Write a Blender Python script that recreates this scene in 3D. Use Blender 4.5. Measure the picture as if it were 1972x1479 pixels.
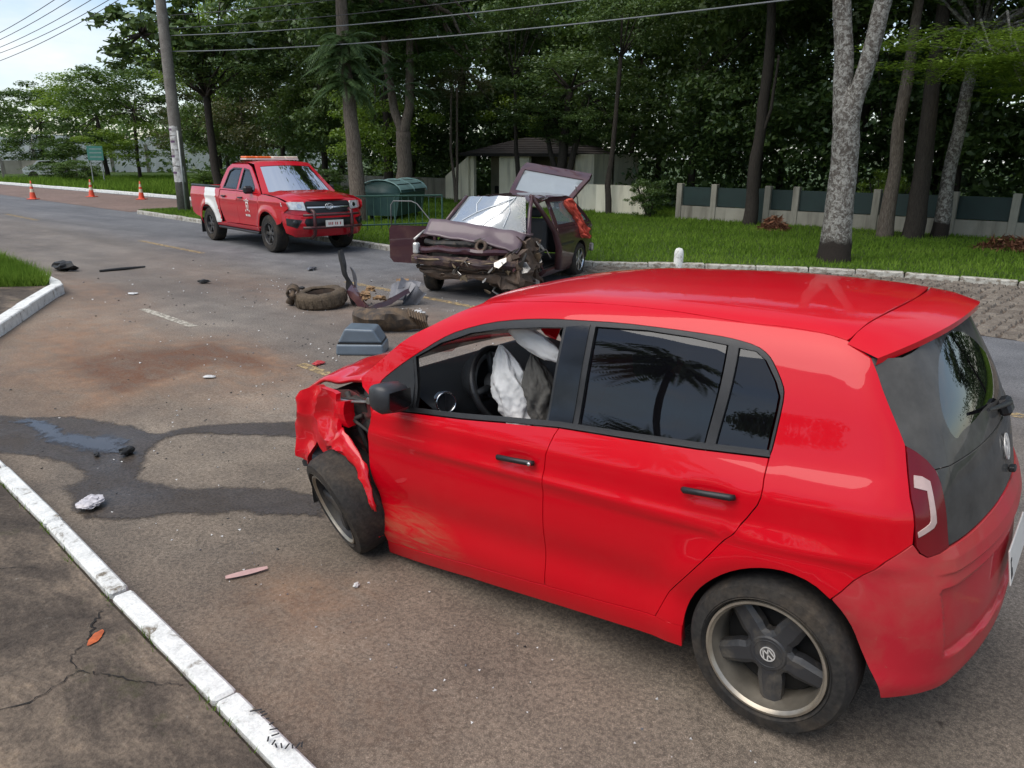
import bpy, math, random
import numpy as np
from mathutils import Vector, Matrix, noise
from mathutils.geometry import delaunay_2d_cdt

for _o in list(bpy.data.objects):
    bpy.data.objects.remove(_o)
SC = bpy.context.scene
COL = SC.collection
R = math.radians

# ------------------------------------------------------------------ camera
CAM_POS = np.array([-0.7141, 3.1246, 1.9447])
_yaw, _pit, _rol = -0.9017, 0.2890, 0.0076
_F = np.array([math.cos(_yaw) * math.cos(_pit), math.sin(_yaw) * math.cos(_pit), -math.sin(_pit)])
_R = np.array([math.sin(_yaw), -math.cos(_yaw), 0.0])
_U = np.cross(_R, _F)
_R2 = math.cos(_rol) * _R + math.sin(_rol) * _U
_U2 = -math.sin(_rol) * _R + math.cos(_rol) * _U
cd = bpy.data.cameras.new('camera')
cam = bpy.data.objects.new('camera', cd)
COL.objects.link(cam)
m = Matrix.Identity(4)
for i in range(3):
    m[i][0] = _R2[i]; m[i][1] = _U2[i]; m[i][2] = -_F[i]; m[i][3] = CAM_POS[i]
cam.matrix_world = m
cd.sensor_width = 36.0
cd.lens = 36.0 * 1472.3 / 1972.0
cd.clip_start = 0.05
cd.clip_end = 2000.0
SC.camera = cam

# ------------------------------------------------------------------ world, sun, exposure
SUN_EL, SUN_AZ = R(58), R(75)          # azimuth counter-clockwise from +x
w = bpy.data.worlds.new('World'); SC.world = w; w.use_nodes = True
nt = w.node_tree; nt.nodes.clear()
def wn(t, **k):
    n = nt.nodes.new(t)
    for a, b in k.items():
        setattr(n, a, b)
    return n
sky = wn('ShaderNodeTexSky', sky_type='NISHITA', sun_disc=False, sun_elevation=SUN_EL,
         sun_rotation=math.pi / 2 - SUN_AZ, air_density=1.0, dust_density=0.6, ozone_density=1.2)
tc = wn('ShaderNodeTexCoord')
sep = wn('ShaderNodeSeparateXYZ'); nt.links.new(tc.outputs['Generated'], sep.inputs[0])
addz = wn('ShaderNodeMath', operation='ADD'); addz.inputs[1].default_value = 0.22
nt.links.new(sep.outputs['Z'], addz.inputs[0])
mxz = wn('ShaderNodeMath', operation='MAXIMUM'); mxz.inputs[1].default_value = 0.12
nt.links.new(addz.outputs[0], mxz.inputs[0])
dx = wn('ShaderNodeMath', operation='DIVIDE'); dy = wn('ShaderNodeMath', operation='DIVIDE')
nt.links.new(sep.outputs['X'], dx.inputs[0]); nt.links.new(mxz.outputs[0], dx.inputs[1])
nt.links.new(sep.outputs['Y'], dy.inputs[0]); nt.links.new(mxz.outputs[0], dy.inputs[1])
cmb = wn('ShaderNodeCombineXYZ'); nt.links.new(dx.outputs[0], cmb.inputs[0]); nt.links.new(dy.outputs[0], cmb.inputs[1])
cmb.inputs[2].default_value = 3.3   # which stretch of cloud
cn = wn('ShaderNodeTexNoise'); cn.inputs['Scale'].default_value = 1.1; cn.inputs['Detail'].default_value = 7
cn.inputs['Roughness'].default_value = 0.55; cn.inputs['Distortion'].default_value = 0.3
nt.links.new(cmb.outputs[0], cn.inputs['Vector'])
cr = wn('ShaderNodeValToRGB')
cr.color_ramp.elements[0].position = 0.48; cr.color_ramp.elements[0].color = (0.15, 0.15, 0.15, 1)
cr.color_ramp.elements[1].position = 0.76; cr.color_ramp.elements[1].color = (1, 1, 1, 1)
nt.links.new(cn.outputs['Fac'], cr.inputs['Fac'])
cn2 = wn('ShaderNodeTexNoise'); cn2.inputs['Scale'].default_value = 2.3; cn2.inputs['Detail'].default_value = 5
nt.links.new(cmb.outputs[0], cn2.inputs['Vector'])
cc = wn('ShaderNodeValToRGB')
cc.color_ramp.elements[0].position = 0.3; cc.color_ramp.elements[0].color = (4.3, 4.7, 5.3, 1)
cc.color_ramp.elements[1].position = 0.7; cc.color_ramp.elements[1].color = (5.9, 6.05, 6.2, 1)
nt.links.new(cn2.outputs['Fac'], cc.inputs['Fac'])
mixw = wn('ShaderNodeMixRGB')
nt.links.new(cr.outputs[0], mixw.inputs['Fac']); nt.links.new(sky.outputs[0], mixw.inputs[1]); nt.links.new(cc.outputs[0], mixw.inputs[2])
bg = wn('ShaderNodeBackground'); bg.inputs['Strength'].default_value = 0.08
nt.links.new(mixw.outputs[0], bg.inputs['Color'])
wo = wn('ShaderNodeOutputWorld'); nt.links.new(bg.outputs[0], wo.inputs['Surface'])

sl = bpy.data.lights.new('sun', 'SUN'); sl.energy = 1.5; sl.angle = R(60); sl.color = (1.0, 0.94, 0.85)
so = bpy.data.objects.new('sun', sl); COL.objects.link(so)
sd = Vector((math.cos(SUN_EL) * math.cos(SUN_AZ), math.cos(SUN_EL) * math.sin(SUN_AZ), math.sin(SUN_EL)))
so.rotation_euler = sd.to_track_quat('Z', 'Y').to_euler()
so.location = sd * 40

SC.view_settings.view_transform = 'Standard'
SC.view_settings.look = 'None'
SC.view_settings.gamma = 1.0
SC.view_settings.exposure = 1.2
SC.view_settings.use_curve_mapping = False
SC.render.engine = 'CYCLES'
SC.cycles.max_bounces = 7
SC.cycles.transparent_max_bounces = 12
SC.cycles.use_denoising = True

# ------------------------------------------------------------------ helpers
def tag(o, label=None, cat=None, group=None, kind=None):
    if label: o['label'] = label
    if cat: o['category'] = cat
    if group: o['group'] = group
    if kind: o['kind'] = kind
    return o

def empty(name, loc, rz=0.0, label=None, cat=None, group=None, kind=None):
    o = bpy.data.objects.new(name, None)
    o.empty_display_size = 0.2
    COL.objects.link(o)
    o.location = loc
    o.rotation_euler = (0, 0, rz)
    return tag(o, label, cat, group, kind)

def mesh(name, v, f, mat=None, parent=None, smooth=False, normals=None, fm=None, loc=None):
    """one mesh object; v in the parent's frame; fm = material index per face; mat may be a list"""
    me = bpy.data.meshes.new(name)
    me.from_pydata([tuple(map(float, p)) for p in v], [], [tuple(int(i) for i in q) for q in f])
    if mat is not None:
        for mm in (mat if isinstance(mat, (list, tuple)) else [mat]):
            me.materials.append(mm)
    if fm is not None:
        me.polygons.foreach_set('material_index', np.asarray(fm, dtype=np.int32))
    if smooth or normals is not None:
        me.polygons.foreach_set('use_smooth', np.ones(len(me.polygons), dtype=bool))
    me.update()
    if normals is not None:
        me.normals_split_custom_set_from_vertices([tuple(map(float, n)) for n in normals])
    o = bpy.data.objects.new(name, me)
    COL.objects.link(o)
    if parent is not None:
        o.parent = parent
    if loc is not None:
        o.location = loc
    return o

def link_copy(o, parent=None):
    c = o.copy(); COL.objects.link(c)
    if parent is not None: c.parent = parent
    return c

def copy_tree(o, parent=None):
    c = o.copy(); COL.objects.link(c); c.parent = parent
    for ch in list(o.children):
        copy_tree(ch, c)
    return c

class MB:
    """collects verts / faces"""
    def __init__(s): s.v = []; s.f = []; s.m = []
    def add(s, v, f, mi=0):
        b = len(s.v); s.v += [tuple(p) for p in v]; s.f += [tuple(i + b for i in q) for q in f]; s.m += [mi] * len(f)
        return s
    def box(s, lo, hi, mi=0, M=None, bev=0.0):
        x0, y0, z0 = lo; x1, y1, z1 = hi
        v = [(x0, y0, z0), (x1, y0, z0), (x1, y1, z0), (x0, y1, z0), (x0, y0, z1), (x1, y0, z1), (x1, y1, z1), (x0, y1, z1)]
        f = [(0, 3, 2, 1), (4, 5, 6, 7), (0, 1, 5, 4), (1, 2, 6, 5), (2, 3, 7, 6), (3, 0, 4, 7)]
        if bev > 0:
            b = bev
            v = []
            for (x, sx) in ((x0, 1), (x1, -1)):
                for (y, sy) in ((y0, 1), (y1, -1)):
                    for (z, sz) in ((z0, 1), (z1, -1)):
                        v += [(x, y + sy * b, z + sz * b), (x + sx * b, y, z + sz * b), (x + sx * b, y + sy * b, z)]
            c = lambda i, j, k, a: (i * 4 + j * 2 + k) * 3 + a
            f = []
            for i in (0, 1):
                q = [c(i, 0, 0, 0), c(i, 1, 0, 0), c(i, 1, 1, 0), c(i, 0, 1, 0)]; f.append(q if i else q[::-1])
                q = [c(0, i, 0, 1), c(1, i, 0, 1), c(1, i, 1, 1), c(0, i, 1, 1)]; f.append(q[::-1] if i else q)
                q = [c(0, 0, i, 2), c(1, 0, i, 2), c(1, 1, i, 2), c(0, 1, i, 2)]; f.append(q if i else q[::-1])
            for i in (0, 1):
                for j in (0, 1):
                    sgn = (i == j)
                    q = [c(i, j, 0, 0), c(i, j, 1, 0), c(i, j, 1, 1), c(i, j, 0, 1)]; f.append(q if sgn else q[::-1])
                    q = [c(i, 0, j, 0), c(i, 0, j, 2), c(i, 1, j, 2), c(i, 1, j, 0)]; f.append(q if sgn else q[::-1])
                    q = [c(0, i, j, 1), c(1, i, j, 1), c(1, i, j, 2), c(0, i, j, 2)]; f.append(q if sgn else q[::-1])
                    for k in (0, 1):
                        q = [c(i, j, k, 0), c(i, j, k, 1), c(i, j, k, 2)]; f.append(q if (i + j + k) % 2 else q[::-1])
        if M is not None: v = [tuple(M @ Vector(p)) for p in v]
        return s.add(v, f, mi)
    def tube(s, pts, r, n=8, mi=0, cap=True):
        pts = [Vector(p) for p in pts]
        rs = r if isinstance(r, (list, tuple, np.ndarray)) else [r] * len(pts)
        v = []; f = []
        up = None
        for i, p in enumerate(pts):
            t = (pts[min(i + 1, len(pts) - 1)] - pts[max(i - 1, 0)])
            if t.length < 1e-9: t = Vector((0, 0, 1))
            t.normalize()
            if up is None:
                up = t.orthogonal().normalized()
            else:
                up = (up - t * up.dot(t))
                up = up.normalized() if up.length > 1e-6 else t.orthogonal().normalized()
            b = t.cross(up)
            for k in range(n):
                a = 2 * math.pi * k / n
                v.append(tuple(p + (up * math.cos(a) + b * math.sin(a)) * rs[i]))
        for i in range(len(pts) - 1):
            for k in range(n):
                f.append((i * n + k, i * n + (k + 1) % n, (i + 1) * n + (k + 1) % n, (i + 1) * n + k))
        if cap:
            f.append(tuple(range(n))[::-1]); f.append(tuple((len(pts) - 1) * n + k for k in range(n)))
        return s.add(v, f, mi)
    def lathe(s, prof, n=32, mi=0, M=None, close=False):
        """prof: (r, h) list turned round the local Z axis; closed profile if close"""
        v = []; f = []
        for (r, h) in prof:
            for k in range(n):
                a = 2 * math.pi * k / n
                v.append((r * math.cos(a), r * math.sin(a), h))
        L = len(prof)
        for i in range(L if close else L - 1):
            j = (i + 1) % L
            for k in range(n):
                f.append((i * n + k, i * n + (k + 1) % n, j * n + (k + 1) % n, j * n + k))
        if M is not None: v = [tuple(M @ Vector(p)) for p in v]
        return s.add(v, f, mi)
    def prism(s, poly, a, b, mi=0, M=None):
        """poly in local xy, extruded from z=a to z=b"""
        n = len(poly)
        v = [(p[0], p[1], a) for p in poly] + [(p[0], p[1], b) for p in poly]
        f = [tuple(range(n))[::-1], tuple(range(n, 2 * n))] + [(i, (i + 1) % n, n + (i + 1) % n, n + i) for i in range(n)]
        if M is not None: v = [tuple(M @ Vector(p)) for p in v]
        return s.add(v, f, mi)
    def build(s, name, mat, parent=None, smooth=False, loc=None):
        return mesh(name, s.v, s.f, mat, parent, smooth, None, s.m if isinstance(mat, (list, tuple)) else None, loc)

def autosmooth(o, ang=35):
    me = o.data
    me.polygons.foreach_set('use_smooth', np.ones(len(me.polygons), dtype=bool))
    me.set_sharp_from_angle(angle=R(ang))
    return o

def axisM(origin, zdir, xdir=None):
    z = Vector(zdir).normalized()
    x = Vector(xdir) if xdir is not None else z.orthogonal()
    x = (x - z * x.dot(z)).normalized()
    y = z.cross(x)
    M = Matrix.Identity(4)
    for i in range(3):
        M[i][0] = x[i]; M[i][1] = y[i]; M[i][2] = z[i]; M[i][3] = origin[i]
    return M

def pch(xs, ys):
    xs = np.array(xs, float); ys = np.array(ys, float)
    h = np.diff(xs); d = np.diff(ys) / h; m = np.zeros_like(ys)
    for i in range(1, len(xs) - 1):
        if d[i - 1] * d[i] > 0:
            w1 = 2 * h[i] + h[i - 1]; w2 = h[i] + 2 * h[i - 1]; m[i] = (w1 + w2) / (w1 / d[i - 1] + w2 / d[i])
    m[0] = d[0]; m[-1] = d[-1]
    def fn(x):
        x = np.clip(x, xs[0], xs[-1]); i = np.clip(np.searchsorted(xs, x) - 1, 0, len(h) - 1)
        t = (x - xs[i]) / h[i]
        return ys[i] * (1 + 2 * t) * (1 - t) ** 2 + h[i] * m[i] * t * (1 - t) ** 2 + ys[i + 1] * t * t * (3 - 2 * t) + h[i] * m[i + 1] * t * t * (t - 1)
    return fn

def pip(P, poly):
    """points in polygon, vectorised"""
    P = np.asarray(P, float); x, y = P[:, 0], P[:, 1]
    q = np.asarray(poly, float); ins = np.zeros(len(P), bool)
    j = len(q) - 1
    for i in range(len(q)):
        xi, yi = q[i]; xj, yj = q[j]
        c = ((yi > y) != (yj > y))
        with np.errstate(divide='ignore', invalid='ignore'):
            ins ^= c & (x < (xj - xi) * (y - yi) / (yj - yi + 1e-30) + xi)
        j = i
    return ins

def resample(poly, step, closed=True):
    q = [np.asarray(p, float) for p in poly]
    out = []
    n = len(q)
    for i in range(n if closed else n - 1):
        a, b = q[i], q[(i + 1) % n]
        k = max(1, int(round(np.linalg.norm(b - a) / step)))
        for t in range(k):
            out.append(a + (b - a) * t / k)
    if not closed: out.append(q[-1])
    return np.array(out)

def chaikin(poly, it=2, closed=True, keep=()):
    q = [np.asarray(p, float) for p in poly]
    for _ in range(it):
        o = []
        n = len(q)
        if not closed: o.append(q[0])
        for i in range(n if closed else n - 1):
            a, b = q[i], q[(i + 1) % n]
            o += [a * .75 + b * .25, a * .25 + b * .75]
        if not closed: o.append(q[-1])
        q = o
    return q

def area2(q):
    q = np.asarray(q); x, y = q[:, 0], q[:, 1]
    return .5 * np.sum(x * np.roll(y, -1) - np.roll(x, -1) * y)

def inset(poly, d):
    q = np.asarray(poly, float)
    if area2(q) < 0: q = q[::-1]
    a = np.roll(q, 1, 0); b = np.roll(q, -1, 0)
    t1 = q - a; t2 = b - q
    t1 /= np.linalg.norm(t1, axis=1)[:, None] + 1e-12; t2 /= np.linalg.norm(t2, axis=1)[:, None] + 1e-12
    n1 = np.stack([-t1[:, 1], t1[:, 0]], -1); n2 = np.stack([-t2[:, 1], t2[:, 0]], -1)
    n = n1 + n2; L = np.linalg.norm(n, axis=1)[:, None]
    n = n / np.maximum(L, .6)
    k = 1 / np.clip(np.sum(n * n1, 1), .5, 1)
    return q + n * (d * k)[:, None]

def cdt(outline, step, holes=(), jitter=0.0):
    """triangulate an outline with holes and inner points -> (pts2d, tris, loops of indices)"""
    loops = [resample(outline, step)] + [resample(h, step) for h in holes]
    allp = []; edges = []; lid = []
    for L in loops:
        b = len(allp); n = len(L)
        allp += list(L); edges += [(b + i, b + (i + 1) % n) for i in range(n)]; lid.append((b, n))
    bp = np.array(allp)
    lo, hi = bp.min(0), bp.max(0)
    gx = np.arange(lo[0] + step * .5, hi[0], step); gy = np.arange(lo[1] + step * .43, hi[1], step * .866)
    G = np.array([(x + (step * .5 if j % 2 else 0), y) for j, y in enumerate(gy) for x in gx]).reshape(-1, 2)
    if len(G):
        rs = np.random.RandomState(3)
        G = G + rs.uniform(-jitter, jitter, G.shape) * step
        ok = pip(G, loops[0])
        for L in loops[1:]: ok &= ~pip(G, L)
        G = G[ok]
        if len(G):
            keep = np.ones(len(G), bool)
            for c0 in range(0, len(G), 2000):
                D = ((G[c0:c0 + 2000, None, :] - bp[None]) ** 2).sum(2).min(1)
                keep[c0:c0 + 2000] = D > (step * .55) ** 2
            G = G[keep]
    P = np.vstack([bp, G]) if len(G) else bp
    r = delaunay_2d_cdt([Vector(p) for p in P], edges, [], 0, 1e-7)
    V = np.array([tuple(p) for p in r[0]]); T = [tuple(t) for t in r[2]]
    tr = []
    for t in T:
        for k in range(1, len(t) - 1): tr.append((t[0], t[k], t[k + 1]))
    tr = np.array(tr)
    ce = V[tr].mean(1)
    ok = pip(ce, loops[0])
    for L in loops[1:]: ok &= ~pip(ce, L)
    tr = tr[ok]
    # original -> new index for the loops
    mp = {}
    for i, l in enumerate(r[3]):
        for o in l: mp[o] = i
    lo_idx = [[mp[b + i] for i in range(n)] for (b, n) in lid]
    a = V[tr[:, 0]]; b = V[tr[:, 1]]; c = V[tr[:, 2]]
    cr = (b[:, 0] - a[:, 0]) * (c[:, 1] - a[:, 1]) - (b[:, 1] - a[:, 1]) * (c[:, 0] - a[:, 0])
    fl = cr < 0
    tr[fl] = tr[fl][:, ::-1]
    return V, tr, lo_idx

def panel(name, outline, fn, mat, parent, step=.05, holes=(), flange=.012, flip=False, post=None, mfun=None, gap=0.0, solid=0.0):
    """sheet-metal panel: outline in 2-D surface coordinates, fn(a, b) -> xyz array; edges turn inwards by flange;
    post maps the final points; mfun(V2d centroids) -> material index"""
    if gap: outline = inset(outline, gap)
    V, T, loops = cdt(outline, step, holes)
    P = fn(V[:, 0], V[:, 1])
    e = 1e-4
    du = fn(V[:, 0] + e, V[:, 1]) - fn(V[:, 0] - e, V[:, 1])
    dv = fn(V[:, 0], V[:, 1] + e) - fn(V[:, 0], V[:, 1] - e)
    N = np.cross(du, dv); N /= np.linalg.norm(N, axis=1)[:, None] + 1e-12
    if flip: N = -N; T = T[:, ::-1]
    fm = list(mfun(V[T].mean(1))) if mfun else [0] * len(T)
    v = list(P); nr = list(N); f = [tuple(t) for t in T]
    if flange:
        for li, L in enumerate(loops):
            n = len(L)
            A = P[L]; NN = N[L]
            tn = np.roll(A, -1, 0) - np.roll(A, 1, 0)
            tn /= np.linalg.norm(tn, axis=1)[:, None] + 1e-12
            side = np.cross(tn, NN)
            if (area2(V[L]) < 0) != (li > 0) : side = -side
            if li > 0: side = -side
            if flip: side = -side
            b = len(v)
            v += list(A); nr += list((side + NN * .6) / 1.17)
            v += list(A - NN * flange); nr += list(side)
            for i in range(n):
                j = (i + 1) % n
                q = (b + i, b + n + i, b + n + j, b + j)
                # orient along side
                pa = np.cross(np.array(v[q[1]]) - v[q[0]], np.array(v[q[3]]) - v[q[0]])
                if np.dot(pa, side[i]) < 0: q = q[::-1]
                f.append(q); fm.append(0)
    v = np.array(v); nr = np.array(nr)
    if post is not None:
        v0 = post(v); nr = post(v + nr * 1e-3) - v0; nr /= np.linalg.norm(nr, axis=1)[:, None]; v = v0
    return mesh(name, v, f, mat, parent, True, nr, fm)

def grid(name, P, mat, parent, smooth=True, closed_u=False, flip=False):
    """P: array (n, m, 3)"""
    n, m_ = P.shape[:2]
    f = []
    for i in range(n if closed_u else n - 1):
        for j in range(m_ - 1):
            a = i * m_ + j; b = ((i + 1) % n) * m_ + j
            q = (a, b, b + 1, a + 1)
            f.append(q[::-1] if flip else q)
    return mesh(name, P.reshape(-1, 3), f, mat, parent, smooth)

def fbm(p, s=1.0, o=4, seed=0.0):
    return noise.fractal(Vector((p[0] * s + seed, p[1] * s - seed * 1.7, (p[2] if len(p) > 2 else 0) * s + seed * .3)), 1.0, 2.0, o)

# ------------------------------------------------------------------ materials
class NT:
    def __init__(s, name):
        s.m = bpy.data.materials.new(name); s.m.use_nodes = True
        s.t = s.m.node_tree; s.t.nodes.clear()
        s.out = s.n('ShaderNodeOutputMaterial')
    def n(s, t, ins=None, **k):
        x = s.t.nodes.new(t)
        for a, b in k.items(): setattr(x, a, b)
        for a, b in (ins or {}).items(): s.set(x, a, b)
        return x
    def set(s, node, key, val):
        if hasattr(val, 'is_output') or isinstance(val, bpy.types.NodeSocket): s.t.links.new(val, node.inputs[key])
        else: node.inputs[key].default_value = val
    def coord(s, kind='Object', scale=None):
        c = s.n('ShaderNodeTexCoord').outputs[kind]
        if scale is not None:
            mp = s.n('ShaderNodeMapping', {'Vector': c, 'Scale': scale}); return mp.outputs[0]
        return c
    def noise(s, scale, detail=4, rough=.55, vec=None, dist=0.0):
        x = s.n('ShaderNodeTexNoise', {'Scale': scale, 'Detail': detail, 'Roughness': rough, 'Distortion': dist})
        if vec is not None: s.set(x, 'Vector', vec)
        return x.outputs['Fac']
    def ramp(s, fac, stops):
        r = s.n('ShaderNodeValToRGB', {'Fac': fac})
        cr = r.color_ramp
        while len(cr.elements) < len(stops): cr.elements.new(0.5)
        for e, (p, c) in zip(cr.elements, stops):
            e.position = p; e.color = (c[0], c[1], c[2], 1) if not isinstance(c, (int, float)) else (c, c, c, 1)
        return r.outputs[0]
    def mix(s, fac, a, b, mode='MIX'):
        x = s.n('ShaderNodeMixRGB', blend_type=mode)
        s.set(x, 'Fac', fac)
        s.set(x, 1, a if not isinstance(a, tuple) else (*a, 1)[:4]); s.set(x, 2, b if not isinstance(b, tuple) else (*b, 1)[:4])
        return x.outputs[0]
    def math(s, op, a, b=0.0, clamp=False):
        x = s.n('ShaderNodeMath', operation=op, use_clamp=clamp); s.set(x, 0, a); s.set(x, 1, b); return x.outputs[0]
    def bump(s, h, strength=.3, dist=.01):
        return s.n('ShaderNodeBump', {'Height': h, 'Strength': strength, 'Distance': dist}).outputs[0]
    def pbr(s, col=(.5, .5, .5), rough=.6, metal=0.0, normal=None, spec=.5, coat=0.0, coat_rough=.03, **k):
        p = s.n('ShaderNodeBsdfPrincipled')
        s.set(p, 'Base Color', (*col, 1) if isinstance(col, tuple) else col)
        s.set(p, 'Roughness', rough); s.set(p, 'Metallic', metal); s.set(p, 'Specular IOR Level', spec)
        s.set(p, 'Coat Weight', coat); s.set(p, 'Coat Roughness', coat_rough)
        for a, b in k.items(): s.set(p, a, b)
        if normal is not None: s.set(p, 'Normal', normal)
        return p.outputs[0]
    def end(s, sh):
        s.t.links.new(sh, s.out.inputs['Surface']); return s.m

def M_plain(name, col, rough=.6, metal=0.0, var=.15, scale=6.0, bump=.0, bscale=60.0, spec=.5, coat=0.0):
    t = NT(name)
    c = t.coord('Object')
    n = t.noise(scale, 5, .6, c)
    col2 = t.ramp(n, [(.3, tuple(x * (1 - var) for x in col)), (.7, tuple(min(1, x * (1 + var)) for x in col))])
    rr = t.math('ADD', t.math('MULTIPLY', n, .25), rough - .12)
    nm = t.bump(t.noise(bscale, 3, .6, c), bump, .01) if bump else None
    return t.end(t.pbr(col2, rr, metal, nm, spec, coat))

def M_dirty(name, col, dirt=(.16, .11, .07), amount=.5, rough=.4, metal=0.0, scale=4.0, coat=0.0, spec=.5):
    """a surface with dried mud / dust lying on it in patches"""
    t = NT(name)
    c = t.coord('Object')
    n = t.noise(scale, 7, .65, c, .4)
    k = t.ramp(n, [(.62 - amount * .4, 0.0), (.72 - amount * .2, 1.0)])
    k = t.math('MULTIPLY', k, min(1.0, amount + .35))
    fine = t.noise(scale * 14, 3, .6, c)
    d2 = t.mix(fine, tuple(x * .65 for x in dirt), tuple(x * 1.3 for x in dirt))
    colr = t.mix(k, col, d2)
    rr = t.math('ADD', t.math('MULTIPLY', k, .85 - rough), rough)
    co = t.math('MULTIPLY', t.math('SUBTRACT', 1.0, k), coat)
    me_ = t.math('MULTIPLY', t.math('SUBTRACT', 1.0, k), metal)
    return t.end(t.pbr(colr, rr, me_, t.bump(fine, .15, .004), spec, co))
# ================================================================== ground, roads, kerbs
HD = R(-5.6)
DX, DY = math.cos(HD), math.sin(HD)          # main road direction
def ST(s, t):
    """main-road frame -> world xy (s along the road, t across it, positive towards the camera)"""
    return (s * DX - t * DY, s * DY + t * DX)

def gz(x, y):
    """shallow drainage dip beside the near kerb"""
    return -.09 * np.exp(-((x - 3.2) ** 2 / 4.5 + (y - .9) ** 2 / 2.9))

def pts_z(poly, h):
    return [(x, y, h + float(gz(x, y))) for x, y in poly]

# ---- materials of the ground
def mk_asphalt():
    t = NT('asphalt_material')
    c = t.coord('Object')
    big = t.noise(.35, 5, .6, c, .3)
    mid = t.noise(2.2, 6, .65, c)
    fine = t.noise(55, 3, .7, c)
    grit = t.noise(230, 2, .6, c)
    lane = t.n('ShaderNodeAttribute', attribute_name='lane').outputs['Fac']
    soil = t.n('ShaderNodeAttribute', attribute_name='soil').outputs['Fac']
    a = t.ramp(big, [(.28, (.100, .078, .059)), (.5, (.150, .121, .093)), (.74, (.208, .175, .138))])
    b = t.ramp(big, [(.3, (.098, .100, .107)), (.7, (.136, .138, .145))])
    col = t.mix(lane, a, b)
    streak = t.noise(.9, 4, .6, t.coord('Object', (.18, 1.6, 1)), .5)
    col = t.mix(1.0, col, t.ramp(streak, [(.3, .82), (.7, 1.16)]), 'MULTIPLY')
    col = t.mix(.55, col, t.ramp(mid, [(.3, (.35, .35, .35)), (.7, (.78, .77, .75))]), 'OVERLAY')
    g1 = t.ramp(fine, [(.35, .62), (.62, 1.25)])
    col = t.mix(1.0, col, g1, 'MULTIPLY')
    g2 = t.ramp(grit, [(.50, .88), (.66, 1.7)])
    col = t.mix(1.0, col, g2, 'MULTIPLY')
    # tar stains
    sp = t.ramp(t.noise(5.5, 4, .6, c, .5), [(.24, .55), (.33, 1.0)])
    col = t.mix(.7, col, sp, 'MULTIPLY')
    # dark drops of oil and water
    vo = t.n('ShaderNodeTexVoronoi', {'Vector': t.mix(.06, c, t.n('ShaderNodeTexNoise', {'Scale': 30.0, 'Vector': c}).outputs['Color']), 'Scale': 3.1}).outputs['Distance']
    dr = t.math('MULTIPLY', t.ramp(vo, [(.045, 1.0), (.075, 0.0)]), t.ramp(t.noise(1.1, 3, .6, c), [(.5, 0.0), (.58, .75)]))
    col = t.mix(dr, col, (.035, .024, .018))
    # red soil
    k = t.math('MULTIPLY', soil, t.ramp(t.noise(2.6, 8, .72, t.coord('Object', (1, 1.6, 1)), .8), [(.3, .12), (.58, 1.0)]))
    k = t.math('MULTIPLY', k, t.ramp(t.noise(40, 3, .6, c), [(.35, .6), (.6, 1.05)]), True)
    sc = t.ramp(t.noise(6, 5, .6, c), [(.3, (.20, .090, .042)), (.7, (.36, .20, .108))])
    sc = t.mix(t.ramp(soil, [(.62, 0.0), (.92, .8)]), sc, (.105, .042, .020))
    col = t.mix(k, col, sc)
    bh = t.math('ADD', t.math('MULTIPLY', fine, .6), grit)
    rg = t.ramp(mid, [(.3, .72), (.7, .92)])
    return t.end(t.pbr(col, rg, 0, t.bump(bh, .55, .006), .35))
M_ASPH = mk_asphalt()

def mk_wet():
    t = NT('wet_asphalt_material')
    c = t.coord('Object')
    n = t.noise(1.6, 4, .6, c)
    g = t.noise(60, 3, .7, c)
    col = t.ramp(g, [(.35, (.034, .027, .021)), (.65, (.088, .070, .056))])
    rg = t.ramp(n, [(.35, .32), (.6, .58)])
    sh = t.pbr(col, rg, 0, t.bump(g, .5, .006), .35)
    dp = t.n('ShaderNodeAttribute', attribute_name='depth').outputs['Fac']
    k = t.math('ADD', dp, t.math('MULTIPLY', t.math('SUBTRACT', t.noise(14, 6, .7, c, .5), .5), .9))
    k = t.math('MULTIPLY', t.ramp(k, [(.10, 0.0), (.46, 1.0)]), t.ramp(t.noise(1.9, 5, .65, c, .4), [(.34, .62), (.56, 1.0)]))
    return t.end(t.n('ShaderNodeMixShader', {0: k, 1: t.n('ShaderNodeBsdfTransparent').outputs[0], 2: sh}).outputs[0])
def mk_water():
    t = NT('puddle_water_material')
    c = t.coord('Object')
    col = t.ramp(t.noise(3, 4, .6, c), [(.3, (.030, .028, .027)), (.7, (.055, .050, .046))])
    rg = t.ramp(t.noise(5, 4, .6, c), [(.35, .06), (.65, .22)])
    sh = t.pbr(col, rg, 0, t.bump(t.noise(22, 3, .6, c), .06, .004), .75)
    dp = t.n('ShaderNodeAttribute', attribute_name='depth').outputs['Fac']
    k = t.math('ADD', dp, t.math('MULTIPLY', t.math('SUBTRACT', t.noise(9, 6, .7, c, .6), .5), 1.6))
    k = t.ramp(k, [(.15, 0.0), (.50, 1.0)])
    return t.end(t.n('ShaderNodeMixShader', {0: k, 1: t.n('ShaderNodeBsdfTransparent').outputs[0], 2: sh}).outputs[0])
M_WET, M_WATER = mk_wet(), mk_water()

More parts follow.
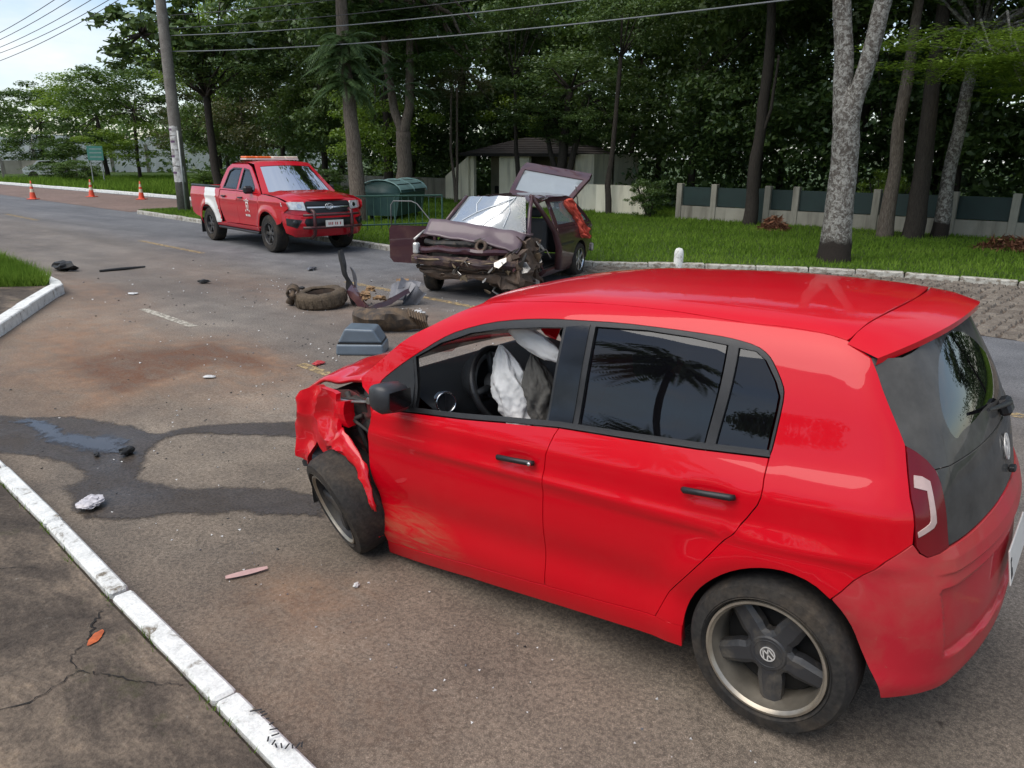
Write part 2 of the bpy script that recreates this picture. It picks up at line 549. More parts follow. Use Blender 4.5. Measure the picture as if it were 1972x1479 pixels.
def mk_pave():
    t = NT('pavement_concrete_material')
    c = t.coord('Object')
    n = t.noise(1.7, 7, .68, t.coord('Object', (1, 1.8, 1)), .6)
    col = t.ramp(n, [(.32, (.042, .033, .026)), (.48, (.086, .067, .051)), (.60, (.165, .127, .093)), (.74, (.32, .235, .155))])
    f = t.noise(48, 4, .7, c)
    col = t.mix(1.0, col, t.ramp(f, [(.3, .6), (.7, 1.35)]), 'MULTIPLY')
    wh = t.ramp(t.noise(17, 5, .7, c, .5), [(.64, 0.0), (.72, .45)])
    col = t.mix(wh, col, (.30, .27, .23))
    mo = t.ramp(t.noise(2.6, 6, .7, c, .3), [(.60, 0.0), (.74, .6)])
    col = t.mix(mo, col, (.060, .062, .022))
    return t.end(t.pbr(col, .9, 0, t.bump(t.math('ADD', f, n), .7, .012), .3))
M_PAVE = mk_pave()

def mk_kerb(name, white=(.78, .78, .74), worn=.35):
    t = NT(name)
    c = t.coord('Object')
    n = t.noise(9, 7, .7, c, .4)
    col = t.ramp(n, [(.30 + .1 * worn, (.20, .17, .13)), (.38 + .12 * worn, tuple(x * .82 for x in white)), (.6, white)])
    f = t.noise(70, 4, .7, c)
    col = t.mix(.5, col, t.ramp(f, [(.3, .55), (.62, 1.1)]), 'MULTIPLY')
    return t.end(t.pbr(col, .85, 0, t.bump(t.math('ADD', f, n), .5, .006), .3))
M_KERB = mk_kerb('kerb_paint_material'); M_KERBW = mk_kerb('worn_kerb_paint_material', (.50, .48, .42), 1.0)

def mk_turf(name, a, b, c3):
    t = NT(name)
    c = t.coord('Object')
    n = t.noise(.8, 6, .65, c); f = t.noise(25, 4, .7, c)
    col = t.ramp(n, [(.3, a), (.55, b), (.75, c3)])
    col = t.mix(1.0, col, t.ramp(f, [(.3, .55), (.7, 1.4)]), 'MULTIPLY')
    return t.end(t.pbr(col, .95, 0, t.bump(f, .8, .03), .2))
M_TURF = mk_turf('turf_soil_material', (.030, .050, .012), (.050, .085, .016), (.085, .110, .028))
def mk_blade(name, a, b, c3):
    t = NT(name)
    c = t.coord('Object')
    n = t.noise(.6, 5, .6, c); f = t.noise(14, 2, .6, c)
    col = t.mix(.5, t.ramp(n, [(.3, a), (.5, b), (.72, c3)]), t.ramp(f, [(.3, a), (.7, c3)]))
    d = t.n('ShaderNodeBsdfDiffuse', {'Color': col}); tr = t.n('ShaderNodeBsdfTranslucent', {'Color': col})
    return t.end(t.n('ShaderNodeMixShader', {0: .35, 1: d.outputs[0], 2: tr.outputs[0]}).outputs[0])
M_BLADE = mk_blade('grass_blade_material', (.062, .122, .014), (.120, .220, .026), (.225, .335, .055))

# ---- base terrain to the horizon
def mk_terrain():
    t = NT('terrain_material'); c = t.coord('Object')
    n = t.noise(.05, 5, .6, c)
    col = t.ramp(n, [(.3, (.035, .06, .018)), (.7, (.075, .10, .035))])
    return t.end(t.pbr(col, .95, 0, None, .2))
q = 700
tag(mesh('ground', [(-q, -q, -.18), (q, -q, -.18), (q, q, -.18), (-q, q, -.18)], [(0, 1, 2, 3)], mk_terrain()), kind='structure')

# ---- asphalt sheet
def axis_pts(segs):
    o = []
    for a, b, st in segs:
        o += list(np.arange(a, b - 1e-6, st))
    o.append(segs[-1][1]); return np.array(o)
xs = axis_pts([(-90, -14, 6), (-14, -3, .8), (-3, 12, .16), (12, 30, .6), (30, 130, 5)])
ys = axis_pts([(-60, -9, 4), (-9, -5, .4), (-5, 3, .16), (3, 8, .5), (8, 60, 5)])
X, Y = np.meshgrid(xs, ys, indexing='ij')
Z = gz(X, Y)
nx, ny = X.shape
V = np.stack([X, Y, Z], -1).reshape(-1, 3)
idx = np.arange(nx * ny).reshape(nx, ny)
Fq = np.stack([idx[:-1, :-1], idx[1:, :-1], idx[1:, 1:], idx[:-1, 1:]], -1).reshape(-1, 4)
road = tag(mesh('road', V, Fq, M_ASPH, None, True), kind='structure')
tt = (-X * DY + Y * DX).ravel()
lane = 1 / (1 + np.exp((tt + 3.6) * 1.6))
lane = np.maximum(lane, .35 / (1 + np.exp((tt + .6) * 2.5)))
xf, yf = X.ravel(), Y.ravel()
def blob(cx, cy, rx, ry, a=0.0):
    ca, sa = math.cos(a), math.sin(a)
    u = (xf - cx) * ca + (yf - cy) * sa; v = -(xf - cx) * sa + (yf - cy) * ca
    return np.exp(-((u / rx) ** 2 + (v / ry) ** 2))
soil = (1.0 * blob(6.55, -.35, .5, .6, .3) + 1.0 * blob(6.2, -.25, .20, .95, .55) + .50 * blob(8.6, -.6, 2.4, .7, -.45)
        + .34 * blob(7.0, -.1, 1.5, 1.1) + .8 * blob(5.9, -1.0, .8, .30, -.1) + .28 * blob(5.2, -.5, 1.2, .5)
        + .5 * blob(2.02, 1.2, .35, .22) + .22 * blob(1.5, 1.6, .8, .3) + .5 * blob(6.8, -6.0, 1.5, .6)
        + .3 * blob(4.6, -3.4, 2.0, .7) + .35 * blob(11.5, -1.9, 1.5, .35, -.1) + .25 * blob(9.5, -3.6, 4, .7, -.1))
for nm, arr in (('lane', lane), ('soil', np.clip(soil, 0, 1))):
    at = road.data.attributes.new(nm, 'FLOAT', 'POINT'); at.data.foreach_set('value', arr.astype(np.float32))

# ---- wet patch and standing water
def sheet(name, poly, h, mat, step=.06, wob=.03, smooth=2, feather=.12):
    q = np.array(chaikin(poly, smooth))
    q = resample(q, step * .6)
    q = np.array([(x + wob * fbm((x, y), 4, 3), y + wob * fbm((x, y), 4, 3, 5)) for x, y in q])
    V2, T, _ = cdt(q, step)
    o = tag(mesh(name, [(x, y, h + float(gz(x, y))) for x, y in V2], T, mat, None, True), kind='structure')
    D = np.array([np.sqrt(((q - p) ** 2).sum(1).min()) for p in V2])
    at = o.data.attributes.new('depth', 'FLOAT', 'POINT'); at.data.foreach_set('value', np.clip(D / feather, 0, 1).astype(np.float32))
    return o
WET = [(6.15,1.31),(5.93,1.17),(5.63,1.00),(5.49,0.77),(5.21,0.72),(4.97,0.59),(4.80,0.57),(4.67,0.57),(4.68,0.46),(4.58,0.24),(4.44,0.05),(4.13,-0.26),(3.87,-0.42),(3.57,-0.18),(3.82,-0.03),(4.11,0.13),(4.26,0.30),(4.44,0.41),(4.54,0.57),(4.44,0.68),(4.35,0.82),(4.06,0.99),(4.02,1.01),(3.80,0.97),(3.60,0.86),(3.57,0.73),(3.37,0.61),(3.10,0.48),(2.88,0.38),(2.57,0.63),(2.71,0.69),(2.92,0.84),(3.09,0.88),(3.13,1.00),(3.36,1.14),(3.43,1.30),(3.49,1.43),(3.64,1.52),(3.86,1.53),(4.06,1.48),(4.21,1.45),(4.25,1.36),(4.34,1.25),(4.48,1.26),(4.70,1.32),(4.93,1.42),(5.28,1.59)]
sheet('wet_road_patch', WET, .004, M_WET, .06, .04, 2, .14)
sheet('puddle', [(5.27,1.16),(5.75,1.28),(5.85,1.16),(5.5,0.98),(5.22,0.93),(4.98,0.89),(4.92,0.75),(4.67,0.73),(4.45,0.82),(4.41,0.94),(4.55,1.01),(4.55,1.10),(4.78,1.16),(4.90,1.22),(5.08,1.22)], .008, M_WATER, .06, .05, 2, .22)

# ---- painted road markings
def mk_paint(name, col, worn):
    t = NT(name); c = t.coord('Object')
    k = t.ramp(t.noise(16, 7, .72, c, .4), [(.30 + worn * .3, 0.0), (.46 + worn * .3, 1.0)])
    f = t.noise(90, 3, .6, c)
    cl = t.mix(1.0, col, t.ramp(f, [(.3, .7), (.7, 1.1)]), 'MULTIPLY')
    d = t.pbr(cl, .8, 0, None, .3); tr = t.n('ShaderNodeBsdfTransparent').outputs[0]
    return t.end(t.n('ShaderNodeMixShader', {0: k, 1: tr, 2: d}).outputs[0])
M_YEL = mk_paint('yellow_line_paint', (.44, .32, .16), .40); M_WHT = mk_paint('white_line_paint', (.50, .46, .38), .30)
def dash(s0, s1, t, wd, mat, nm):
    n = max(2, int((s1 - s0) / .4))
    v = []; f = []
    for i in range(n + 1):
        s = s0 + (s1 - s0) * i / n
        for d in (-wd / 2, wd / 2):
            x, y = ST(s, t + d); v.append((x, y, .004 + float(gz(x, y))))
    for i in range(n): f.append((2 * i, 2 * i + 2, 2 * i + 3, 2 * i + 1))
    return tag(mesh(nm, v, f, mat), kind='structure')
for a, b in ((25.6, 29.0), (14.5, 17.8), (6.3, 9.4), (-.4, 2.2), (-8, -5), (37, 40), (48, 51)):
    dash(a, b, -3.905, .13, M_YEL, 'yellow_lane_marking')
for a, b in ((7.8, 9.3), (4.9, 5.45), (-3.5, -1.0)):
    dash(a, b, -.70, .11, M_WHT if a > 6 else M_YEL, 'edge_marking')

# ---- kerbs
def kerb_line(path, width, h, stone, mat, gapw=.012, name='kerb', seed=1, depth=.2):
    """a row of kerb stones along path (front edge on the road side, stones lie to the left of the path)"""
    rnd = random.Random(seed)
    k = tag(empty(name, (0, 0, 0)), kind='structure')
    P = [np.array(p, float) for p in path]
    # walk
    segs = []
    for a, b in zip(P[:-1], P[1:]):
        L = np.linalg.norm(b - a); n = max(1, int(round(L / stone)))
        for i in range(n): segs.append((a + (b - a) * i / n, a + (b - a) * (i + 1) / n))
    for a, b in segs:
        d = b - a; L = np.linalg.norm(d); d /= L; nn = np.array([-d[1], d[0]])
        mb = MB()
        c = (a + b) / 2
        hz = h + rnd.uniform(-.008, .008)
        M = Matrix(((d[0], nn[0], 0, a[0]), (d[1], nn[1], 0, a[1]), (0, 0, 1, float(gz(*c))), (0, 0, 0, 1)))
        mb.box((gapw / 2 + rnd.uniform(0, .006), rnd.uniform(-.006, .006), -depth), (L - gapw / 2, width, hz), 0, M, .012)
        o = mb.build('kerb_stone', mat, k)
        dz = float(gz(*b) - gz(*a))
        # shear the far end so that rows follow the dip
        me = o.data
        for vv in me.vertices:
            s = (vv.co.x - a[0]) * d[0] + (vv.co.y - a[1]) * d[1]
            vv.co.z += dz * (s / L - .5) + .004 * fbm(vv.co, 9)
            vv.co.x += .003 * fbm(vv.co, 7, 3, 2); vv.co.y += .003 * fbm(vv.co, 7, 3, 4)
    return k
# near kerb: stone joints measured from the photograph
K1 = [(-6.0, 2.30), (-1.6, 2.16), (-.65, 2.09), (.35, 2.015), (1.545, 1.885), (2.58, 1.775), (3.57, 1.665), (4.56, 1.585), (5.5, 1.51), (6.4, 1.50)]
kb = kerb_line(K1[::-1][::-1], .088, .10, 5.0, M_KERB, .014, 'kerb', 4)
# far corner kerb of the side street (K2), and the kerb that follows the main road beyond it
K2 = [(6.5, 1.75), (7.7, .98), (8.85, .15), (9.85, -.52), (10.85, -1.2), (11.18, -1.46), (11.5, -1.56), (12.5, -1.72), (14.5, -1.98), (20.0, -2.55), (40, -4.6)]
k2 = kerb_line(K2, .16, .145, 4.0, M_KERB, .014, 'kerb', 7)
# far kerb with the bay
FK = [ST(s, t) for s, t in ((-60, -11.7), (-14, -11.45), (0, -11.25), (1.6, -11.2), (3.2, -10.9), (4.6, -10.3), (6.1, -9.35), (7.7, -8.1), (9.2, -7.35), (10.8, -7.0), (12, -6.95), (20, -6.98), (26.5, -7.15))]
k3 = kerb_line([p for p in FK][::-1], .16, .11, 1.0, M_KERBW, .012, 'kerb', 11)
FK2 = [(95, -17.6), (60, -16.5), (46, -15.9), (34, -15.4), (27, -14.6)]
k4 = kerb_line(FK2, .2, .13, 2.0, M_KERB, .012, 'kerb', 13)

# ---- near pavement (concrete slab the photographer stands on), cracked
def off_path(path, d):
    o = []
    for i, p in enumerate(path):
        a = np.array(path[max(i - 1, 0)]); b = np.array(path[min(i + 1, len(path) - 1)])
        t_ = (b - a) / np.linalg.norm(b - a); o.append((p[0] - t_[1] * d, p[1] + t_[0] * d))
    return o
inner = off_path(K1, .108)
kj = off_path(K1, .080) + off_path(K1, .14)[::-1]
V2, T, _ = cdt(np.array(kj), .12)
tag(mesh('joint_soil', [(x, y, .062 + float(gz(x, y)) + .010 * fbm((x, y), 9, 3)) for x, y in V2], T, M_plain('joint_soil_material', (.045, .034, .022), .95, 0, .5, 14, .5, 60), None, True), kind='structure')
pv = inner + [(6.4, 3.2), (6.0, 9), (-6, 9)]
V2, T, _ = cdt(np.array(pv), .16)
rs = np.random.RandomState(5)
pz = [(x, y, .085 + float(gz(x, y)) + .012 * fbm((x, y), .9, 4)) for x, y in V2]
tag(mesh('pavement', pz, T, M_PAVE, None, True), kind='structure')
# cracks: thin dark recessed strips
M_CRACK = M_plain('crack_dirt_material', (.012, .010, .008), .95, 0, .3, 20)
def crack(pts, wd, seed):
    rnd = random.Random(seed)
    p = [np.array(a, float) for a in pts]
    fine = []
    for a, b in zip(p[:-1], p[1:]):
        for i in range(10):
            t = i / 10; fine.append(a + (b - a) * t + np.array([rnd.gauss(0, .006), rnd.gauss(0, .006)]))
    fine.append(p[-1])
    v = []; f = []
    for i, a in enumerate(fine):
        t_ = fine[min(i + 1, len(fine) - 1)] - fine[max(i - 1, 0)]; t_ = t_ / (np.linalg.norm(t_) + 1e-9)
        ww = wd * rnd.uniform(.3, 1.2) * (1 - .6 * abs(i / len(fine) - .5) * 2)
        for s in (-1, 1):
            x, y = a[0] - t_[1] * ww * s, a[1] + t_[0] * ww * s
            v.append((x, y, .089 + float(gz(x, y)) + .012 * fbm((x, y), .9, 4)))
    for i in range(len(fine) - 1): f.append((2 * i, 2 * i + 2, 2 * i + 3, 2 * i + 1))
    return tag(mesh('pavement_crack', v, f, M_CRACK), kind='structure')
crack([(1.72, 1.99), (1.83, 2.06), (1.98, 2.13), (2.12, 2.2), (2.25, 2.18), (2.3, 2.09)], .004, 1)
crack([(2.3, 2.09), (2.42, 2.02), (2.5, 1.95)], .006, 2)
crack([(3.1, 1.95), (3.25, 2.1), (3.3, 2.3), (3.5, 2.7)], .003, 3)
crack([(2.12, 2.2), (2.05, 2.4), (2.2, 2.7)], .004, 6)

# ---- far grass verge, corner island, driveway, cobbled bay
def flat(name, poly, h, mat, step=3.0, und=0.0):
    V2, T, _ = cdt(np.array(poly), step)
    return tag(mesh(name, [(x, y, h + und * fbm((x, y), .25, 3)) for x, y in V2], T, mat, None, True), kind='structure')
vk = off_path(FK[::-1], .15)          # stones lie to the left when walking from +s to -s
verge_poly = vk + [(-62, -60), (40, -60), (27.5, -40), (26.9, -14.8), (26.6, -10.2)]
flat('grass_verge', verge_poly, .09, M_TURF, 1.5, .03)
vk2 = off_path(FK2, .2)
flat('grass_verge', vk2 + [(27.2, -40), (40, -60), (95, -60)], .11, M_TURF, 4, .05)
isl = off_path(K2, .16)
flat('corner_pavement', isl[:6] + [(12.2, -.55), (14, -.9), (40, -3.2), (40, 12), (7, 12)], .125, M_PAVE, .5)
flat('grass_verge', [(11.25, -1.30)] + isl[6:] + [(40, -3.2), (14, -.9), (12.2, -.55), (11.7, -.75)], .13, M_TURF, .4, .03)
def mk_driveway():
    t = NT('driveway_paving_material'); c = t.coord('Object')
    br = t.n('ShaderNodeTexBrick', {'Vector': c, 'Scale': 3.0, 'Color1': (.17, .115, .095, 1), 'Color2': (.22, .16, .135, 1), 'Mortar': (.08, .06, .05, 1), 'Mortar Size': .03})
    n = t.noise(.4, 5, .6, c)
    col = t.mix(.5, br.outputs[0], t.ramp(n, [(.3, (.35, .3, .26)), (.7, (.75, .66, .6))]), 'OVERLAY')
    return t.end(t.pbr(col, .9))
flat('driveway', [(90, -16.6), (60, -16.2), (46, -15.6), (34, -15.1), (27, -14.4), (26.6, -9.9), (40, -11.1), (90, -16)], .006, mk_driveway(), 4)
# earth band along the bay
# cobbles of the bay (too many and too small to pick apart): one mesh of stones, bedded in soil
M_SOIL = M_plain('bedding_soil_material', (.085, .062, .045), .95, 0, .35, 5, .4, 60)
def mk_cob():
    t = NT('cobble_stone_material'); c = t.coord('Object')
    n = t.noise(3.5, 4, .6, c); f = t.noise(60, 3, .6, c)
    col = t.ramp(n, [(.3, (.095, .077, .062)), (.5, (.16, .135, .11)), (.7, (.235, .205, .167))])
    col = t.mix(1.0, col, t.ramp(f, [(.3, .7), (.7, 1.25)]), 'MULTIPLY')
    return t.end(t.pbr(col, .85, 0, t.bump(f, .4, .008), .3))
bay = [ST(s, t) for s, t in ((-40, -6.95), (9.0, -6.95), (9.0, -7.4), (7.7, -8.15), (6.1, -9.4), (4.6, -10.35), (3.2, -10.95), (1.6, -11.25), (0, -11.3), (-40, -11.6))]
flat('cobbled_bay_bed', bay, .005, M_SOIL, 1.5)
mb = MB(); rnd = random.Random(2)
bp = np.array(bay)
s = -13.0
while s < 9.0:
    t = -11.2
    ln = rnd.uniform(.13, .2)
    while t < -7.0:
        wd = rnd.uniform(.10, .15)
        c = ST(s + ln / 2 + rnd.uniform(-.02, .02), t + wd / 2)
        if pip(np.array([c]), bp)[0]:
            h = .035 + rnd.uniform(-.014, .012); a = HD + rnd.uniform(-.08, .08)
            M = Matrix.Translation((c[0], c[1], 0)) @ Matrix.Rotation(a, 4, 'Z') @ Matrix.Rotation(rnd.uniform(-.07, .07), 4, 'X')
            x, y, e = ln / 2 - .008, wd / 2 - .008, .018
            v = [(-x, -y, 0), (x, -y, 0), (x, y, 0), (-x, y, 0), (-x + e, -y + e, h), (x - e, -y + e, h), (x - e, y - e, h), (-x + e, y - e, h)]
            mb.add([tuple(M @ Vector(p)) for p in v], [(4, 5, 6, 7), (0, 1, 5, 4), (1, 2, 6, 5), (2, 3, 7, 6), (3, 0, 4, 7)])
        t += wd
    s += ln
o = mb.build('cobble_stones', mk_cob()); tag(o, 'worn brown cobblestones paving the roadside bay behind the red hatchback', 'cobbles', kind='stuff')

# ---- grass blades
def blades(name, poly, n, h0, h1, z, label, seed, wd=.006, holes=(), dens=None):
    rs = np.random.RandomState(seed)
    q = np.array(poly); lo, hi = q.min(0), q.max(0)
    P = rs.uniform(lo, hi, (n * 4, 2)); P = P[pip(P, q)]
    if dens is not None: P = P[rs.uniform(0, 1, len(P)) < dens(P)]
    P = P[:n]; n = len(P)
    a = rs.uniform(0, 2 * np.pi, n); L = rs.uniform(h0, h1, n); ln = rs.uniform(.1, .7, n) * L
    ca, sa = np.cos(a), np.sin(a); b = rs.uniform(0, 2 * np.pi, n)
    z0 = np.full(n, z)
    p0 = np.stack([P[:, 0] + ca * wd, P[:, 1] + sa * wd, z0], -1); p1 = np.stack([P[:, 0] - ca * wd, P[:, 1] - sa * wd, z0], -1)
    tp = np.stack([P[:, 0] + np.cos(b) * ln, P[:, 1] + np.sin(b) * ln, z0 + L], -1)
    v = np.stack([p0, p1, tp], 1).reshape(-1, 3); f = np.arange(3 * n).reshape(-1, 3)
    me = bpy.data.meshes.new(name); me.vertices.add(3 * n); me.vertices.foreach_set('co', v.ravel())
    me.loops.add(3 * n); me.loops.foreach_set('vertex_index', f.ravel().astype(np.int32))
    me.polygons.add(n); me.polygons.foreach_set('loop_start', (np.arange(n) * 3).astype(np.int32)); me.polygons.foreach_set('loop_total', np.full(n, 3, np.int32))
    me.materials.append(M_BLADE); me.update(); me.validate()
    o = bpy.data.objects.new(name, me); COL.objects.link(o)
    return tag(o, label, 'grass', kind='stuff')
blades('grass', [p for p in vk if -16 < p[0] < 30] + [(-14, -22), (12, -24), (27, -30)], 190000, .05, .13, .08, 'mown green grass of the verge in front of the fence', 1, .014)
blades('grass', vk2[1:] + [(28, -24), (40, -27), (60, -30)], 22000, .15, .45, .1, 'long grass beyond the paved driveway behind the traffic cones', 2, .04)
blades('grass', [(11.25, -1.25)] + isl[6:9] + [(19, -1.6), (14, -.85), (12.2, -.5), (11.7, -.7)], 26000, .07, .26, .12, 'bright green grass on the street corner at the left edge', 3, .007)
# weeds in the joint behind the near kerb
jt = off_path(K1, .10)
rs = np.random.RandomState(8)
jp = np.array(jt)
band = [tuple(p) for p in off_path(K1, .088)] + [tuple(p) for p in off_path(K1, .125)][::-1]
blades('weeds', band, 7500, .015, .05, .065, 'small weeds growing in the joint behind the near white kerb', 9, .003,
       dens=lambda P: np.array([max(0, min(1, .30 + 2.6 * fbm((p[0], p[1]), 2.2, 3, 3))) for p in P]))
for o in [COL.objects[-1]]:
    pass
_w = bpy.data.objects['weeds'].data
_co = np.empty(len(_w.vertices) * 3); _w.vertices.foreach_get('co', _co); _co = _co.reshape(-1, 3); _co[:, 2] += gz(_co[:, 0], _co[:, 1]); _w.vertices.foreach_set('co', _co.ravel())
# ================================================================== red hatchback
def mk_paintcar(name, col, dirt_amt=.25, rough=.32, coat=1.0, scuff=None):
    t = NT(name)
    c = t.coord('Object')
    sep = t.n('ShaderNodeSeparateXYZ', {0: c})
    n = t.noise(3.2, 6, .65, c, .4)
    film = t.math('MULTIPLY', t.ramp(n, [(.42, 0.0), (.75, 1.0)]), dirt_amt)
    spl = t.ramp(t.noise(42, 4, .7, c), [(.64, 0.0), (.72, 1.0)])
    film = t.math('ADD', film, t.math('MULTIPLY', spl, dirt_amt * .5), True)
    colr = t.mix(film, col, (.26, .15, .10))
    rg = t.math('ADD', t.math('MULTIPLY', film, .5), rough)
    if scuff is not None:      # dried mud rubbed along the panel
        px, pz, rx, rz = scuff
        dx_ = t.math('DIVIDE', t.math('SUBTRACT', sep.outputs['X'], px), rx); dz_ = t.math('DIVIDE', t.math('SUBTRACT', sep.outputs['Z'], pz), rz)
        d2 = t.math('ADD', t.math('MULTIPLY', dx_, dx_), t.math('MULTIPLY', dz_, dz_))
        k = t.math('SUBTRACT', 1.0, d2, True)
        st = t.noise(3.0, 7, .7, t.coord('Object', (1.5, 1.5, 9.0)), 1.0)
        k = t.math('MULTIPLY', k, t.ramp(st, [(.42, 0.0), (.68, .6)]))
        colr = t.mix(k, colr, (.30, .17, .085)); film = t.math('ADD', film, k, True)
        rg = t.math('ADD', t.math('MULTIPLY', film, .5), rough)
    co = t.math('MULTIPLY', t.math('SUBTRACT', 1.0, film, True), coat)
    return t.end(t.pbr(colr, rg, 0.0, None, .12, co, .02))
RED = (.55, .0005, .009)
M_REDD = mk_paintcar('red_door_paint_mud_scuffed', (.55, .0005, .009), .02, .32, .58, (1.80, .14, .42, .26))
M_RED = mk_paintcar('red_car_paint', RED, .02, .32, .58)
M_BUMP = mk_paintcar('dusty_red_bumper_plastic', (.44, .016, .028), .40, .5, .35)
def mk_glass(name, tint, dens, dust=0.0, ior=1.5):
    """window glass: dens = share of light stopped by the tint"""
    t = NT(name)
    fr = t.n('ShaderNodeFresnel', {'IOR': ior}).outputs[0]
    dark = t.pbr(tint, .5, 0, None, 0.0)
    tr = t.n('ShaderNodeBsdfTransparent', {'Color': (1 - dens * .5, 1 - dens * .5, 1 - dens * .5, 1)}).outputs[0]
    body = t.n('ShaderNodeMixShader', {0: dens, 1: tr, 2: dark}).outputs[0]
    gl = t.n('ShaderNodeBsdfGlossy', {'Roughness': .012}).outputs[0]
    sh = t.n('ShaderNodeMixShader', {0: fr, 1: body, 2: gl}).outputs[0]
    if dust > 0:
        c = t.coord('Object')
        k = t.math('MULTIPLY', t.ramp(t.noise(5, 6, .65, c, .5), [(.3, .75), (.7, 1.0)]), dust)
        d = t.n('ShaderNodeBsdfDiffuse', {'Color': t.ramp(t.noise(9, 5, .6, c), [(.3, (.085, .082, .076, 1)), (.7, (.135, .130, .12, 1))])}).outputs[0]
        sh = t.n('ShaderNodeMixShader', {0: k, 1: sh, 2: d}).outputs[0]
    return t.end(sh)
M_TINT = mk_glass('tinted_window_glass', (.003, .003, .004), .90, 0, 1.62)
M_CLEAR = mk_glass('clear_window_glass', (.02, .02, .02), .06)
M_WSCR = mk_glass('windscreen_glass', (.035, .042, .048), .72, 0, 1.5)  # tint darkened in place of the dashboard's reflection in the glass
M_RWIN = mk_glass('dusty_rear_glass', (.004, .004, .005), .9, .80, 1.6)
M_RWIPE = mk_glass('wiped_rear_glass', (.004, .004, .005), .92, .0, 2.0)
M_RPAN = mk_glass('dusty_black_panel', (.006, .006, .006), 1.0, .62, 1.5)
M_TRIM = M_plain('black_trim_plastic', (.012, .012, .013), .45, 0, .2, 20, .1, 200)
M_GLOSSB = M_plain('gloss_black_pillar_trim', (.004, .004, .005), .14, 0, .1, 10)
M_MIR = M_plain('grey_mirror_plastic', (.030, .031, .034), .42, 0, .12, 12)
M_UNDER = M_plain('underbody_black', (.010, .009, .008), .9, 0, .3, 5)
M_INT = M_plain('interior_dark_plastic', (.022, .024, .026), .6, 0, .15, 9, .1, 120)
M_SEAT = M_plain('seat_fabric_grey', (.10, .095, .085), .9, 0, .2, 30, .3, 150)
M_BAG = M_plain('airbag_fabric', (.72, .71, .69), .8, 0, .06, 14, .35, 12)
M_TAIL = None
def mk_tail():
    t = NT('tail_lamp_red_lens')
    c = t.coord('Object')
    col = t.ramp(t.noise(3, 3, .5, c), [(.3, (.10, .001, .004)), (.7, (.17, .003, .008))])
    return t.end(t.pbr(col, .22, 0, None, .35, .25, .03))
M_TAIL = mk_tail()
M_TAILW = M_plain('tail_lamp_pale_band', (.50, .36, .33), .25, 0, .12, 20)
def mk_tyre(name, mud):
    t = NT(name); c = t.coord('Object')
    n = t.noise(4, 6, .65, c, .3); f = t.noise(50, 3, .6, c)
    k = t.ramp(n, [(.52 - mud * .3, 0.0), (.75 - mud * .3, 1.0)])
    base = t.ramp(f, [(.3, (.016, .015, .014)), (.7, (.034, .031, .028))])
    mudc = t.ramp(f, [(.3, (.055, .040, .026)), (.7, (.115, .085, .056))])
    return t.end(t.pbr(t.mix(t.math('MULTIPLY', k, min(1, .35 + mud)), base, mudc), .85, 0, t.bump(f, .2, .004), .3))
M_TYRE = mk_tyre('tyre_rubber', .22); M_TYREM = mk_tyre('muddy_tyre_rubber', .95); M_TYREF = mk_tyre('scuffed_tyre_rubber', .12)
M_RIMLIP = M_plain('rim_lip_dusty_alloy', (.36, .32, .26), .38, .75, .22, 9)
M_RIMDK = M_dirty('rim_dark_paint', (.028, .028, .030), (.10, .085, .065), .35, .5, 0, 9)
M_METAL = M_plain('bare_alloy', (.42, .41, .39), .35, .9, .2, 15)
M_CHROME = M_plain('chrome_trim', (.62, .62, .62), .14, 1.0, .05, 10)

PA = .061
_ca, _sa = math.cos(PA), math.sin(PA)
def c2w(X):
    """level car frame -> the sagged car (nose down on its broken wheel)"""
    X = np.asarray(X, float); x, y, z = X[..., 0], X[..., 1], X[..., 2] - .29
    return np.stack([x * _ca + z * _sa, y, .29 - x * _sa + z * _ca], -1)

def smax(a, b, k):
    h = np.clip(.5 + .5 * (a - b) / k, 0, 1); return b + (a - b) * h + k * h * (1 - h)
hb_base = pch([.05,.12,.2,.28,.4,.55,.75,.86,.885,.91,.96,1.0,1.2,1.36,1.45,1.55],[.70,.735,.768,.788,.803,.815,.82,.8195,.8175,.808,.785,.766,.703,.64,.60,.555])
def hb_taper(x): return .06 * np.clip((.5 - x), 0, 2) ** 2 + .055 * np.clip((x - 1.7), 0, 2) ** 2
hb_rear = pch([.1,.25,.35,.5,.62,.72,.8,.95,1.1,1.25,1.38,1.5],[-.5,-.572,-.602,-.617,-.612,-.59,-.573,-.546,-.495,-.42,-.345,-.275])
hb_roof = pch([-.5,-.38,-.2,.1,.5,.9,1.2,1.45,1.7],[1.40,1.425,1.45,1.478,1.495,1.495,1.475,1.435,1.37])
def hbG(x, y, z, roof=True):
    y = np.abs(y)
    # soft crease along the doors, flare over the rear wheel
    flare = .018 * np.exp(-((np.hypot(x, z - .30) - .36) / .07) ** 2)
    crease = .013 * np.exp(-((z - .735 - .02 * x) / .028) ** 2) * np.clip((2.2 - x) * 2, 0, 1) - .018 * np.exp(-((z - .42) / .10) ** 2)
    g = smax(y - (hb_base(z) - hb_taper(x) + (flare + crease) * np.clip((x + .5) * 3, 0, 1)), hb_rear(z) + .24 * np.abs(y) ** 2.2 - x, .16)
    if roof: g = smax(g, z - (hb_roof(x) - .16 * np.abs(y) ** 2.4), .10)
    return g
XA = .9
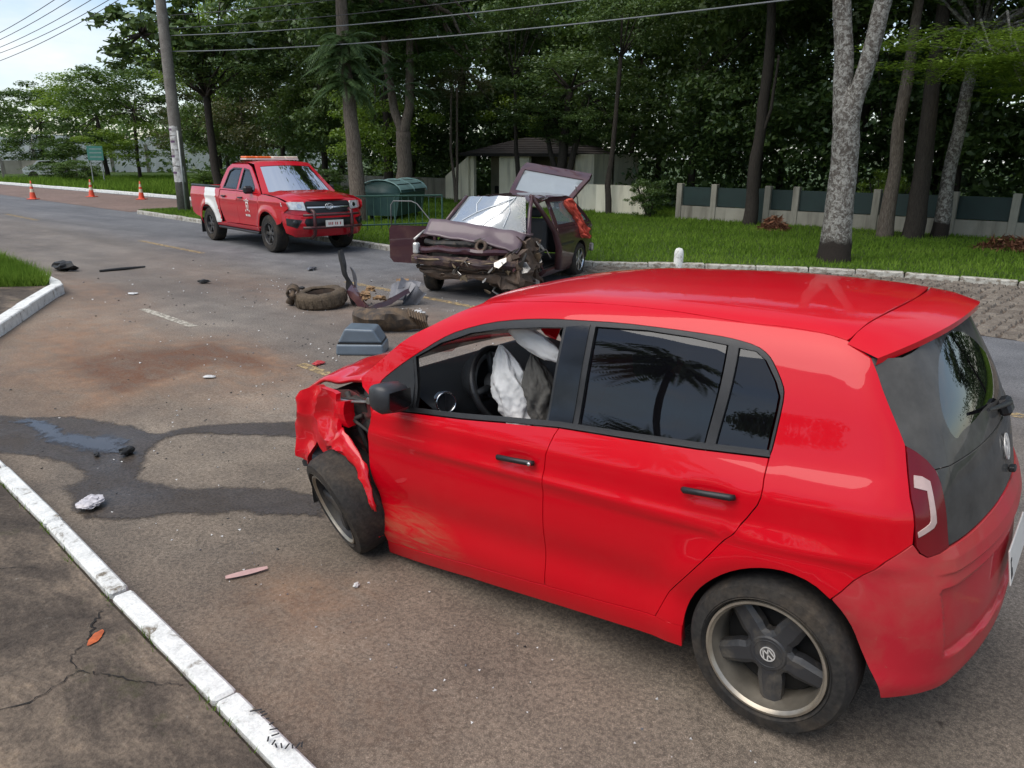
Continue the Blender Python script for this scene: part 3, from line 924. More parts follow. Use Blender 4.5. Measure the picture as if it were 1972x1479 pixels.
def mkQ(roof=True, off=0.0, disp=None):
    def Q(u, z):
        u = np.asarray(u, float); z = np.asarray(z, float) + 0 * u
        lo = np.full(u.shape, .05); hi = np.full(u.shape, 2.8)
        for i in range(34):
            m_ = (lo + hi) / 2
            g = hbG(XA - m_ * np.cos(u), m_ * np.sin(u), z, roof)
            lo = np.where(g < 0, m_, lo); hi = np.where(g < 0, hi, m_)
        r = (lo + hi) / 2 + off
        if disp is not None: r = r + disp(u, z)
        return np.stack([XA - r * np.cos(u), r * np.sin(u), z], -1)
    return Q
def hbRoof(x, y):
    x = np.asarray(x, float); y = np.asarray(y, float); lo = np.full(x.shape, .9); hi = np.full(x.shape, 1.6)
    for i in range(34):
        m_ = (lo + hi) / 2; g = hbG(x, y, m_); lo = np.where(g < 0, m_, lo); hi = np.where(g < 0, hi, m_)
    return np.stack([x, y, (lo + hi) / 2], -1)
Qs = mkQ(); Qn = mkQ(False)
# outlines of the hatchback panels: (angle round the body, height) on its skin
TR = {
 'dlo_top': [(2.5075,1.0057),(2.5057,1.0377),(2.4711,1.1045),(2.4243,1.1693),(2.3515,1.2523),(2.2823,1.298),(2.1401,1.3418),(1.9523,1.3652),(1.7272,1.3778),(1.5235,1.3807),(1.2149,1.3851),(0.9497,1.3792),(0.7945,1.3709),(0.7389,1.3631),(0.6924,1.3491),(0.6718,1.325),(0.6642,1.2947),(0.6576,1.2344),(0.6602,1.2039),(0.6819,1.1155),(0.7024,1.0334),(0.7139,1.0034)],
 'belt': [(2.4706,0.9026),(2.3982,0.9133),(2.2966,0.923),(2.1027,0.9361),(1.8759,0.9541),(1.5228,0.9747),(1.1784,0.9813),(0.8916,0.9905),(0.7142,1.0019)],
 'doorf': [(2.4772,0.8954),(2.4974,0.7277),(2.5063,0.5885),(2.5102,0.4484),(2.5145,0.3048),(2.5303,0.1739)],
 'doorm': [(1.5228,0.9747),(1.5442,0.9434),(1.5736,0.867),(1.5894,0.769),(1.6064,0.5976),(1.6288,0.3557),(1.6417,0.2565)],
 'doorr': [(0.7144,1.0003),(0.7354,0.938),(0.7567,0.8482),(0.7776,0.7957),(0.8294,0.7026),(0.9088,0.5635),(0.9808,0.4287),(1.0324,0.2998)],
 'doorbot': [(2.5303,0.1739),(2.15,0.2218),(1.6417,0.2565),(1.2819,0.2786),(1.0324,0.2998),(0.936,0.3023)],
 'sillb': [(2.5754,0.0826),(2.2077,0.1269),(1.6745,0.1607),(1.2068,0.1856),(0.932,0.2029)],
 'arch': [(0.932,0.2029),(0.9363,0.2697),(0.9321,0.333),(0.9178,0.3974),(0.8936,0.4685),(0.8634,0.5289),(0.8245,0.5803),(0.7829,0.6182),(0.7397,0.6415),(0.7003,0.6465),(0.6596,0.6272),(0.6295,0.5831)],
 'arch2': [(0.6295,0.5831),(0.6087,0.5422),(0.5874,0.4837),(0.57,0.4147),(0.5544,0.3364),(0.531,0.246)],
 'bumpl': [(0.6295,0.5831),(0.5963,0.6598),(0.5583,0.7436),(0.5111,0.8051)],
 'lighto': [(0.4886,1.0894),(0.4983,1.014),(0.5074,0.9426),(0.5081,0.8647),(0.5064,0.7968)],
 'lightb': [(0.5064,0.7968),(0.499,0.7751),(0.4836,0.76),(0.4553,0.7661),(0.4273,0.7774)],
 'lighti': [(0.4273,0.7774),(0.4286,0.8622),(0.4317,0.9354),(0.4333,0.9746),(0.439,1.0136),(0.4539,1.0462),(0.4715,1.0721),(0.4886,1.0894)],
 'lightband': [(0.49,1.0064),(0.4751,1.0021),(0.461,0.9868),(0.4619,0.9282),(0.4617,0.8647),(0.4687,0.8503),(0.5029,0.8256),(0.5036,0.8418),(0.4792,0.8639),(0.4754,0.8728),(0.4727,0.961),(0.4965,0.9726)],
 'hatche': [(0.4914,1.3352),(0.4942,1.2909),(0.4962,1.247),(0.4957,1.2033),(0.4935,1.1597),(0.4886,1.0894)],
 'hatchb': [(0.4273,0.7774),(0.3539,0.7806),(0.2365,0.7903),(0.0984,0.8),(-0.0083,0.7965)],
 'seam': [(0.4376,1.0132),(0.3912,1.0106),(0.2854,1.0131),(0.1746,1.0149),(0.0218,1.0177)],
 'rail': [(2.0719,1.4246),(1.7706,1.4364),(1.4291,1.4413),(1.1538,1.4398),(0.9381,1.4342),(0.7916,1.4234),(0.686,1.4123),(0.6177,1.4101),(0.5769,1.4051),(0.538,1.3962),(0.5118,1.3808)],
 'apil': [(2.5716,1.0225),(2.5455,1.0971),(2.4948,1.2104),(2.4629,1.2724),(2.4297,1.3179),(2.3882,1.3666),(2.3548,1.4008)],
 'apilb': [(2.5716,1.0225),(2.5516,0.9847),(2.5127,0.9535),(2.4814,0.9223)],
 'fwin': [(2.4208,1.1603),(2.3422,1.235),(2.2189,1.2903),(2.0567,1.3197),(1.783,1.3414),(1.6114,1.3479),(1.6099,1.1721),(1.6147,0.985),(1.9528,0.9627),(2.3344,0.9386)],
 'rwin': [(1.3827,1.3626),(1.0706,1.3664),(0.8838,1.3572),(0.7648,1.3415),(0.8675,1.0061),(1.1031,0.9951),(1.4191,0.9865)],
 'qwin': [(0.7383,1.3362),(0.6968,1.3298),(0.6788,1.3036),(0.6689,1.2395),(0.6681,1.1947),(0.688,1.1142),(0.7126,1.0188),(0.8395,1.0083)],
 'bumpb': [(0.531,0.246),(0.4977,0.2597),(0.449,0.2805)],
 'wipe': [(0.3388,1.0647),(0.3664,1.1535),(0.3191,1.2489),(0.2524,1.3131),(0.1409,1.3481),(0.0542,1.3463),(-0.0646,1.3108),(-0.172,1.2282),(-0.2748,1.1225),(-0.0676,1.0704),(0.0916,1.1039),(0.2256,1.0874),(0.2944,1.0852)],
 'recess': [(0.4742,0.6512),(0.4619,0.5778),(0.441,0.4613),(0.4154,0.4376),(0.314,0.3963)],
 'handle': [(1.8567,0.8157),(1.6425,0.8195),(0.9398,0.8552),(0.8065,0.8608)],
 'logo': [(0.0462,0.9811),(0.0721,0.9456),(0.0885,0.9066)],
}
hb = empty('hatchback_car', (0, 0, 0), 0, 'bright red five-door hatchback with crushed front corner, nearest the camera', 'car')
rev = lambda l: l[::-1]
mir = lambda l: [(-a, b) for a, b in l]
MX = lambda fn: (lambda a, b: fn(a, b) * np.array([1, -1, 1]))
def both(name, outline, fn, mat, step=.05, **k):
    """left part and its mirror image"""
    o1 = panel(name, outline, fn, mat, hb, step, flip=True, post=c2w, **k)
    k.pop('holes', None) if False else None
    o2 = panel(name, outline, MX(fn), mat, hb, step, flip=False, post=c2w, **k)
    return o1, o2
dlo = chaikin(TR['dlo_top'], 1, False)
belt = TR['belt']
# --- side frame: A pillar, roof rail, quarter panel in one pressing
side = (rev(TR['apilb'])[1:] + TR['apil'] + chaikin(TR['rail'], 1, False) + [tuple(TR['hatche'][0])] + TR['hatche'][1:] + TR['lighto'][1:-1]
        + [TR['bumpl'][-1]] + rev(TR['bumpl'])[1:] + rev(chaikin(TR['arch'], 1, False))[1:-4] + [(.935, .302)] + [TR['doorbot'][-2]] + rev(TR['doorr'])[1:] + rev(dlo)[1:])
both('side_frame', side, Qs, M_RED, .035, flange=.015)
fd = [TR['belt'][0]] + belt[1:6] + TR['doorm'][1:] + [TR['doorbot'][1]] + rev(TR['doorf'])
rd = belt[5:] + TR['doorr'][1:] + [TR['doorbot'][3]] + [TR['doorm'][-1]] + rev(TR['doorm'])[1:-1]
def handle_dish(hu, hz, w_, h_):
    return lambda u, z: -.016 * np.exp(-((u - hu) / w_) ** 4 - ((z - hz) / h_) ** 4)
H1 = (1.7496, .8176); H2 = (.8731, .858)
def dents(u, z):
    return .006 * np.exp(-((u - 2.36) / .12) ** 2 - ((z - .36) / .14) ** 2) * np.sin(u * 60 + z * 9) * .35 - .010 * np.exp(-((u - 2.40) / .10) ** 2 - ((z - .40) / .16) ** 2)
Qfd = mkQ(disp=lambda u, z: handle_dish(H1[0], H1[1] - .004, .085, .032)(u, z) + dents(u, z))
Qrd = mkQ(disp=handle_dish(H2[0], H2[1] - .004, .060, .032))
fdo, fdo2 = both('front_door', fd, Qfd, M_REDD, .035, gap=.0035, flange=.02)
rdo, rdo2 = both('rear_door', rd, Qrd, M_RED, .03, gap=.0028, flange=.02)
sill = TR['doorbot'] + [TR['arch'][1]] + rev(TR['sillb'])
both('sill', sill, Qs, M_RED, .05, gap=.002, flange=.05)
# --- glasshouse: black frame with the panes let in
Qg = mkQ(off=-.010); Qgl = mkQ(off=-.018)
frame = inset(list(dlo) + rev(belt), .001)
both('window_frame', frame, mkQ(off=-.004), M_TRIM, .045, holes=[TR['fwin'], TR['rwin'], TR['qwin']], flange=.02)
bp_ = [(1.588, 1.352), (1.42, 1.368), (1.452, .985), (1.598, .983)]
both('pillar_trim', bp_, mkQ(off=.0), M_GLOSSB, .05, flange=.006)
div = [(.7625, 1.340), (.7405, 1.335), (.8400, 1.010), (.8640, 1.008)]
both('window_divider', div, mkQ(off=-.003), M_TRIM, .05, flange=.01)
both('rear_side_window', TR['rwin'], Qgl, M_TINT, .05, flange=0)
both('quarter_window', TR['qwin'], Qgl, M_TINT, .05, flange=0)
panel('front_side_window', TR['fwin'], MX(Qgl), M_CLEAR, hb, .06, flange=0, post=c2w)
trib = [(2.500, 1.01), (2.425, 1.150), (2.345, .945), (2.46, .915)]
both('mirror_triangle', trib, mkQ(off=.001), M_TRIM, .05, flange=.006)
beltb = [(a, b + .004) for a, b in belt] + rev([(a, b + .024) for a, b in belt])
both('belt_moulding', beltb, mkQ(off=.005), M_TRIM, .04, flange=.012)
# --- door handles
def bar(pts, r, n=8): return MB().tube([tuple(c2w(np.array(p))) for p in pts], r, n)
def handle(hu, hz, half, door, lock):
    A = Qs(np.array([hu + half, hu]), np.array([hz - .004, hz + .0])); B = Qs(np.array([hu - half]), np.array([hz + .004]))
    for s, dr in ((1, door[0]), (-1, door[1])):
        k = np.array([1, s, 1.0]); o = np.array([0, .020, .004])
        a, c, b = A[0] * k, A[1] * k, B[0] * k
        o = o * k
        mb = MB().tube([tuple(c2w(p)) for p in (a + o * .4, a * .88 + c * .12 + o, c + o * 1.15, b * .88 + c * .12 + o, b + o * .4)], [.010, .0125, .0115, .0125, .010], 10)
        h = mb.build('door_handle', M_TRIM, dr, True)
        if lock and s == 1:
            lk = MB().lathe([(.0, .003), (.007, .003), (.009, 0.0), (.009, -.004)], 12, 0, axisM(tuple(c2w(b * .9 + c * .1 + np.array([0, .034, .003]))), (0, 1, .1)))
            lk.build('lock_cylinder', M_CHROME, dr, True)
handle(H1[0], H1[1], .112, (fdo, fdo2), True)
handle(H2[0], H2[1], .068, (rdo, rdo2), False)
# --- roof and spoiler
rl = Qs(np.array([p[0] for p in TR['rail']]), np.array([p[1] for p in TR['rail']]))[:, :2]
ap = Qs(np.array([TR['apil'][-1][0]]), np.array([TR['apil'][-1][1]]))[0]
seam = [(-.149, .569), (-.172, .47), (-.189, .365), (-.207, .2), (-.217, .044)]
L = [(ap[0], ap[1])] + [tuple(p) for p in rl] + seam
Rr = [(x, -y) for x, y in L][::-1]
roof_o = L + Rr + [(1.515, -.35), (1.545, 0), (1.515, .35)]
panel('roof', roof_o, hbRoof, M_RED, hb, .045, flange=.012, flip=area2(roof_o) > 0 and False, post=c2w, gap=.0015)
ns = 25
sp = np.zeros((6, ns, 3))
for j in range(ns):
    v_ = -1 + 2 * j / (ns - 1); ay = abs(v_)
    y0 = .592 * v_; x0 = -.219 + .078 * ay ** 2.3
    a0 = hbRoof(np.array([x0 - .003]), np.array([y0]))[0]
    b0 = np.array([-.405 + .165 * ay ** 2.6, 1.0 * .607 * v_, 1.418 - .080 * ay ** 2.2])
    sp[0, j] = a0 - [0, 0, .012]; sp[1, j] = a0; sp[2, j] = (a0 + b0) / 2 + [0, 0, .010 * (1 - ay ** 6)]; sp[3, j] = b0
    sp[4, j] = b0 + [.004, 0, -.022]; sp[5, j] = [a0[0] - .05, y0 * .985, a0[2] - .085]
o = grid('spoiler', c2w(sp), M_RED, hb, True, flip=False); autosmooth(o, 40)
# --- tailgate
het = [tuple(p) for p in TR['hatche']]
top = [(.42, 1.332), (.28, 1.362), (.14, 1.380), (0.0, 1.385)]
hw = rev(het)[:-1] + [het[0]] + top
seam_l = [(.4376, 1.0132), (.3912, 1.0116), (.2854, 1.0136), (.1746, 1.0152), (0.0, 1.0165)]
wl = TR['lighti'][4:]           # from seam up to the lamp's top
half = [(p[0], p[1]) for p in wl] + rev(TR['hatche'])[1:] + top
win = half + mir(rev(half[:-1])) + mir(seam_l[:-1]) + rev(seam_l)
wipe = TR['wipe']
wipe = chaikin(wipe, 2)
rwo = panel('rear_window', win, mkQ(False, -.004), M_RWIN, hb, .035, holes=[wipe], flip=True, post=c2w, flange=0)
panel('wiped_glass', wipe, mkQ(False, -.004), M_RWIPE, rwo, .035, flip=True, post=c2w, flange=0)
hbm = [(.4273, .7774), (.3539, .7806), (.2365, .7903), (.0984, .797), (0.0, .7985)]
lowl = TR['lighti'][:5][::-1]
lo_half = seam_l[::-1] + lowl[1:] + hbm[1:]
low = seam_l[::-1] + lowl[1:-1] + hbm + mir(rev(hbm[:-1])) + mir(rev(lowl)[1:-1]) + mir(seam_l[:-1])
tg = panel('tailgate_panel', low, mkQ(False, 0), M_RPAN, hb, .04, flip=True, post=c2w, flange=.015, gap=.002)
# tail lamps
lamp = TR['lighto'] + TR['lightb'][1:] + TR['lighti'][1:-1]
for s in (1, -1):
    fn = mkQ(False, .004) if s > 0 else MX(mkQ(False, .004))
    tl = panel('tail_lamp', lamp, fn, M_TAIL, hb, .02, flip=s > 0, post=c2w, flange=.02, gap=.0015)
    fn = mkQ(False, .0065) if s > 0 else MX(mkQ(False, .0065))
    panel('lamp_band', TR['lightband'], fn, M_TAILW, tl, .015, flip=s > 0, post=c2w, flange=.004)
# --- rear bumper, with the number-plate recess pressed in
def recess(u, z):
    a = np.clip((.462 - .12 * (.65 - z) - np.abs(u)) / .016, 0, 1) * np.clip((z - (.40 - .06 * np.clip(.4 - np.abs(u), 0, 1))) / .016, 0, 1) * np.clip((.655 + .03 * (0.45 - np.abs(u)) - z) / .016, 0, 1)
    a = a * a * (3 - 2 * a)
    lip = .012 * np.clip((z - .690) / .012, 0, 1) * np.clip((.47 - np.abs(u)) / .05, 0, 1) * np.clip((.80 - z) / .06, 0, 1)
    return -.020 * a + lip + .006 * np.exp(-((z - .30) / .04) ** 2)
bl = TR['bumpl'] + TR['lightb'][1:] + hbm[1:]
bbot = [(.531, .246), (.4977, .2597), (.449, .2745), (.36, .283), (.2, .29), (0, .292)]
ar2 = chaikin(TR['arch2'], 1, False)
bum = bl + mir(rev(bl)[1:]) + mir(ar2[1:-1]) + mir(bbot[:-1]) + rev(bbot) + rev(ar2)[1:-1]
bo = panel('rear_bumper', bum, mkQ(False, .003, recess), M_BUMP, hb, .0095, flip=True, post=c2w, flange=.04, gap=.0018)
# under-valance
# number plate (its characters are masked in the photograph)
M_PLATE = M_plain('number_plate_white', (.66, .63, .58), .45, 0, .06, 30)
pq = Qn(np.array([0.0]), np.array([.55]))[0]
PM = axisM(tuple(c2w(pq + np.array([-.004, 0, 0]))), tuple(c2w(pq + np.array([-1, 0, .12])) - c2w(pq)), (0, -1, 0))
pl = MB().box((-.2, -.065, 0), (.2, .065, .006), 0, PM, .002).build('number_plate', M_PLATE, hb)
MB().box((-.192, -.042, .0062), (-.180, .03, .0075), 0, PM).box((-.180, -.042, .0062), (-.155, -.030, .0075), 0, PM).box((-.18, .018, .0062), (-.165, .03, .0075), 0, PM).box((-.165, -.03, .0062), (-.155, -.012, .0075), 0, PM).build('plate_mark', M_TRIM, pl)
# --- round emblem with crossed strokes, tailgate button, wiper
M_EMB = M_plain('pale_emblem_metal', (.62, .60, .57), .35, .3, .05, 20)
def emblem(M, r, parent, depth=.004):
    mb = MB()
    mb.lathe([(r, 0), (r, depth), (r * .86, depth), (r * .86, 0)], 40, 0, M)
    w_ = r * .085
    def stroke(a, b):
        a = np.array(a) * r; b = np.array(b) * r; d = (b - a) / np.linalg.norm(b - a); n = np.array([-d[1], d[0]]) * w_
        mb.prism([tuple(a - n), tuple(b - n), tuple(b + n), tuple(a + n)], 0, depth, 0, M)
    stroke((-.36, .80), (-.02, .12)); stroke((.36, .80), (.02, .12))
    stroke((-.74, .46), (-.34, -.76)); stroke((-.36, -.72), (.0, .02)); stroke((.0, .02), (.36, -.72)); stroke((.34, -.76), (.74, .46))
    return mb.build('emblem', M_EMB, parent)
def on_tail(u, z, off=0):
    e = 1e-3
    p = Qn(np.array([u]), np.array([z]))[0]
    du = Qn(np.array([u + e]), np.array([z]))[0] - p; dz = Qn(np.array([u]), np.array([z + e]))[0] - p
    n = np.cross(dz, du); n /= np.linalg.norm(n)
    if n[0] > 0: n = -n
    p = p + n * off
    P0, P1 = c2w(p), c2w(p + n)
    return axisM(tuple(P0), tuple(P1 - P0), (0, -1, 0))
emblem(on_tail(.012, .932, .004), .048, tg)
MB().box((-.022, -.010, 0), (.022, .010, .022), 0, on_tail(-.01, .842, .002), .004).build('tailgate_button', M_TRIM, tg)
W0 = on_tail(-.04, 1.055, .004)
wp = MB().box((-.045, -.030, -.005), (.045, .030, .035), 0, W0, .01).tube([tuple(W0 @ Vector(p)) for p in ((0, .01, .03), (-.16, .035, .022), (-.30, .06, .012))], [.012, .008, .006], 8)
wp.build('rear_wiper', M_TRIM, hb, False)
# --- wheels
def wheel(parent, M, R_, rim, lip_mat, sp_mat, ty_mat, wdt=.19, dark_barrel=False, name='wheel', tread=True):
    """wheel in local coordinates: Z = outward axis, z=0 at the outer rim lip"""
    wh = empty(name, (0, 0, 0)); wh.parent = parent
    e = .012
    tp = [(rim + .004, -.012), (rim + .012, .004), (R_ * .80, .012), (R_ * .93, .004), (R_ * .985, -.022), (R_, -.05), (R_, -wdt + .04), (R_ * .985, -wdt + .012), (R_ * .90, -wdt - .006), (rim + .01, -wdt)]
    mb = MB(); mb.lathe(tp, 64, 0, M)
    for rr_ in (.78, .86, .905):
        mb.lathe([(R_ * rr_ - .004, .006), (R_ * rr_, .0145 - .012 * (rr_ - .78) / .12), (R_ * rr_ + .004, .004)], 64, 0, M)
    if tread:
        for g in (-.065, -.095, -.125):
            mb.lathe([(R_ + .0015, g - .003), (R_ + .0015, g - .016), (R_ - .004, g - .019)], 64, 0, M)
    ty = mb.build('tyre', ty_mat, wh, True); autosmooth(ty, 40)
    rp = [(rim + .006, -.004), (rim + .004, .008), (rim - .004, .009), (rim - .008, .002), (rim - .013, -.004), (rim - .016, -.035), (rim - .022, -.06), (rim - .022, -wdt + .01)]
    ri = MB().lathe(rp[:5] if dark_barrel else rp, 64, 0, M).build('rim', lip_mat, wh, True); autosmooth(ri, 30)
    if dark_barrel: MB().lathe(rp[4:], 48, 0, M).build('rim_barrel', sp_mat, ri, True)
    return wh, ri
def star_spokes(wh, M, rim, mat, n=5, depth=-.045):
    """five broad tapering spokes over a round hub"""
    mb = MB()
    rr = rim - .018
    mb.lathe([(.001, depth + .012), (.060, depth + .012), (.066, depth + .006), (.068, depth - .02)], 40, 0, M)
    for k in range(n):
        a = 2 * math.pi * k / n + math.pi / 2 + .10
        Rm = M @ Matrix.Rotation(a, 4, 'Z')
        # outline of a spoke: wide at the hub, shoulders, narrower pointed tip
        half = [(.050, .058), (.078, .040), (.105, .044), (rr, .036)]
        v = []
        for (x, h) in half:
            zt = depth + .010 - .010 * (x / rr)
            v += [(x, -h, zt - .012), (x, -h * .55, zt), (x, h * .55, zt), (x, h, zt - .012), (x, h, zt - .045), (x, -h, zt - .045)]
        f = []
        for i in range(len(half) - 1):
            for j in range(6):
                f.append((i * 6 + j, i * 6 + (j + 1) % 6, (i + 1) * 6 + (j + 1) % 6, (i + 1) * 6 + j))
        f.append(tuple((len(half) - 1) * 6 + j for j in range(6)))
        mb2 = MB().add([tuple(Rm @ Vector(p)) for p in v], f)
        mb2.build('spoke', mat, wh)
    h = mb.build('hub_cap', mat, wh, True); autosmooth(h, 35)
    cap = MB().lathe([(.001, depth + .0145), (.026, depth + .0145), (.030, depth + .012)], 30, 0, M)
    for r_ in (.052, .050): pass
    cap.lathe([(.049, depth + .0125), (.0505, depth + .0145), (.052, depth + .0125)], 40, 0, M)
    cap.build('cap_ring', mat, h, True)
    emblem(M @ Matrix.Translation((0, 0, depth + .014)) @ Matrix.Rotation(.5, 4, 'Z'), .027, h, .002)
    for k in range(4):
        pass
    # dark disc behind the spokes with a brake drum
    MB().lathe([(.001, depth - .075), (rim - .03, depth - .075), (rim - .024, depth - .10)], 40, 0, M).build('brake_drum', M_UNDER, wh, True)
RW = .289
for s in (1, -1):
    Mw = axisM((0, s * .805, .29), (0, s, 0), (1, 0, 0))
    wh, ri = wheel(hb, Mw, RW, .208, M_RIMLIP, M_RIMDK, M_TYRE)
    star_spokes(wh, Mw, .208, M_RIMDK)
# right front wheel, still in place
Mw = axisM((2.40, -.77, .23), (.1, -1, .1), (1, 0, 0))
wh, ri = wheel(hb, Mw, RW, .2, M_RIMLIP, M_RIMDK, M_TYRE); star_spokes(wh, Mw, .2, M_RIMDK)
# left front wheel, torn off its hub and splayed
FWC, FWN = Vector((2.235, .775, .208)), Vector((.27, .92, -.33))
Mw = axisM(FWC + FWN.normalized() * .085, FWN, (0, 0, 1))
wh, ri = wheel(hb, Mw, .283, .2, M_RIMLIP, M_RIMDK, M_TYREF, .175, True)
wh['label'] = 'splayed front wheel torn from its hub'
mb = MB()
for k in range(5):
    a = 2 * math.pi * k / 5 + .3
    Rm = Mw @ Matrix.Rotation(a, 4, 'Z')
    mb.box((.04, -.030, -.055), (.185, .030, -.022), 0, Rm, .008)
mb.lathe([(.001, -.018), (.05, -.018), (.065, -.11)], 24, 0, Mw)
mb.build('spoke', M_RIMDK, wh)
# wheel-arch liners
for s in (1, -1):
    n = 20; P = np.zeros((n + 1, 5, 3))
    for i in range(n + 1):
        a = math.pi * (i / n) * 1.12 - .19
        for j, (yy, rr) in enumerate(((.80, .352), (.775, .352), (.70, .350), (.60, .345), (.52, .30))):
            P[i, j] = [rr * math.cos(a), s * (yy - (.0 if j else .012) - .30 * max(0, -rr * math.cos(a)) * (j < 3)), .30 + rr * math.sin(a)]
    grid('wheel_arch_liner', c2w(P), M_UNDER, hb, True)
# --- floor, underbody, bulkheads
mb = MB()
fl = [(-.36, .55), (-.34, .60), (.35, .70), (2.0, .70), (2.35, .55), (2.35, -.55), (2.0, -.70), (.35, -.70), (-.34, -.60), (-.36, -.55)]
n = len(fl)
vv = [tuple(c2w(np.array([x, y * (.72 if abs(x) < .36 else 1), .20]))) for x, y in fl] + [tuple(c2w(np.array([x, y * (.72 if abs(x) < .36 else 1), .27]))) for x, y in fl]
mb.add(vv, [tuple(range(n))[::-1], tuple(range(n, 2 * n))] + [(i, (i + 1) % n, n + (i + 1) % n, n + i) for i in range(n)])
mb.build('floor_pan', M_UNDER, hb)
# --- cabin
def cbox(lo, hi, mat, name, bev=.02, parent=hb, rot=None):
    mb = MB(); mb.box(lo, hi, 0, None, bev); mb.v = [tuple(c2w(np.array(p))) for p in mb.v]
    o = mb.build(name, mat, parent); autosmooth(o, 50); return o
# dashboard
pr = [(2.12, .98), (1.95, .99), (1.78, .955), (1.68, .90), (1.66, .78), (1.72, .62), (1.95, .45), (2.12, .45)]
P = np.zeros((len(pr) + 1, 21, 3))
for j in range(21):
    y = -.66 + 1.32 * j / 20
    for i, (x, z) in enumerate(pr + [pr[0]]):
        bump_ = .035 * math.exp(-((y - .36) / .16) ** 2) if 0 < i < 3 else 0
        P[i, j] = [x, y, z + bump_]
grid('dashboard', c2w(P), M_INT, hb, True, flip=False)
# round air vent with its pale ring
VM = axisM(tuple(c2w(np.array([1.662, .585, .915]))), (-1, .42, .15), (0, 0, 1))
MB().lathe([(.045, -.004), (.047, .006), (.052, .008), (.055, .002), (.056, -.03)], 36, 0, VM).build('air_vent', M_CHROME, hb, True)
MB().lathe([(.001, -.006), (.046, -.004)], 30, 0, VM).box((-.044, -.004, -.004), (.044, .004, .002), 0, VM).build('vent_grille', M_TRIM, hb)
# instrument hood
IM = c2w(np.array([1.66, .37, 1.0]))
hood_ = MB().lathe([(.001, .0), (.10, .0), (.115, .02), (.12, .07), (.10, .10)], 30, 0, axisM(tuple(IM), (-1, 0, .1), (0, 0, 1))).build('instrument_binnacle', M_INT, hb, True)
# steering wheel
SM = axisM(tuple(c2w(np.array([1.50, .375, .975]))), (-.92, 0, .40), (0, 1, 0))
mb = MB()
ring = [(.183 * math.cos(2 * math.pi * k / 40), .183 * math.sin(2 * math.pi * k / 40), 0) for k in range(41)]
mb.tube([tuple(SM @ Vector(p)) for p in ring], .0165, 10, cap=False)
sw = mb.build('steering_wheel', M_TRIM, hb, True)
mb = MB()
for a in (0.0, math.pi, math.pi * 1.5):
    mb.tube([tuple(SM @ Vector((r_ * math.cos(a + 0), r_ * math.sin(a + 0), -.02 * (1 - r_ / .18)))) for r_ in (.05, .12, .18)], [.024, .018, .014], 8)
mb.lathe([(.001, .02), (.05, .02), (.072, .005), (.075, -.03)], 24, 0, SM)
mb.build('wheel_hub', M_INT, sw, True)
# deployed airbags: crumpled cloth
def cloth_bag(name, c, rx, ry, rz, seed, parent, mat, rot):
    n, m_ = 90, 70
    P = np.zeros((n, m_, 3)); cr, sr = math.cos(rot), math.sin(rot)
    for i in range(n):
        a = 2 * math.pi * i / n
        for j in range(m_):
            t_ = j / (m_ - 1); z = -1 + 2 * t_
            w_ = (1 - abs(z) ** 4) ** .6 * (.82 - .26 * z + .12 * math.sin(4.2 * z + 1))
            fold = .15 * math.sin(6 * a + 2.5 * noise.noise(Vector((z * 1.6, seed, 0))) * 3) * (.35 + .65 * t_) + .16 * noise.noise(Vector((math.cos(a) * 1.6, math.sin(a) * 1.6, z * 1.4 + seed)))
            fold += .17 * (noise.ridged_multi_fractal(Vector((math.cos(a) * 2.2, math.sin(a) * 2.2, z * 2.6 + seed)), .9, 2.1, 4, .9, 2.0) - 1.1) * .8
            fold += .07 * abs(noise.noise(Vector((math.cos(a) * 4 + z * 3, math.sin(a) * 4, z * 5 + seed))))
            q = w_ * (1 + fold)
            x, y, zz = math.cos(a) * rx * q, math.sin(a) * ry * q, z * rz + .02 * noise.noise(Vector((math.cos(a) * 2, math.sin(a) * 2, seed)))
            x, zz = x * cr - zz * sr, x * sr + zz * cr
            P[i, j] = np.array(c) + [x, y, zz]
    return grid(name, c2w(P), mat, parent, True, closed_u=True)
def crumple_bag(name, c, rx, ry, rz, seed, parent, mat, droop=.0, amp=.16, rot=0.0, squash=1.0):
    n, m_ = 44, 34
    P = np.zeros((n, m_, 3))
    cr, sr = math.cos(rot), math.sin(rot)
    for i in range(n):
        a = 2 * math.pi * i / n
        for j in range(m_):
            b = -math.pi / 2 + math.pi * j / (m_ - 1)
            d = np.array([math.cos(b) * math.cos(a), math.cos(b) * math.sin(a), math.sin(b)])
            q = 1 + amp * (noise.ridged_multi_fractal(Vector(d * 1.7 + np.array([seed, 0, 0])), .9, 2.1, 5, .9, 2.0) - 1.0) * .55
            x, y, z = d[0] * rx * q, d[1] * ry * q, d[2] * rz * q
            x, z = x * cr - z * sr, x * sr + z * cr
            z -= droop * (abs(d[0]) ** 2)
            P[i, j] = np.array(c) + [x, y, z]
    return grid(name, c2w(P), mat, parent, True, closed_u=True)
cloth_bag('airbag', (1.345, .47, 1.0), .105, .075, .205, 3.1, hb, M_BAG, -.30)
cloth_bag('airbag', (1.195, .45, .985), .08, .08, .19, 8.4, hb, M_SEAT, -.2)
crumple_bag('curtain_airbag', (1.17, .52, 1.245), .16, .03, .05, 5.7, hb, M_BAG, .0, .25, .42)
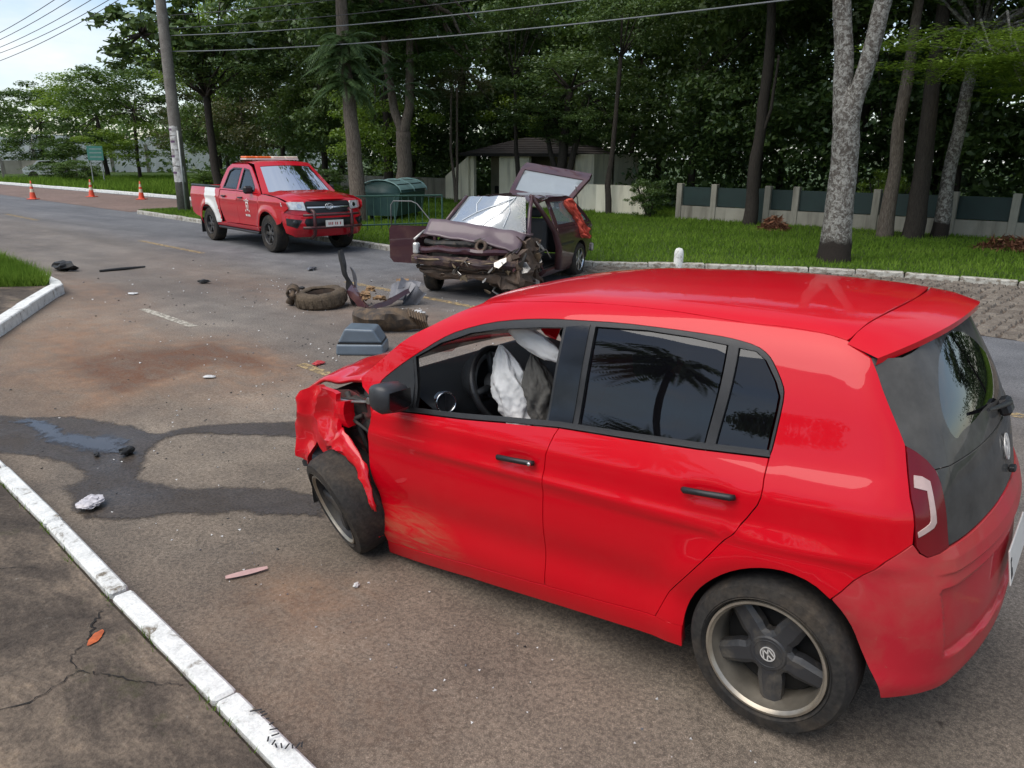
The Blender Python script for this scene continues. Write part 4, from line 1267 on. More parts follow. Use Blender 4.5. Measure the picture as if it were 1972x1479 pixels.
# seats
def seat(x, y, parent=hb, rear=False, wy=.24):
    s_ = []
    base = cbox((x - .02, y - wy, .40), (x + .46, y + wy, .56), M_SEAT, 'seat_cushion', .05)
    P = np.zeros((7, 13, 3))
    mb = MB()
    for i in range(9):
        t_ = i / 8; zc = .52 + .58 * t_; xc = x - .02 - .20 * t_
        wd = wy * (1 - .25 * t_ ** 3)
        mb.v += [tuple(c2w(np.array(p))) for p in ((xc + .07, y - wd * .8, zc), (xc + .10, y - wd, zc), (xc + .01, y - wd, zc), (xc - .05, y - wd * .7, zc), (xc - .05, y + wd * .7, zc), (xc + .01, y + wd, zc), (xc + .10, y + wd, zc), (xc + .07, y + wd * .8, zc))]
    for i in range(8):
        for j in range(8): mb.f.append((i * 8 + j, i * 8 + (j + 1) % 8, i * 8 + 8 + (j + 1) % 8, i * 8 + 8 + j)); mb.m.append(0)
    mb.f.append(tuple(64 + j for j in range(8))); mb.m.append(0)
    bk = mb.build('seat_back', M_SEAT, hb, True); autosmooth(bk, 50)
    cbox((x - .29, y - .13, 1.12), (x - .19, y + .13, 1.30), M_SEAT, 'headrest', .035)
seat(.90, .37); seat(.90, -.37); seat(.05, 0, wy=.58)
# mirror pendant and inner mirror
cbox((1.60, -.09, 1.25), (1.63, .09, 1.31), M_TRIM, 'inner_mirror', .008)
MB().tube([tuple(c2w(np.array(p))) for p in ((1.62, .02, 1.25), (1.62, .02, 1.16))], .004, 6).build('pendant', M_TRIM, hb)
# windscreen, the dashboard's dark reflection put into its tint
n = 17; m_ = 11
apz = Qs(np.array([p[0] for p in TR['apil']]), np.array([p[1] for p in TR['apil']]))
P = np.zeros((m_, n, 3))
for i in range(m_):
    t_ = i / (m_ - 1); k = t_ * (len(apz) - 1); a = int(min(k, len(apz) - 2)); p = apz[a] + (apz[a + 1] - apz[a]) * (k - a)
    for j in range(n):
        v_ = -1 + 2 * j / (n - 1)
        P[i, j] = [p[0] - .006 + .10 * (1 - v_ ** 2) * (1 - .5 * t_), (p[1] - .012) * v_, p[2] - .006 + .03 * (1 - v_ ** 2) * t_]
grid('windscreen', c2w(P), M_WSCR, hb, True)
# --- door mirror (left seen, right mirrored)
for s in (1, -1):
    mb = MB()
    secs = [(1.80, .80, .965, .022, .030), (1.80, .86, .985, .055, .052), (1.795, .92, .995, .066, .060), (1.795, .975, .995, .058, .052), (1.80, 1.005, .99, .030, .030)]
    secs = [(-.075, .0, .052, .030), (-.05, .0, .078, .052), (-.01, 0, .088, .060), (.035, .0, .080, .052), (.065, 0, .055, .034), (.078, 0, .02, .012)]
    # housing: sections along x (rear face flat), y = outward, z = up
    n_ = 16; v = []
    for (dx_, _, hy, hz) in secs:
        for k in range(n_):
            a = 2 * math.pi * k / n_
            ca_, sa_ = math.cos(a), math.sin(a)
            e_ = .55
            v.append((1.705 + dx_, s * (.905 + hy * 1.05 * math.copysign(abs(ca_) ** e_, ca_)), 1.012 + hz * 1.22 * math.copysign(abs(sa_) ** e_, sa_) + .014 * ca_))
    f = [(i * n_ + k, i * n_ + (k + 1) % n_, (i + 1) * n_ + (k + 1) % n_, (i + 1) * n_ + k) for i in range(len(secs) - 1) for k in range(n_)]
    f += [tuple(range(n_))[::-1], tuple((len(secs) - 1) * n_ + k for k in range(n_))]
    mb.add([tuple(c2w(np.array(p))) for p in v], f)
    o = mb.build('door_mirror', M_MIR, hb, True); autosmooth(o, 50)
    MB().tube([tuple(c2w(np.array(p))) for p in ((1.75, s * .77, .955), (1.735, s * .83, .965), (1.72, s * .86, .985))], [.03, .028, .03], 10).build('mirror_stalk', M_MIR, o, True)
    q4 = [(-.062, -.042), (.062, -.042), (.066, .03), (.05, .044), (-.05, .044), (-.066, .03)]
    MB().prism(q4, 0, .002, 0, axisM(tuple(c2w(np.array([1.6295, s * .905, 1.012]))), (-1, 0, 0), (0, 1, 0))).build('mirror_glass', M_GLOSSB, o)
# --- crushed front: crumpled wing, bonnet, torn inner structure
M_REDC = mk_paintcar('crumpled_red_paint', RED, .14, .38)
M_INNER = M_dirty('torn_inner_wing', (.16, .010, .012), (.05, .04, .034), .55, .55, 0, 7)
M_ENGINE = M_dirty('engine_bay_grime', (.020, .019, .018), (.07, .055, .04), .4, .7, 0, 8)
def crumple(x, z, s):
    p = Vector((x * 1.0, z * 1.0, s))
    a = noise.ridged_multi_fractal(p * 4.2, 1.0, 2.0, 3, .95, 2.0) - 1.1
    b = noise.noise(p * 3.0 + Vector((7, 1, 2)))
    return a * .028 + b * .05
fo = [(2.603,.834),(2.546,.9),(2.453,.935),(2.36,.94),(2.283,.91),(2.275,.807),(2.231,.746),(2.145,.662),(2.058,.572),(2.045,.432),(2.003,.265),(1.984,.21),(2.02,.255),(2.058,.345),(2.085,.406),(2.123,.483),(2.195,.57),(2.277,.606),(2.409,.581),(2.458,.63),(2.517,.545),(2.557,.481),(2.648,.517),(2.641,.678)]
V2, T, loops = cdt(np.array(fo), .028, jitter=.3)
P = []
for x, z in V2:
    k = min(1, max(0, (x - 2.02) / .12)); k2 = min(1, max(0, (x - 2.3) / .25))
    y = .80 - .02 * k + k * crumple(x, z, .3) * 1.25 - .10 * max(0, x - 2.50) - .16 * max(0, z - .86) * k + .012 * math.sin(x * 38 + z * 14) * k2
    P.append((x, y, z))
P = c2w(np.array(P))
b0 = len(P)
bl_ = loops[0]; inn = P[bl_] - np.array([0, .03, 0])
v = list(P) + list(inn); f = [tuple(t)[::-1] for t in T]
for i in range(len(bl_)):
    j = (i + 1) % len(bl_); f.append((bl_[i], bl_[j], b0 + j, b0 + i))
o = mesh('front_wing', v, f, M_REDC, hb); autosmooth(o, 28); o['label'] = 'crumpled red front wing folded over the wheel'
WR = [(2.192,0.800,0.761),(2.089,0.815,0.687),(1.993,0.830,0.604),(1.954,0.845,0.479),(1.907,0.850,0.321),(1.881,0.850,0.261)]
WL = [(1.924,0.855,0.291),(1.969,0.860,0.379),(2.005,0.860,0.453),(2.048,0.855,0.524),(2.122,0.845,0.594),(2.220,0.830,0.629),(2.358,0.810,0.608)]
n = 16; P = np.zeros((5, n, 3))
def _al(l, t):
    k = t * (len(l) - 1); i = int(min(k, len(l) - 2)); return np.array(l[i]) + (np.array(l[i + 1]) - np.array(l[i])) * (k - i)
for j in range(n):
    t_ = .72 * j / (n - 1); a = _al(WR, t_); b = _al(WL[::-1], t_); b = b + (a - b) * (.45 * max(0, noise.noise(Vector((j * .9, 3.3, 0)))) + .5 * (j / (n - 1)) ** 3)
    for i in range(5):
        q_ = a + (b - a) * i / 4 + np.array([0, .010 * math.sin(math.pi * i / 4) + .022 * noise.noise(Vector((t_ * 11, i * .9, 3))), 0])
        P[i, j] = q_ if i < 4 else q_ + np.array([0, -.012, 0])
o = grid('wing_arch_strip', c2w(P), M_REDC, hb, True); autosmooth(o, 40)
sm = o.modifiers.new('thickness', 'SOLIDIFY'); sm.thickness = .008
# rear strip of the wing between the door and the arch stays smooth
st = [(2.4795, .90), (2.50, .73), (2.509, .59), (2.512, .45), (2.517, .305), (2.53, .20), (2.545, .20), (2.535, .33), (2.548, .47), (2.560, .60), (2.566, .74), (2.54, .90)]
# bonnet
n, m_ = 26, 30
P = np.zeros((n, m_, 3))
for i in range(n):
    t_ = i / (n - 1)
    for j in range(m_):
        v_ = -1 + 2 * j / (m_ - 1)
        xr, xf_ = 2.185 + .10 * (1 - v_ * v_), 2.74 + .10 * (1 - v_ * v_) - .02 * v_
        x = xr + (xf_ - xr) * t_
        y = v_ * (.655 - .03 * t_)
        z = 1.0 - .055 * t_ - .09 * t_ ** 3 + .03 * (1 - v_ * v_) - (.0 if v_ < .8 else .10 * (v_ - .8))
        z += .022 * noise.noise(Vector((x * 5, y * 4, 2.0))) * (.3 + t_) + (.020 * (noise.ridged_multi_fractal(Vector((x * 4, y * 3, 5.)), 1, 2, 3, .9, 2) - 1.0)) * t_ * (.3 + .7 * max(0, v_))
        P[i, j] = [x, y, z]
o = grid('bonnet', c2w(P), M_REDC, hb, True, flip=False); autosmooth(o, 35)
sm = o.modifiers.new('thickness', 'SOLIDIFY'); sm.thickness = .02; sm.offset = -1
# engine bay block and inner wing
mb = MB()
def rough_block(name, lo, hi, mat, seed, amp=.03, div=6, parent=hb):
    import itertools
    lo = np.array(lo, float); hi = np.array(hi, float)
    v = {}; vl = []; f = []
    def vid(i, j, k):
        if (i, j, k) not in v:
            p = lo + (hi - lo) * np.array([i, j, k]) / div
            p = p + amp * np.array([noise.noise(Vector(p * 7 + seed)), noise.noise(Vector(p * 7 + seed + 9.3)), noise.noise(Vector(p * 7 + seed + 4.1))])
            v[(i, j, k)] = len(vl); vl.append(p)
        return v[(i, j, k)]
    for a in range(div):
        for b in range(div):
            f += [(vid(0, a, b), vid(0, a, b + 1), vid(0, a + 1, b + 1), vid(0, a + 1, b)), (vid(div, a, b), vid(div, a + 1, b), vid(div, a + 1, b + 1), vid(div, a, b + 1)),
                  (vid(a, 0, b), vid(a + 1, 0, b), vid(a + 1, 0, b + 1), vid(a, 0, b + 1)), (vid(a, div, b), vid(a, div, b + 1), vid(a + 1, div, b + 1), vid(a + 1, div, b)),
                  (vid(a, b, 0), vid(a, b + 1, 0), vid(a + 1, b + 1, 0), vid(a + 1, b, 0)), (vid(a, b, div), vid(a + 1, b, div), vid(a + 1, b + 1, div), vid(a, b + 1, div))]
    return mesh(name, c2w(np.array(vl)), f, mat, parent)
rough_block('engine_block', (2.08, -.55, .30), (2.50, .50, .84), M_ENGINE, 1.0, .06)
rough_block('crushed_front_panel', (2.48, -.60, .30), (2.62, .56, .80), M_ENGINE, 3.0, .08)
rough_block('inner_wing', (1.98, .60, .35), (2.36, .665, .90), M_INNER, 5.0, .05, 7)
rough_block('bulkhead', (2.02, -.66, .35), (2.06, .64, .96), M_INNER, 7.0, .02, 5)
cbox((2.00, .62, .30), (2.05, .735, .98), M_RED, 'hinge_pillar', .012)
# strut, rods and torn strips
mb = MB()
for a, b, r_ in (((2.26, .60, .55), (2.20, .56, .93), .045), ((2.10, .70, .885), (2.36, .66, .852), .008), ((2.16, .69, .80), (2.36, .70, .70), .012), ((2.05, .72, .72), (2.30, .69, .79), .009),
                 ((2.20, .62, .35), (2.02, .70, .30), .022), ((2.3, .66, .9), (2.14, .68, .6), .014)):
    mb.tube([tuple(c2w(np.array(a))), tuple(c2w((np.array(a) + b) / 2 + [0, .01, .01])), tuple(c2w(np.array(b)))], r_, 8)
mb.build('strut_and_rods', M_ENGINE, hb, True)
MB().tube([tuple(c2w(np.array(p))) for p in ((2.06, .735, .898), (2.2, .72, .875), (2.33, .715, .868))], .007, 6).build('metal_strip', M_METAL, hb)
MB().lathe([(.001, .006), (.016, .006), (.018, 0)], 14, 0, axisM(tuple(c2w(np.array([2.045, .737, .905]))), (0, 1, 0))).build('bolt', M_METAL, hb)
rough_block('bay_dark_filler', (2.12, .30, .70), (2.52, .69, .87), M_ENGINE, 13.0, .05, 6)  # dark block added to darken the see-through gap under the bonnet
rough_block('inner_wing_flange', (2.20, .70, .74), (2.30, .755, .875), M_RED, 11.0, .03, 4)
# torn black plastic of the arch liner and bumper hanging at the front corner
M_BLKP = M_plain('torn_black_plastic', (.014, .014, .014), .5, 0, .3, 12)
rnd = random.Random(21)
mb = MB()
def shard(c, size, seed, mb, n=7):
    r_ = random.Random(seed)
    a0 = Vector((r_.uniform(-1, 1), r_.uniform(-1, 1), r_.uniform(-1, 1))).normalized()
    M = axisM(c, a0)
    poly = []
    for k in range(n):
        a = 2 * math.pi * k / n; q_ = size * r_.uniform(.5, 1.15)
        poly.append((q_ * math.cos(a) * 1.3, q_ * math.sin(a) * .6))
    mb.prism(poly, -.004, .004, 0, M)
for i in range(26):
    p = c2w(np.array([rnd.uniform(2.40, 2.66), rnd.uniform(.50, .74), rnd.uniform(.38, .56)]))
    shard(tuple(p), rnd.uniform(.03, .07), i, mb)
for p in ((2.66, .62, .78), (2.63, .70, .80), (2.58, .68, .45), (2.62, .66, .42), (2.5, .72, .42)):
    shard(tuple(c2w(np.array(p))), .05, int(p[0] * 1000), mb)
mb.build('torn_bumper_plastic', M_BLKP, hb)
# liner skin over the broken wheel
n, m_ = 16, 8
P = np.zeros((n, m_, 3))
for i in range(n):
    a = math.pi * (-.05 + .95 * i / (n - 1))
    for j in range(m_):
        yy = .765 - .26 * j / (m_ - 1)
        rr = .335 + .02 * noise.noise(Vector((i * .6, j * .9, 1.3)))
        P[i, j] = [2.27 + rr * math.cos(a) * .85, yy, .30 + rr * math.sin(a) * .9]
grid('wheel_arch_liner', c2w(P), M_UNDER, hb, True)
# ================================================================== fire-service pickup
def frame_of(o_xy, heading, z=0.0):
    return Matrix.Translation((o_xy[0], o_xy[1], z)) @ Matrix.Rotation(heading, 4, 'Z')
PU_H = R(170.7)
pu = empty('pickup_truck', (16.05, -7.67, 0), PU_H, 'red and white double-cab fire service pickup with roof light bar, parked', 'truck')
M_PRED = mk_paintcar('pickup_red_paint', (.46, .006, .016), .12, .35)
M_PWHT = mk_paintcar('pickup_white_stripe', (.72, .71, .68), .10, .35)
M_PGLS = mk_glass('pickup_side_glass', (.02, .025, .025), .62, 0, 1.75)
M_PWS = mk_glass('pickup_windscreen_glass', (.02, .025, .025), .55, 0, 1.5)
M_LAMP = M_plain('headlamp_lens', (.62, .62, .60), .12, .35, .25, 18)
M_GRILLE = M_plain('dark_grille', (.016, .016, .017), .35, .1, .2, 30)
M_ORANGE = M_plain('amber_beacon_lens', (.80, .16, .03), .25, 0, .2, 9)
M_BEAC = M_plain('pale_beacon_lens', (.70, .60, .48), .25, 0, .2, 9)
M_BULL = M_dirty('bull_bar_maroon_tube', (.055, .012, .014), (.09, .07, .05), .25, .4, 0, 6)
M_DECAL = M_plain('white_door_decal', (.70, .68, .64), .5, 0, .05, 10)
M_DECALR = M_plain('red_door_decal', (.35, .02, .02), .5, 0, .1, 10)
pu_b = pch([.30, .42, .50, .75, .95, 1.12, 1.20, 1.26, 1.5, 1.70, 1.80], [.80, .86, .885, .905, .91, .895, .87, .845, .755, .67, .60])
def puS(x, z):
    t = .055 * np.clip((x - 3.0) / 1.0, 0, 2) ** 2 + .10 * np.clip((x - 3.75) / .33, 0, 2) ** 2.2 + .02 * np.clip((-.6 - x) / .6, 0, 2) ** 2
    fl = .030 * (np.exp(-((np.hypot(x, z - .40) - .47) / .07) ** 2) + np.exp(-((np.hypot(x - 3.085, z - .40) - .47) / .07) ** 2)) * np.clip((1.1 - z) * 5, 0, 1)
    cr = .014 * np.exp(-((z - 1.02) / .03) ** 2) - .012 * np.exp(-((z - .62) / .10) ** 2)
    return pu_b(z) - t + fl + cr
def side_fn(S, s, off=0.0):
    return lambda x, z: np.stack([x, s * (S(x, z) + off), z + 0 * x], -1)
def sidepanel(parent, name, out, S, mat, step, off=0.0, sides=(-1, 1), **k):
    r = []
    for s in sides:
        # (x, z) -> y = s*S : du x dv = x^ x z^ = -y
        r.append(panel(name, out, side_fn(S, s, off), mat, parent, step, flip=s > 0, **k))
    return r
def arc(cx, cz, r, a0, a1, n):
    return [(cx + r * math.cos(R(a0 + (a1 - a0) * i / n)), cz + r * math.sin(R(a0 + (a1 - a0) * i / n))) for i in range(n + 1)]
ra = arc(0, .40, .435, 192, -12, 18)          # rear arch, rear to front over the top
fa = arc(3.085, .40, .435, 192, -12, 18)
bed = [(-1.02, .62), (-1.035, 1.0), (-1.01, 1.235), (-.6, 1.235), (.2, 1.23), (.70, 1.225), (.70, .47)] + [(.46, .45)] + ra[::-1] + [(-.47, .50), (-.85, .56)]
def stripe(c):
    x, z = c[:, 0], c[:, 1]
    u = x + (.0 + .62 * np.clip((1.235 - z), 0, 1) ** 1.5) * -1
    lo = -.14 + .30 * (1.235 - z); hi = .42 + .34 * (1.235 - z)
    return ((x > lo - .05) & (x < hi)).astype(int)
sidepanel(pu, 'bed_side', bed, puS, [M_PRED, M_PWHT], .06, gap=.004, mfun=stripe)
door_r = [(.74, 1.19), (1.66, 1.19), (1.66, .50), (.93, .48), (.80, .62), (.72, .85)]
door_f = [(1.66, 1.19), (2.62, 1.17), (2.70, 1.08), (2.68, .80), (2.60, .50), (1.66, .50)]
dr = sidepanel(pu, 'rear_door', door_r, puS, [M_PRED, M_PWHT], .06, gap=.005, mfun=lambda c: ((c[:, 0] < .74 + .35 * (1.2 - c[:, 1])) & (c[:, 1] < .98)).astype(int) * 0)
df = sidepanel(pu, 'front_door', door_f, puS, M_PRED, .06, gap=.005)
wing = [(2.63, 1.17), (3.0, 1.165), (3.5, 1.13), (3.86, 1.05), (3.93, .93), (3.80, .86), (3.74, .72), (3.60, .62)] + arc(3.085, .40, .435, 25, 180, 14) + [(2.62, .45), (2.61, .5), (2.69, .80), (2.71, 1.08)]
sidepanel(pu, 'front_wing', wing, puS, M_PRED, .06, gap=.003)
sidepanel(pu, 'sill', [(.72, .47), (2.61, .485), (2.62, .40), (.50, .40), (.46, .44)], puS, M_PRED, .1, flange=.08)
# glasshouse
gh = [(.66, 1.225), (.74, 1.20), (1.66, 1.20), (2.64, 1.175), (2.80, 1.17), (2.55, 1.36), (2.25, 1.56), (2.02, 1.70), (1.75, 1.765), (1.2, 1.775), (.95, 1.74), (.82, 1.66), (.70, 1.40)]
wr = [(.86, 1.24), (1.58, 1.23), (1.58, 1.66), (1.15, 1.665), (.98, 1.60)]
wf = [(1.70, 1.23), (2.50, 1.215), (2.45, 1.30), (2.18, 1.50), (1.98, 1.63), (1.70, 1.66)]
sidepanel(pu, 'cab_frame', gh, puS, M_PRED, .06, holes=[wr, wf], flange=.03)
sidepanel(pu, 'side_window', wr, puS, M_PGLS, .1, off=-.018, flange=0)
sidepanel(pu, 'side_window', wf, puS, M_PGLS, .1, off=-.018, flange=0)
for w_ in (wr, wf):
    sidepanel(pu, 'window_seal', inset(w_, -.012), puS, M_TRIM, .1, off=.002, holes=[inset(w_, .02)], flange=.01)
# roof
def pgrid(name, fn, u, v, mat, smooth=True, flip=False, parent=pu):
    U, Vv = np.meshgrid(u, v, indexing='ij'); return grid(name, fn(U, Vv), mat, parent, smooth, flip=flip)
yy = np.linspace(-1, 1, 15)
def pu_roof(u, v):
    x = .93 + (2.10 - .93) * u
    hw = np.interp(u, [0, .1, .7, 1], [.63, .655, .655, .60])
    z = 1.765 + .045 * (1 - np.abs(v) ** 3) + .02 * np.sin(np.pi * u) - .05 * np.clip(u - .8, 0, 1) * 2 - .05 * np.clip(.12 - u, 0, 1) * 4
    return np.stack([x + .10 * (1 - v ** 2) * (u > .9), v * hw, z], -1)
o = pgrid('roof', pu_roof, np.linspace(0, 1, 14), yy, M_PRED, flip=False)
# windscreen
def pu_ws(u, v):
    x = 2.845 + .16 * (1 - v ** 2) - (.745 + .06 * (1 - v ** 2)) * u
    hw = .80 - .195 * u
    z = 1.165 + .605 * u + .035 * (1 - v ** 2) * u
    return np.stack([x, v * hw, z], -1)
pgrid('windscreen', pu_ws, np.linspace(0.02, .97, 8), yy * .95, M_PWS)
def strip_v(v0, v1):
    return lambda u, v: pu_ws(u, v) + np.array([.002, 0, .003])
for s in (-1, 1):
    U, Vv = np.meshgrid(np.linspace(0, 1, 8), np.array([s * .90, s * 1.0, s * 1.06]), indexing='ij')
    grid('windscreen_pillar', pu_ws(U, Vv) + np.array([.006, 0, .006]), M_PRED, pu, True)
U, Vv = np.meshgrid(np.array([.88, 1.02]), yy, indexing='ij'); grid('windscreen_header', pu_ws(U, Vv) + np.array([.006, 0, .004]), M_PRED, pu, True)
U, Vv = np.meshgrid(np.array([-.02, .06]), yy, indexing='ij'); grid('wiper_cowl', pu_ws(U, Vv) + np.array([.008, 0, .004]), M_TRIM, pu, True)
# back of the cab
mb = MB(); mb.add([(.70, -.80, 1.20), (.70, .80, 1.20), (.93, .62, 1.76), (.93, -.62, 1.76)], [(0, 1, 2, 3)]); mb.build('cab_back', M_PRED, pu)
mb = MB(); mb.add([(.71, -.62, 1.30), (.71, .62, 1.30), (.86, .52, 1.62), (.86, -.52, 1.62)], [(0, 1, 2, 3)]); mb.v = [(x - .02, y, z) for x, y, z in mb.v]; mb.build('rear_window', M_PGLS, pu)
# bonnet
def pu_hood(u, v):
    hw = .855 - .075 * u - .05 * u ** 4
    x = 2.88 + .14 * (1 - v ** 2) + (1.0) * u - .16 * u * v ** 2 - .0
    z = 1.185 - .075 * u - .07 * u ** 4 + .055 * (1 - np.abs(v) ** 2.5) + .014 * np.exp(-((np.abs(v) - .62) / .10) ** 2)
    return np.stack([x, v * hw, z], -1)
pgrid('bonnet', pu_hood, np.linspace(0, 1, 14), np.linspace(-1, 1, 25), M_PRED)
# front end: surface x = F(y, z)
def puF(y, z, off=0.0):
    prof = np.interp(z, [.30, .38, .50, .62, .74, .80, .95, 1.06, 1.14], [3.90, 4.00, 4.06, 4.075, 4.06, 4.04, 4.01, 3.975, 3.90])
    x = prof - .16 * np.abs(y / .85) ** 2.6 - .12 * np.clip((np.abs(y) - .70) / .2, 0, 1) ** 2 + off
    return np.stack([x, y, z + 0 * y], -1)
def front(name, out, mat, off=0.0, step=.06, **k):
    return panel(name, out, lambda y, z: puF(y, z, off), mat, pu, step, flip=False, **k)
sy = lambda l: l + [(-y, z) for y, z in l[::-1]]
front('front_bumper', sy([(0, .78), (.50, .78), (.72, .80), (.90, .86), (.905, .62), (.86, .45), (.70, .36), (0, .36)][::1]), M_PRED, flange=.05)
front('nose_panel', sy([(0, 1.10), (.45, 1.11), (.70, 1.085), (.86, 1.04), (.88, .86), (.70, .80), (0, .785)]), M_PRED, -.006, flange=.05)
front('grille', sy([(0, 1.06), (.46, 1.06), (.54, 1.0), (.48, .86), (.42, .83), (0, .83)]), M_GRILLE, .004, flange=.02)
for i in range(3):
    z = .885 + .055 * i
    front('grille_bar', sy([(0, z + .014), (.45 + .02 * i, z + .016), (.45 + .02 * i, z - .010), (0, z - .012)]), M_CHROME if i == 1 else M_TRIM, .018, flange=.012)
front('lower_grille', sy([(0, .73), (.52, .73), (.56, .66), (.50, .52), (0, .52)]), M_GRILLE, .004, flange=.02)
for s in (-1, 1):
    hl = [(s * .52, 1.05), (s * .72, 1.055), (s * .895, 1.035), (s * .895, .97), (s * .80, .91), (s * .50, .885)]
    h_ = panel('headlamp', hl, lambda y, z: puF(y, z, .012), M_LAMP, pu, .04, flange=.02)
    panel('lamp_projector', [(s * (.62 + .045 * math.cos(a)), .975 + .045 * math.sin(a)) for a in np.linspace(0, 2 * math.pi, 17)[:-1]], lambda y, z: puF(y, z, .016), M_CHROME, h_, .03, flange=.004)
    fg = [(s * .60, .70), (s * .86, .74), (s * .86, .60), (s * .70, .54)]
    fo_ = panel('fog_lamp_recess', fg, lambda y, z: puF(y, z, .006), M_TRIM, pu, .05, flange=.0)
    MB().lathe([(.001, .012), (.05, .010), (.058, 0)], 20, 0, axisM((3.985, s * .735, .645), (1, s * .35, 0))).build('fog_lamp', M_GRILLE, fo_, True)
# emblem: three interlocked ovals
def oval(mb, M, a, b, cx, cy, r_, h):
    pts = [tuple(M @ Vector((cx + a * math.cos(2 * math.pi * k / 28), cy + b * math.sin(2 * math.pi * k / 28), h))) for k in range(29)]
    mb.tube(pts, r_, 6, cap=False)
EM = axisM((4.022, 0, .955), (1, 0, .12), (0, 1, 0))
mb = MB(); oval(mb, EM, .085, .058, 0, 0, .008, .012); oval(mb, EM, .034, .052, 0, -.002, .006, .012); oval(mb, EM, .068, .024, 0, .028, .006, .012)
mb.build('emblem', M_CHROME, pu, True)
# bull bar
mb = MB()
for s in (-1, 1):
    mb.tube([(4.02, s * .42, .34), (4.16, s * .42, .42), (4.19, s * .42, .62), (4.17, s * .42, .86), (4.08, s * .42, .90)], .034, 10)
mb.build('bull_bar_upright', M_BULL, pu, True)
MB().tube([(4.15, -.66, .56), (4.19, -.42, .555), (4.20, 0, .555), (4.19, .42, .555), (4.15, .66, .56)], .028, 10).build('bull_bar_tube', M_BULL, pu, True)
MB().tube([(4.10, -.62, .80), (4.175, -.42, .80), (4.185, 0, .80), (4.175, .42, .80), (4.10, .62, .80)], .026, 10).build('bull_bar_tube', M_BULL, pu, True)
npl = MB().box((4.215, -.20, .565), (4.222, .20, .695), 0, None, .002).build('number_plate', M_PLATE, pu)
# the plate's characters are too blurred to read in the photograph: only soft dark smudges
mb = MB()
for i, yy_ in enumerate((-.13, -.09, -.05, .02, .06, .13)):
    mb.box((4.2222, yy_ - .010, .60), (4.2232, yy_ + .010, .655))
mb.build('plate_characters', M_DECALR, npl)
# roof light bar
mb = MB().box((1.36, -.62, 1.835), (1.66, .62, 1.865), 0, None, .01); lb = mb.build('light_bar', M_PWHT, pu)
for y0, y1, mt in ((-.62, -.38, M_ORANGE), (-.37, -.02, M_ORANGE), (.0, .30, M_BEAC), (.31, .62, M_BEAC)):
    o = MB().box((1.37, y0 + .005, 1.866), (1.65, y1 - .005, 1.915), 0, None, .015).build('beacon', mt, lb); autosmooth(o, 50)
# mirrors, handles, running board, mud flap
for s in (-1, 1):
    o = MB().box((2.33, s * .96 - .10, 1.16), (2.45, s * .96 + .10, 1.32), 0, None, .04).build('door_mirror', M_TRIM, pu); autosmooth(o, 60)
    MB().tube([(2.42, s * .85, 1.18), (2.40, s * .92, 1.19)], .022, 8).build('mirror_arm', M_TRIM, o)
    for k, (hx, d_) in enumerate(((.98, dr), (1.86, df))):
        hy = s * (float(puS(np.array(hx), np.array(1.06))) + .02)
        MB().tube([(hx - .09, hy - s * .02, 1.06), (hx - .07, hy + s * .012, 1.06), (hx + .07, hy + s * .012, 1.065), (hx + .09, hy - s * .02, 1.065)], .016, 8).build('door_handle', M_TRIM, d_[0] if s < 0 else d_[1], True)
    MB().box((.52, s * .80 - .10, .34), (2.60, s * .80 + .10, .385), 0, None, .012).build('running_board', M_TRIM, pu)
    MB().box((-.52, s * .78 - .12, .16), (-.505, s * .78 + .12, .50), 0).build('mud_flap', M_TRIM, pu)
    for wx in (0, 3.085):
        Mw = axisM((wx, s * .885, .385), (0, s, 0), (1, 0, 0))
        wh, ri = wheel(pu, Mw, .385, .222, M_RIMDK, M_RIMDK, M_TYRE, .25)
        for k in range(6):
            Rm = Mw @ Matrix.Rotation(k * math.pi / 3, 4, 'Z')
            MB().box((.05, -.03, -.065), (.205, .03, -.03), 0, Rm, .008).build('spoke', M_RIMDK, wh)
        MB().lathe([(.001, -.02), (.05, -.02), (.065, -.035), (.07, -.10)], 24, 0, Mw).build('hub_cap', M_RIMDK, wh, True)
        MB().lathe([(.001, -.11), (.2, -.11)], 24, 0, Mw).build('brake_disc', M_UNDER, wh)
# tailgate, bed floor, chassis
mb = MB().box((-1.035, -.84, .62), (-1.00, .84, 1.235), 0, None, .01); mb.build('tailgate', M_PRED, pu)
MB().box((-1.0, -.82, .70), (.69, .82, .74)).build('bed_floor', M_UNDER, pu)
MB().box((.69, -.82, .45), (.71, .82, 1.22)).build('bed_bulkhead', M_PRED, pu)
for s in (-1, 1):
    o = MB().tube([(-1.0, s * .845, 1.245), (.68, s * .845, 1.245)], .03, 8).build('bed_rail', M_TRIM, pu, True)
    MB().box((-1.062, s * .80 - .07, .85), (-1.025, s * .80 + .10, 1.20), 0, None, .01).build('tail_lamp', M_TAIL, pu)
mb = MB().box((-.95, -.5, .42), (3.7, .5, .56)).box((2.6, -.62, .40), (3.75, .62, .80)); mb.build('chassis', M_UNDER, pu)
MB().box((-.1, -.10, .30), (.12, .10, .48)).tube([(0, -.8, .385), (0, .8, .385)], .05, 8).tube([(3.085, -.8, .385), (3.085, .8, .385)], .045, 8).build('axle', M_UNDER, pu)
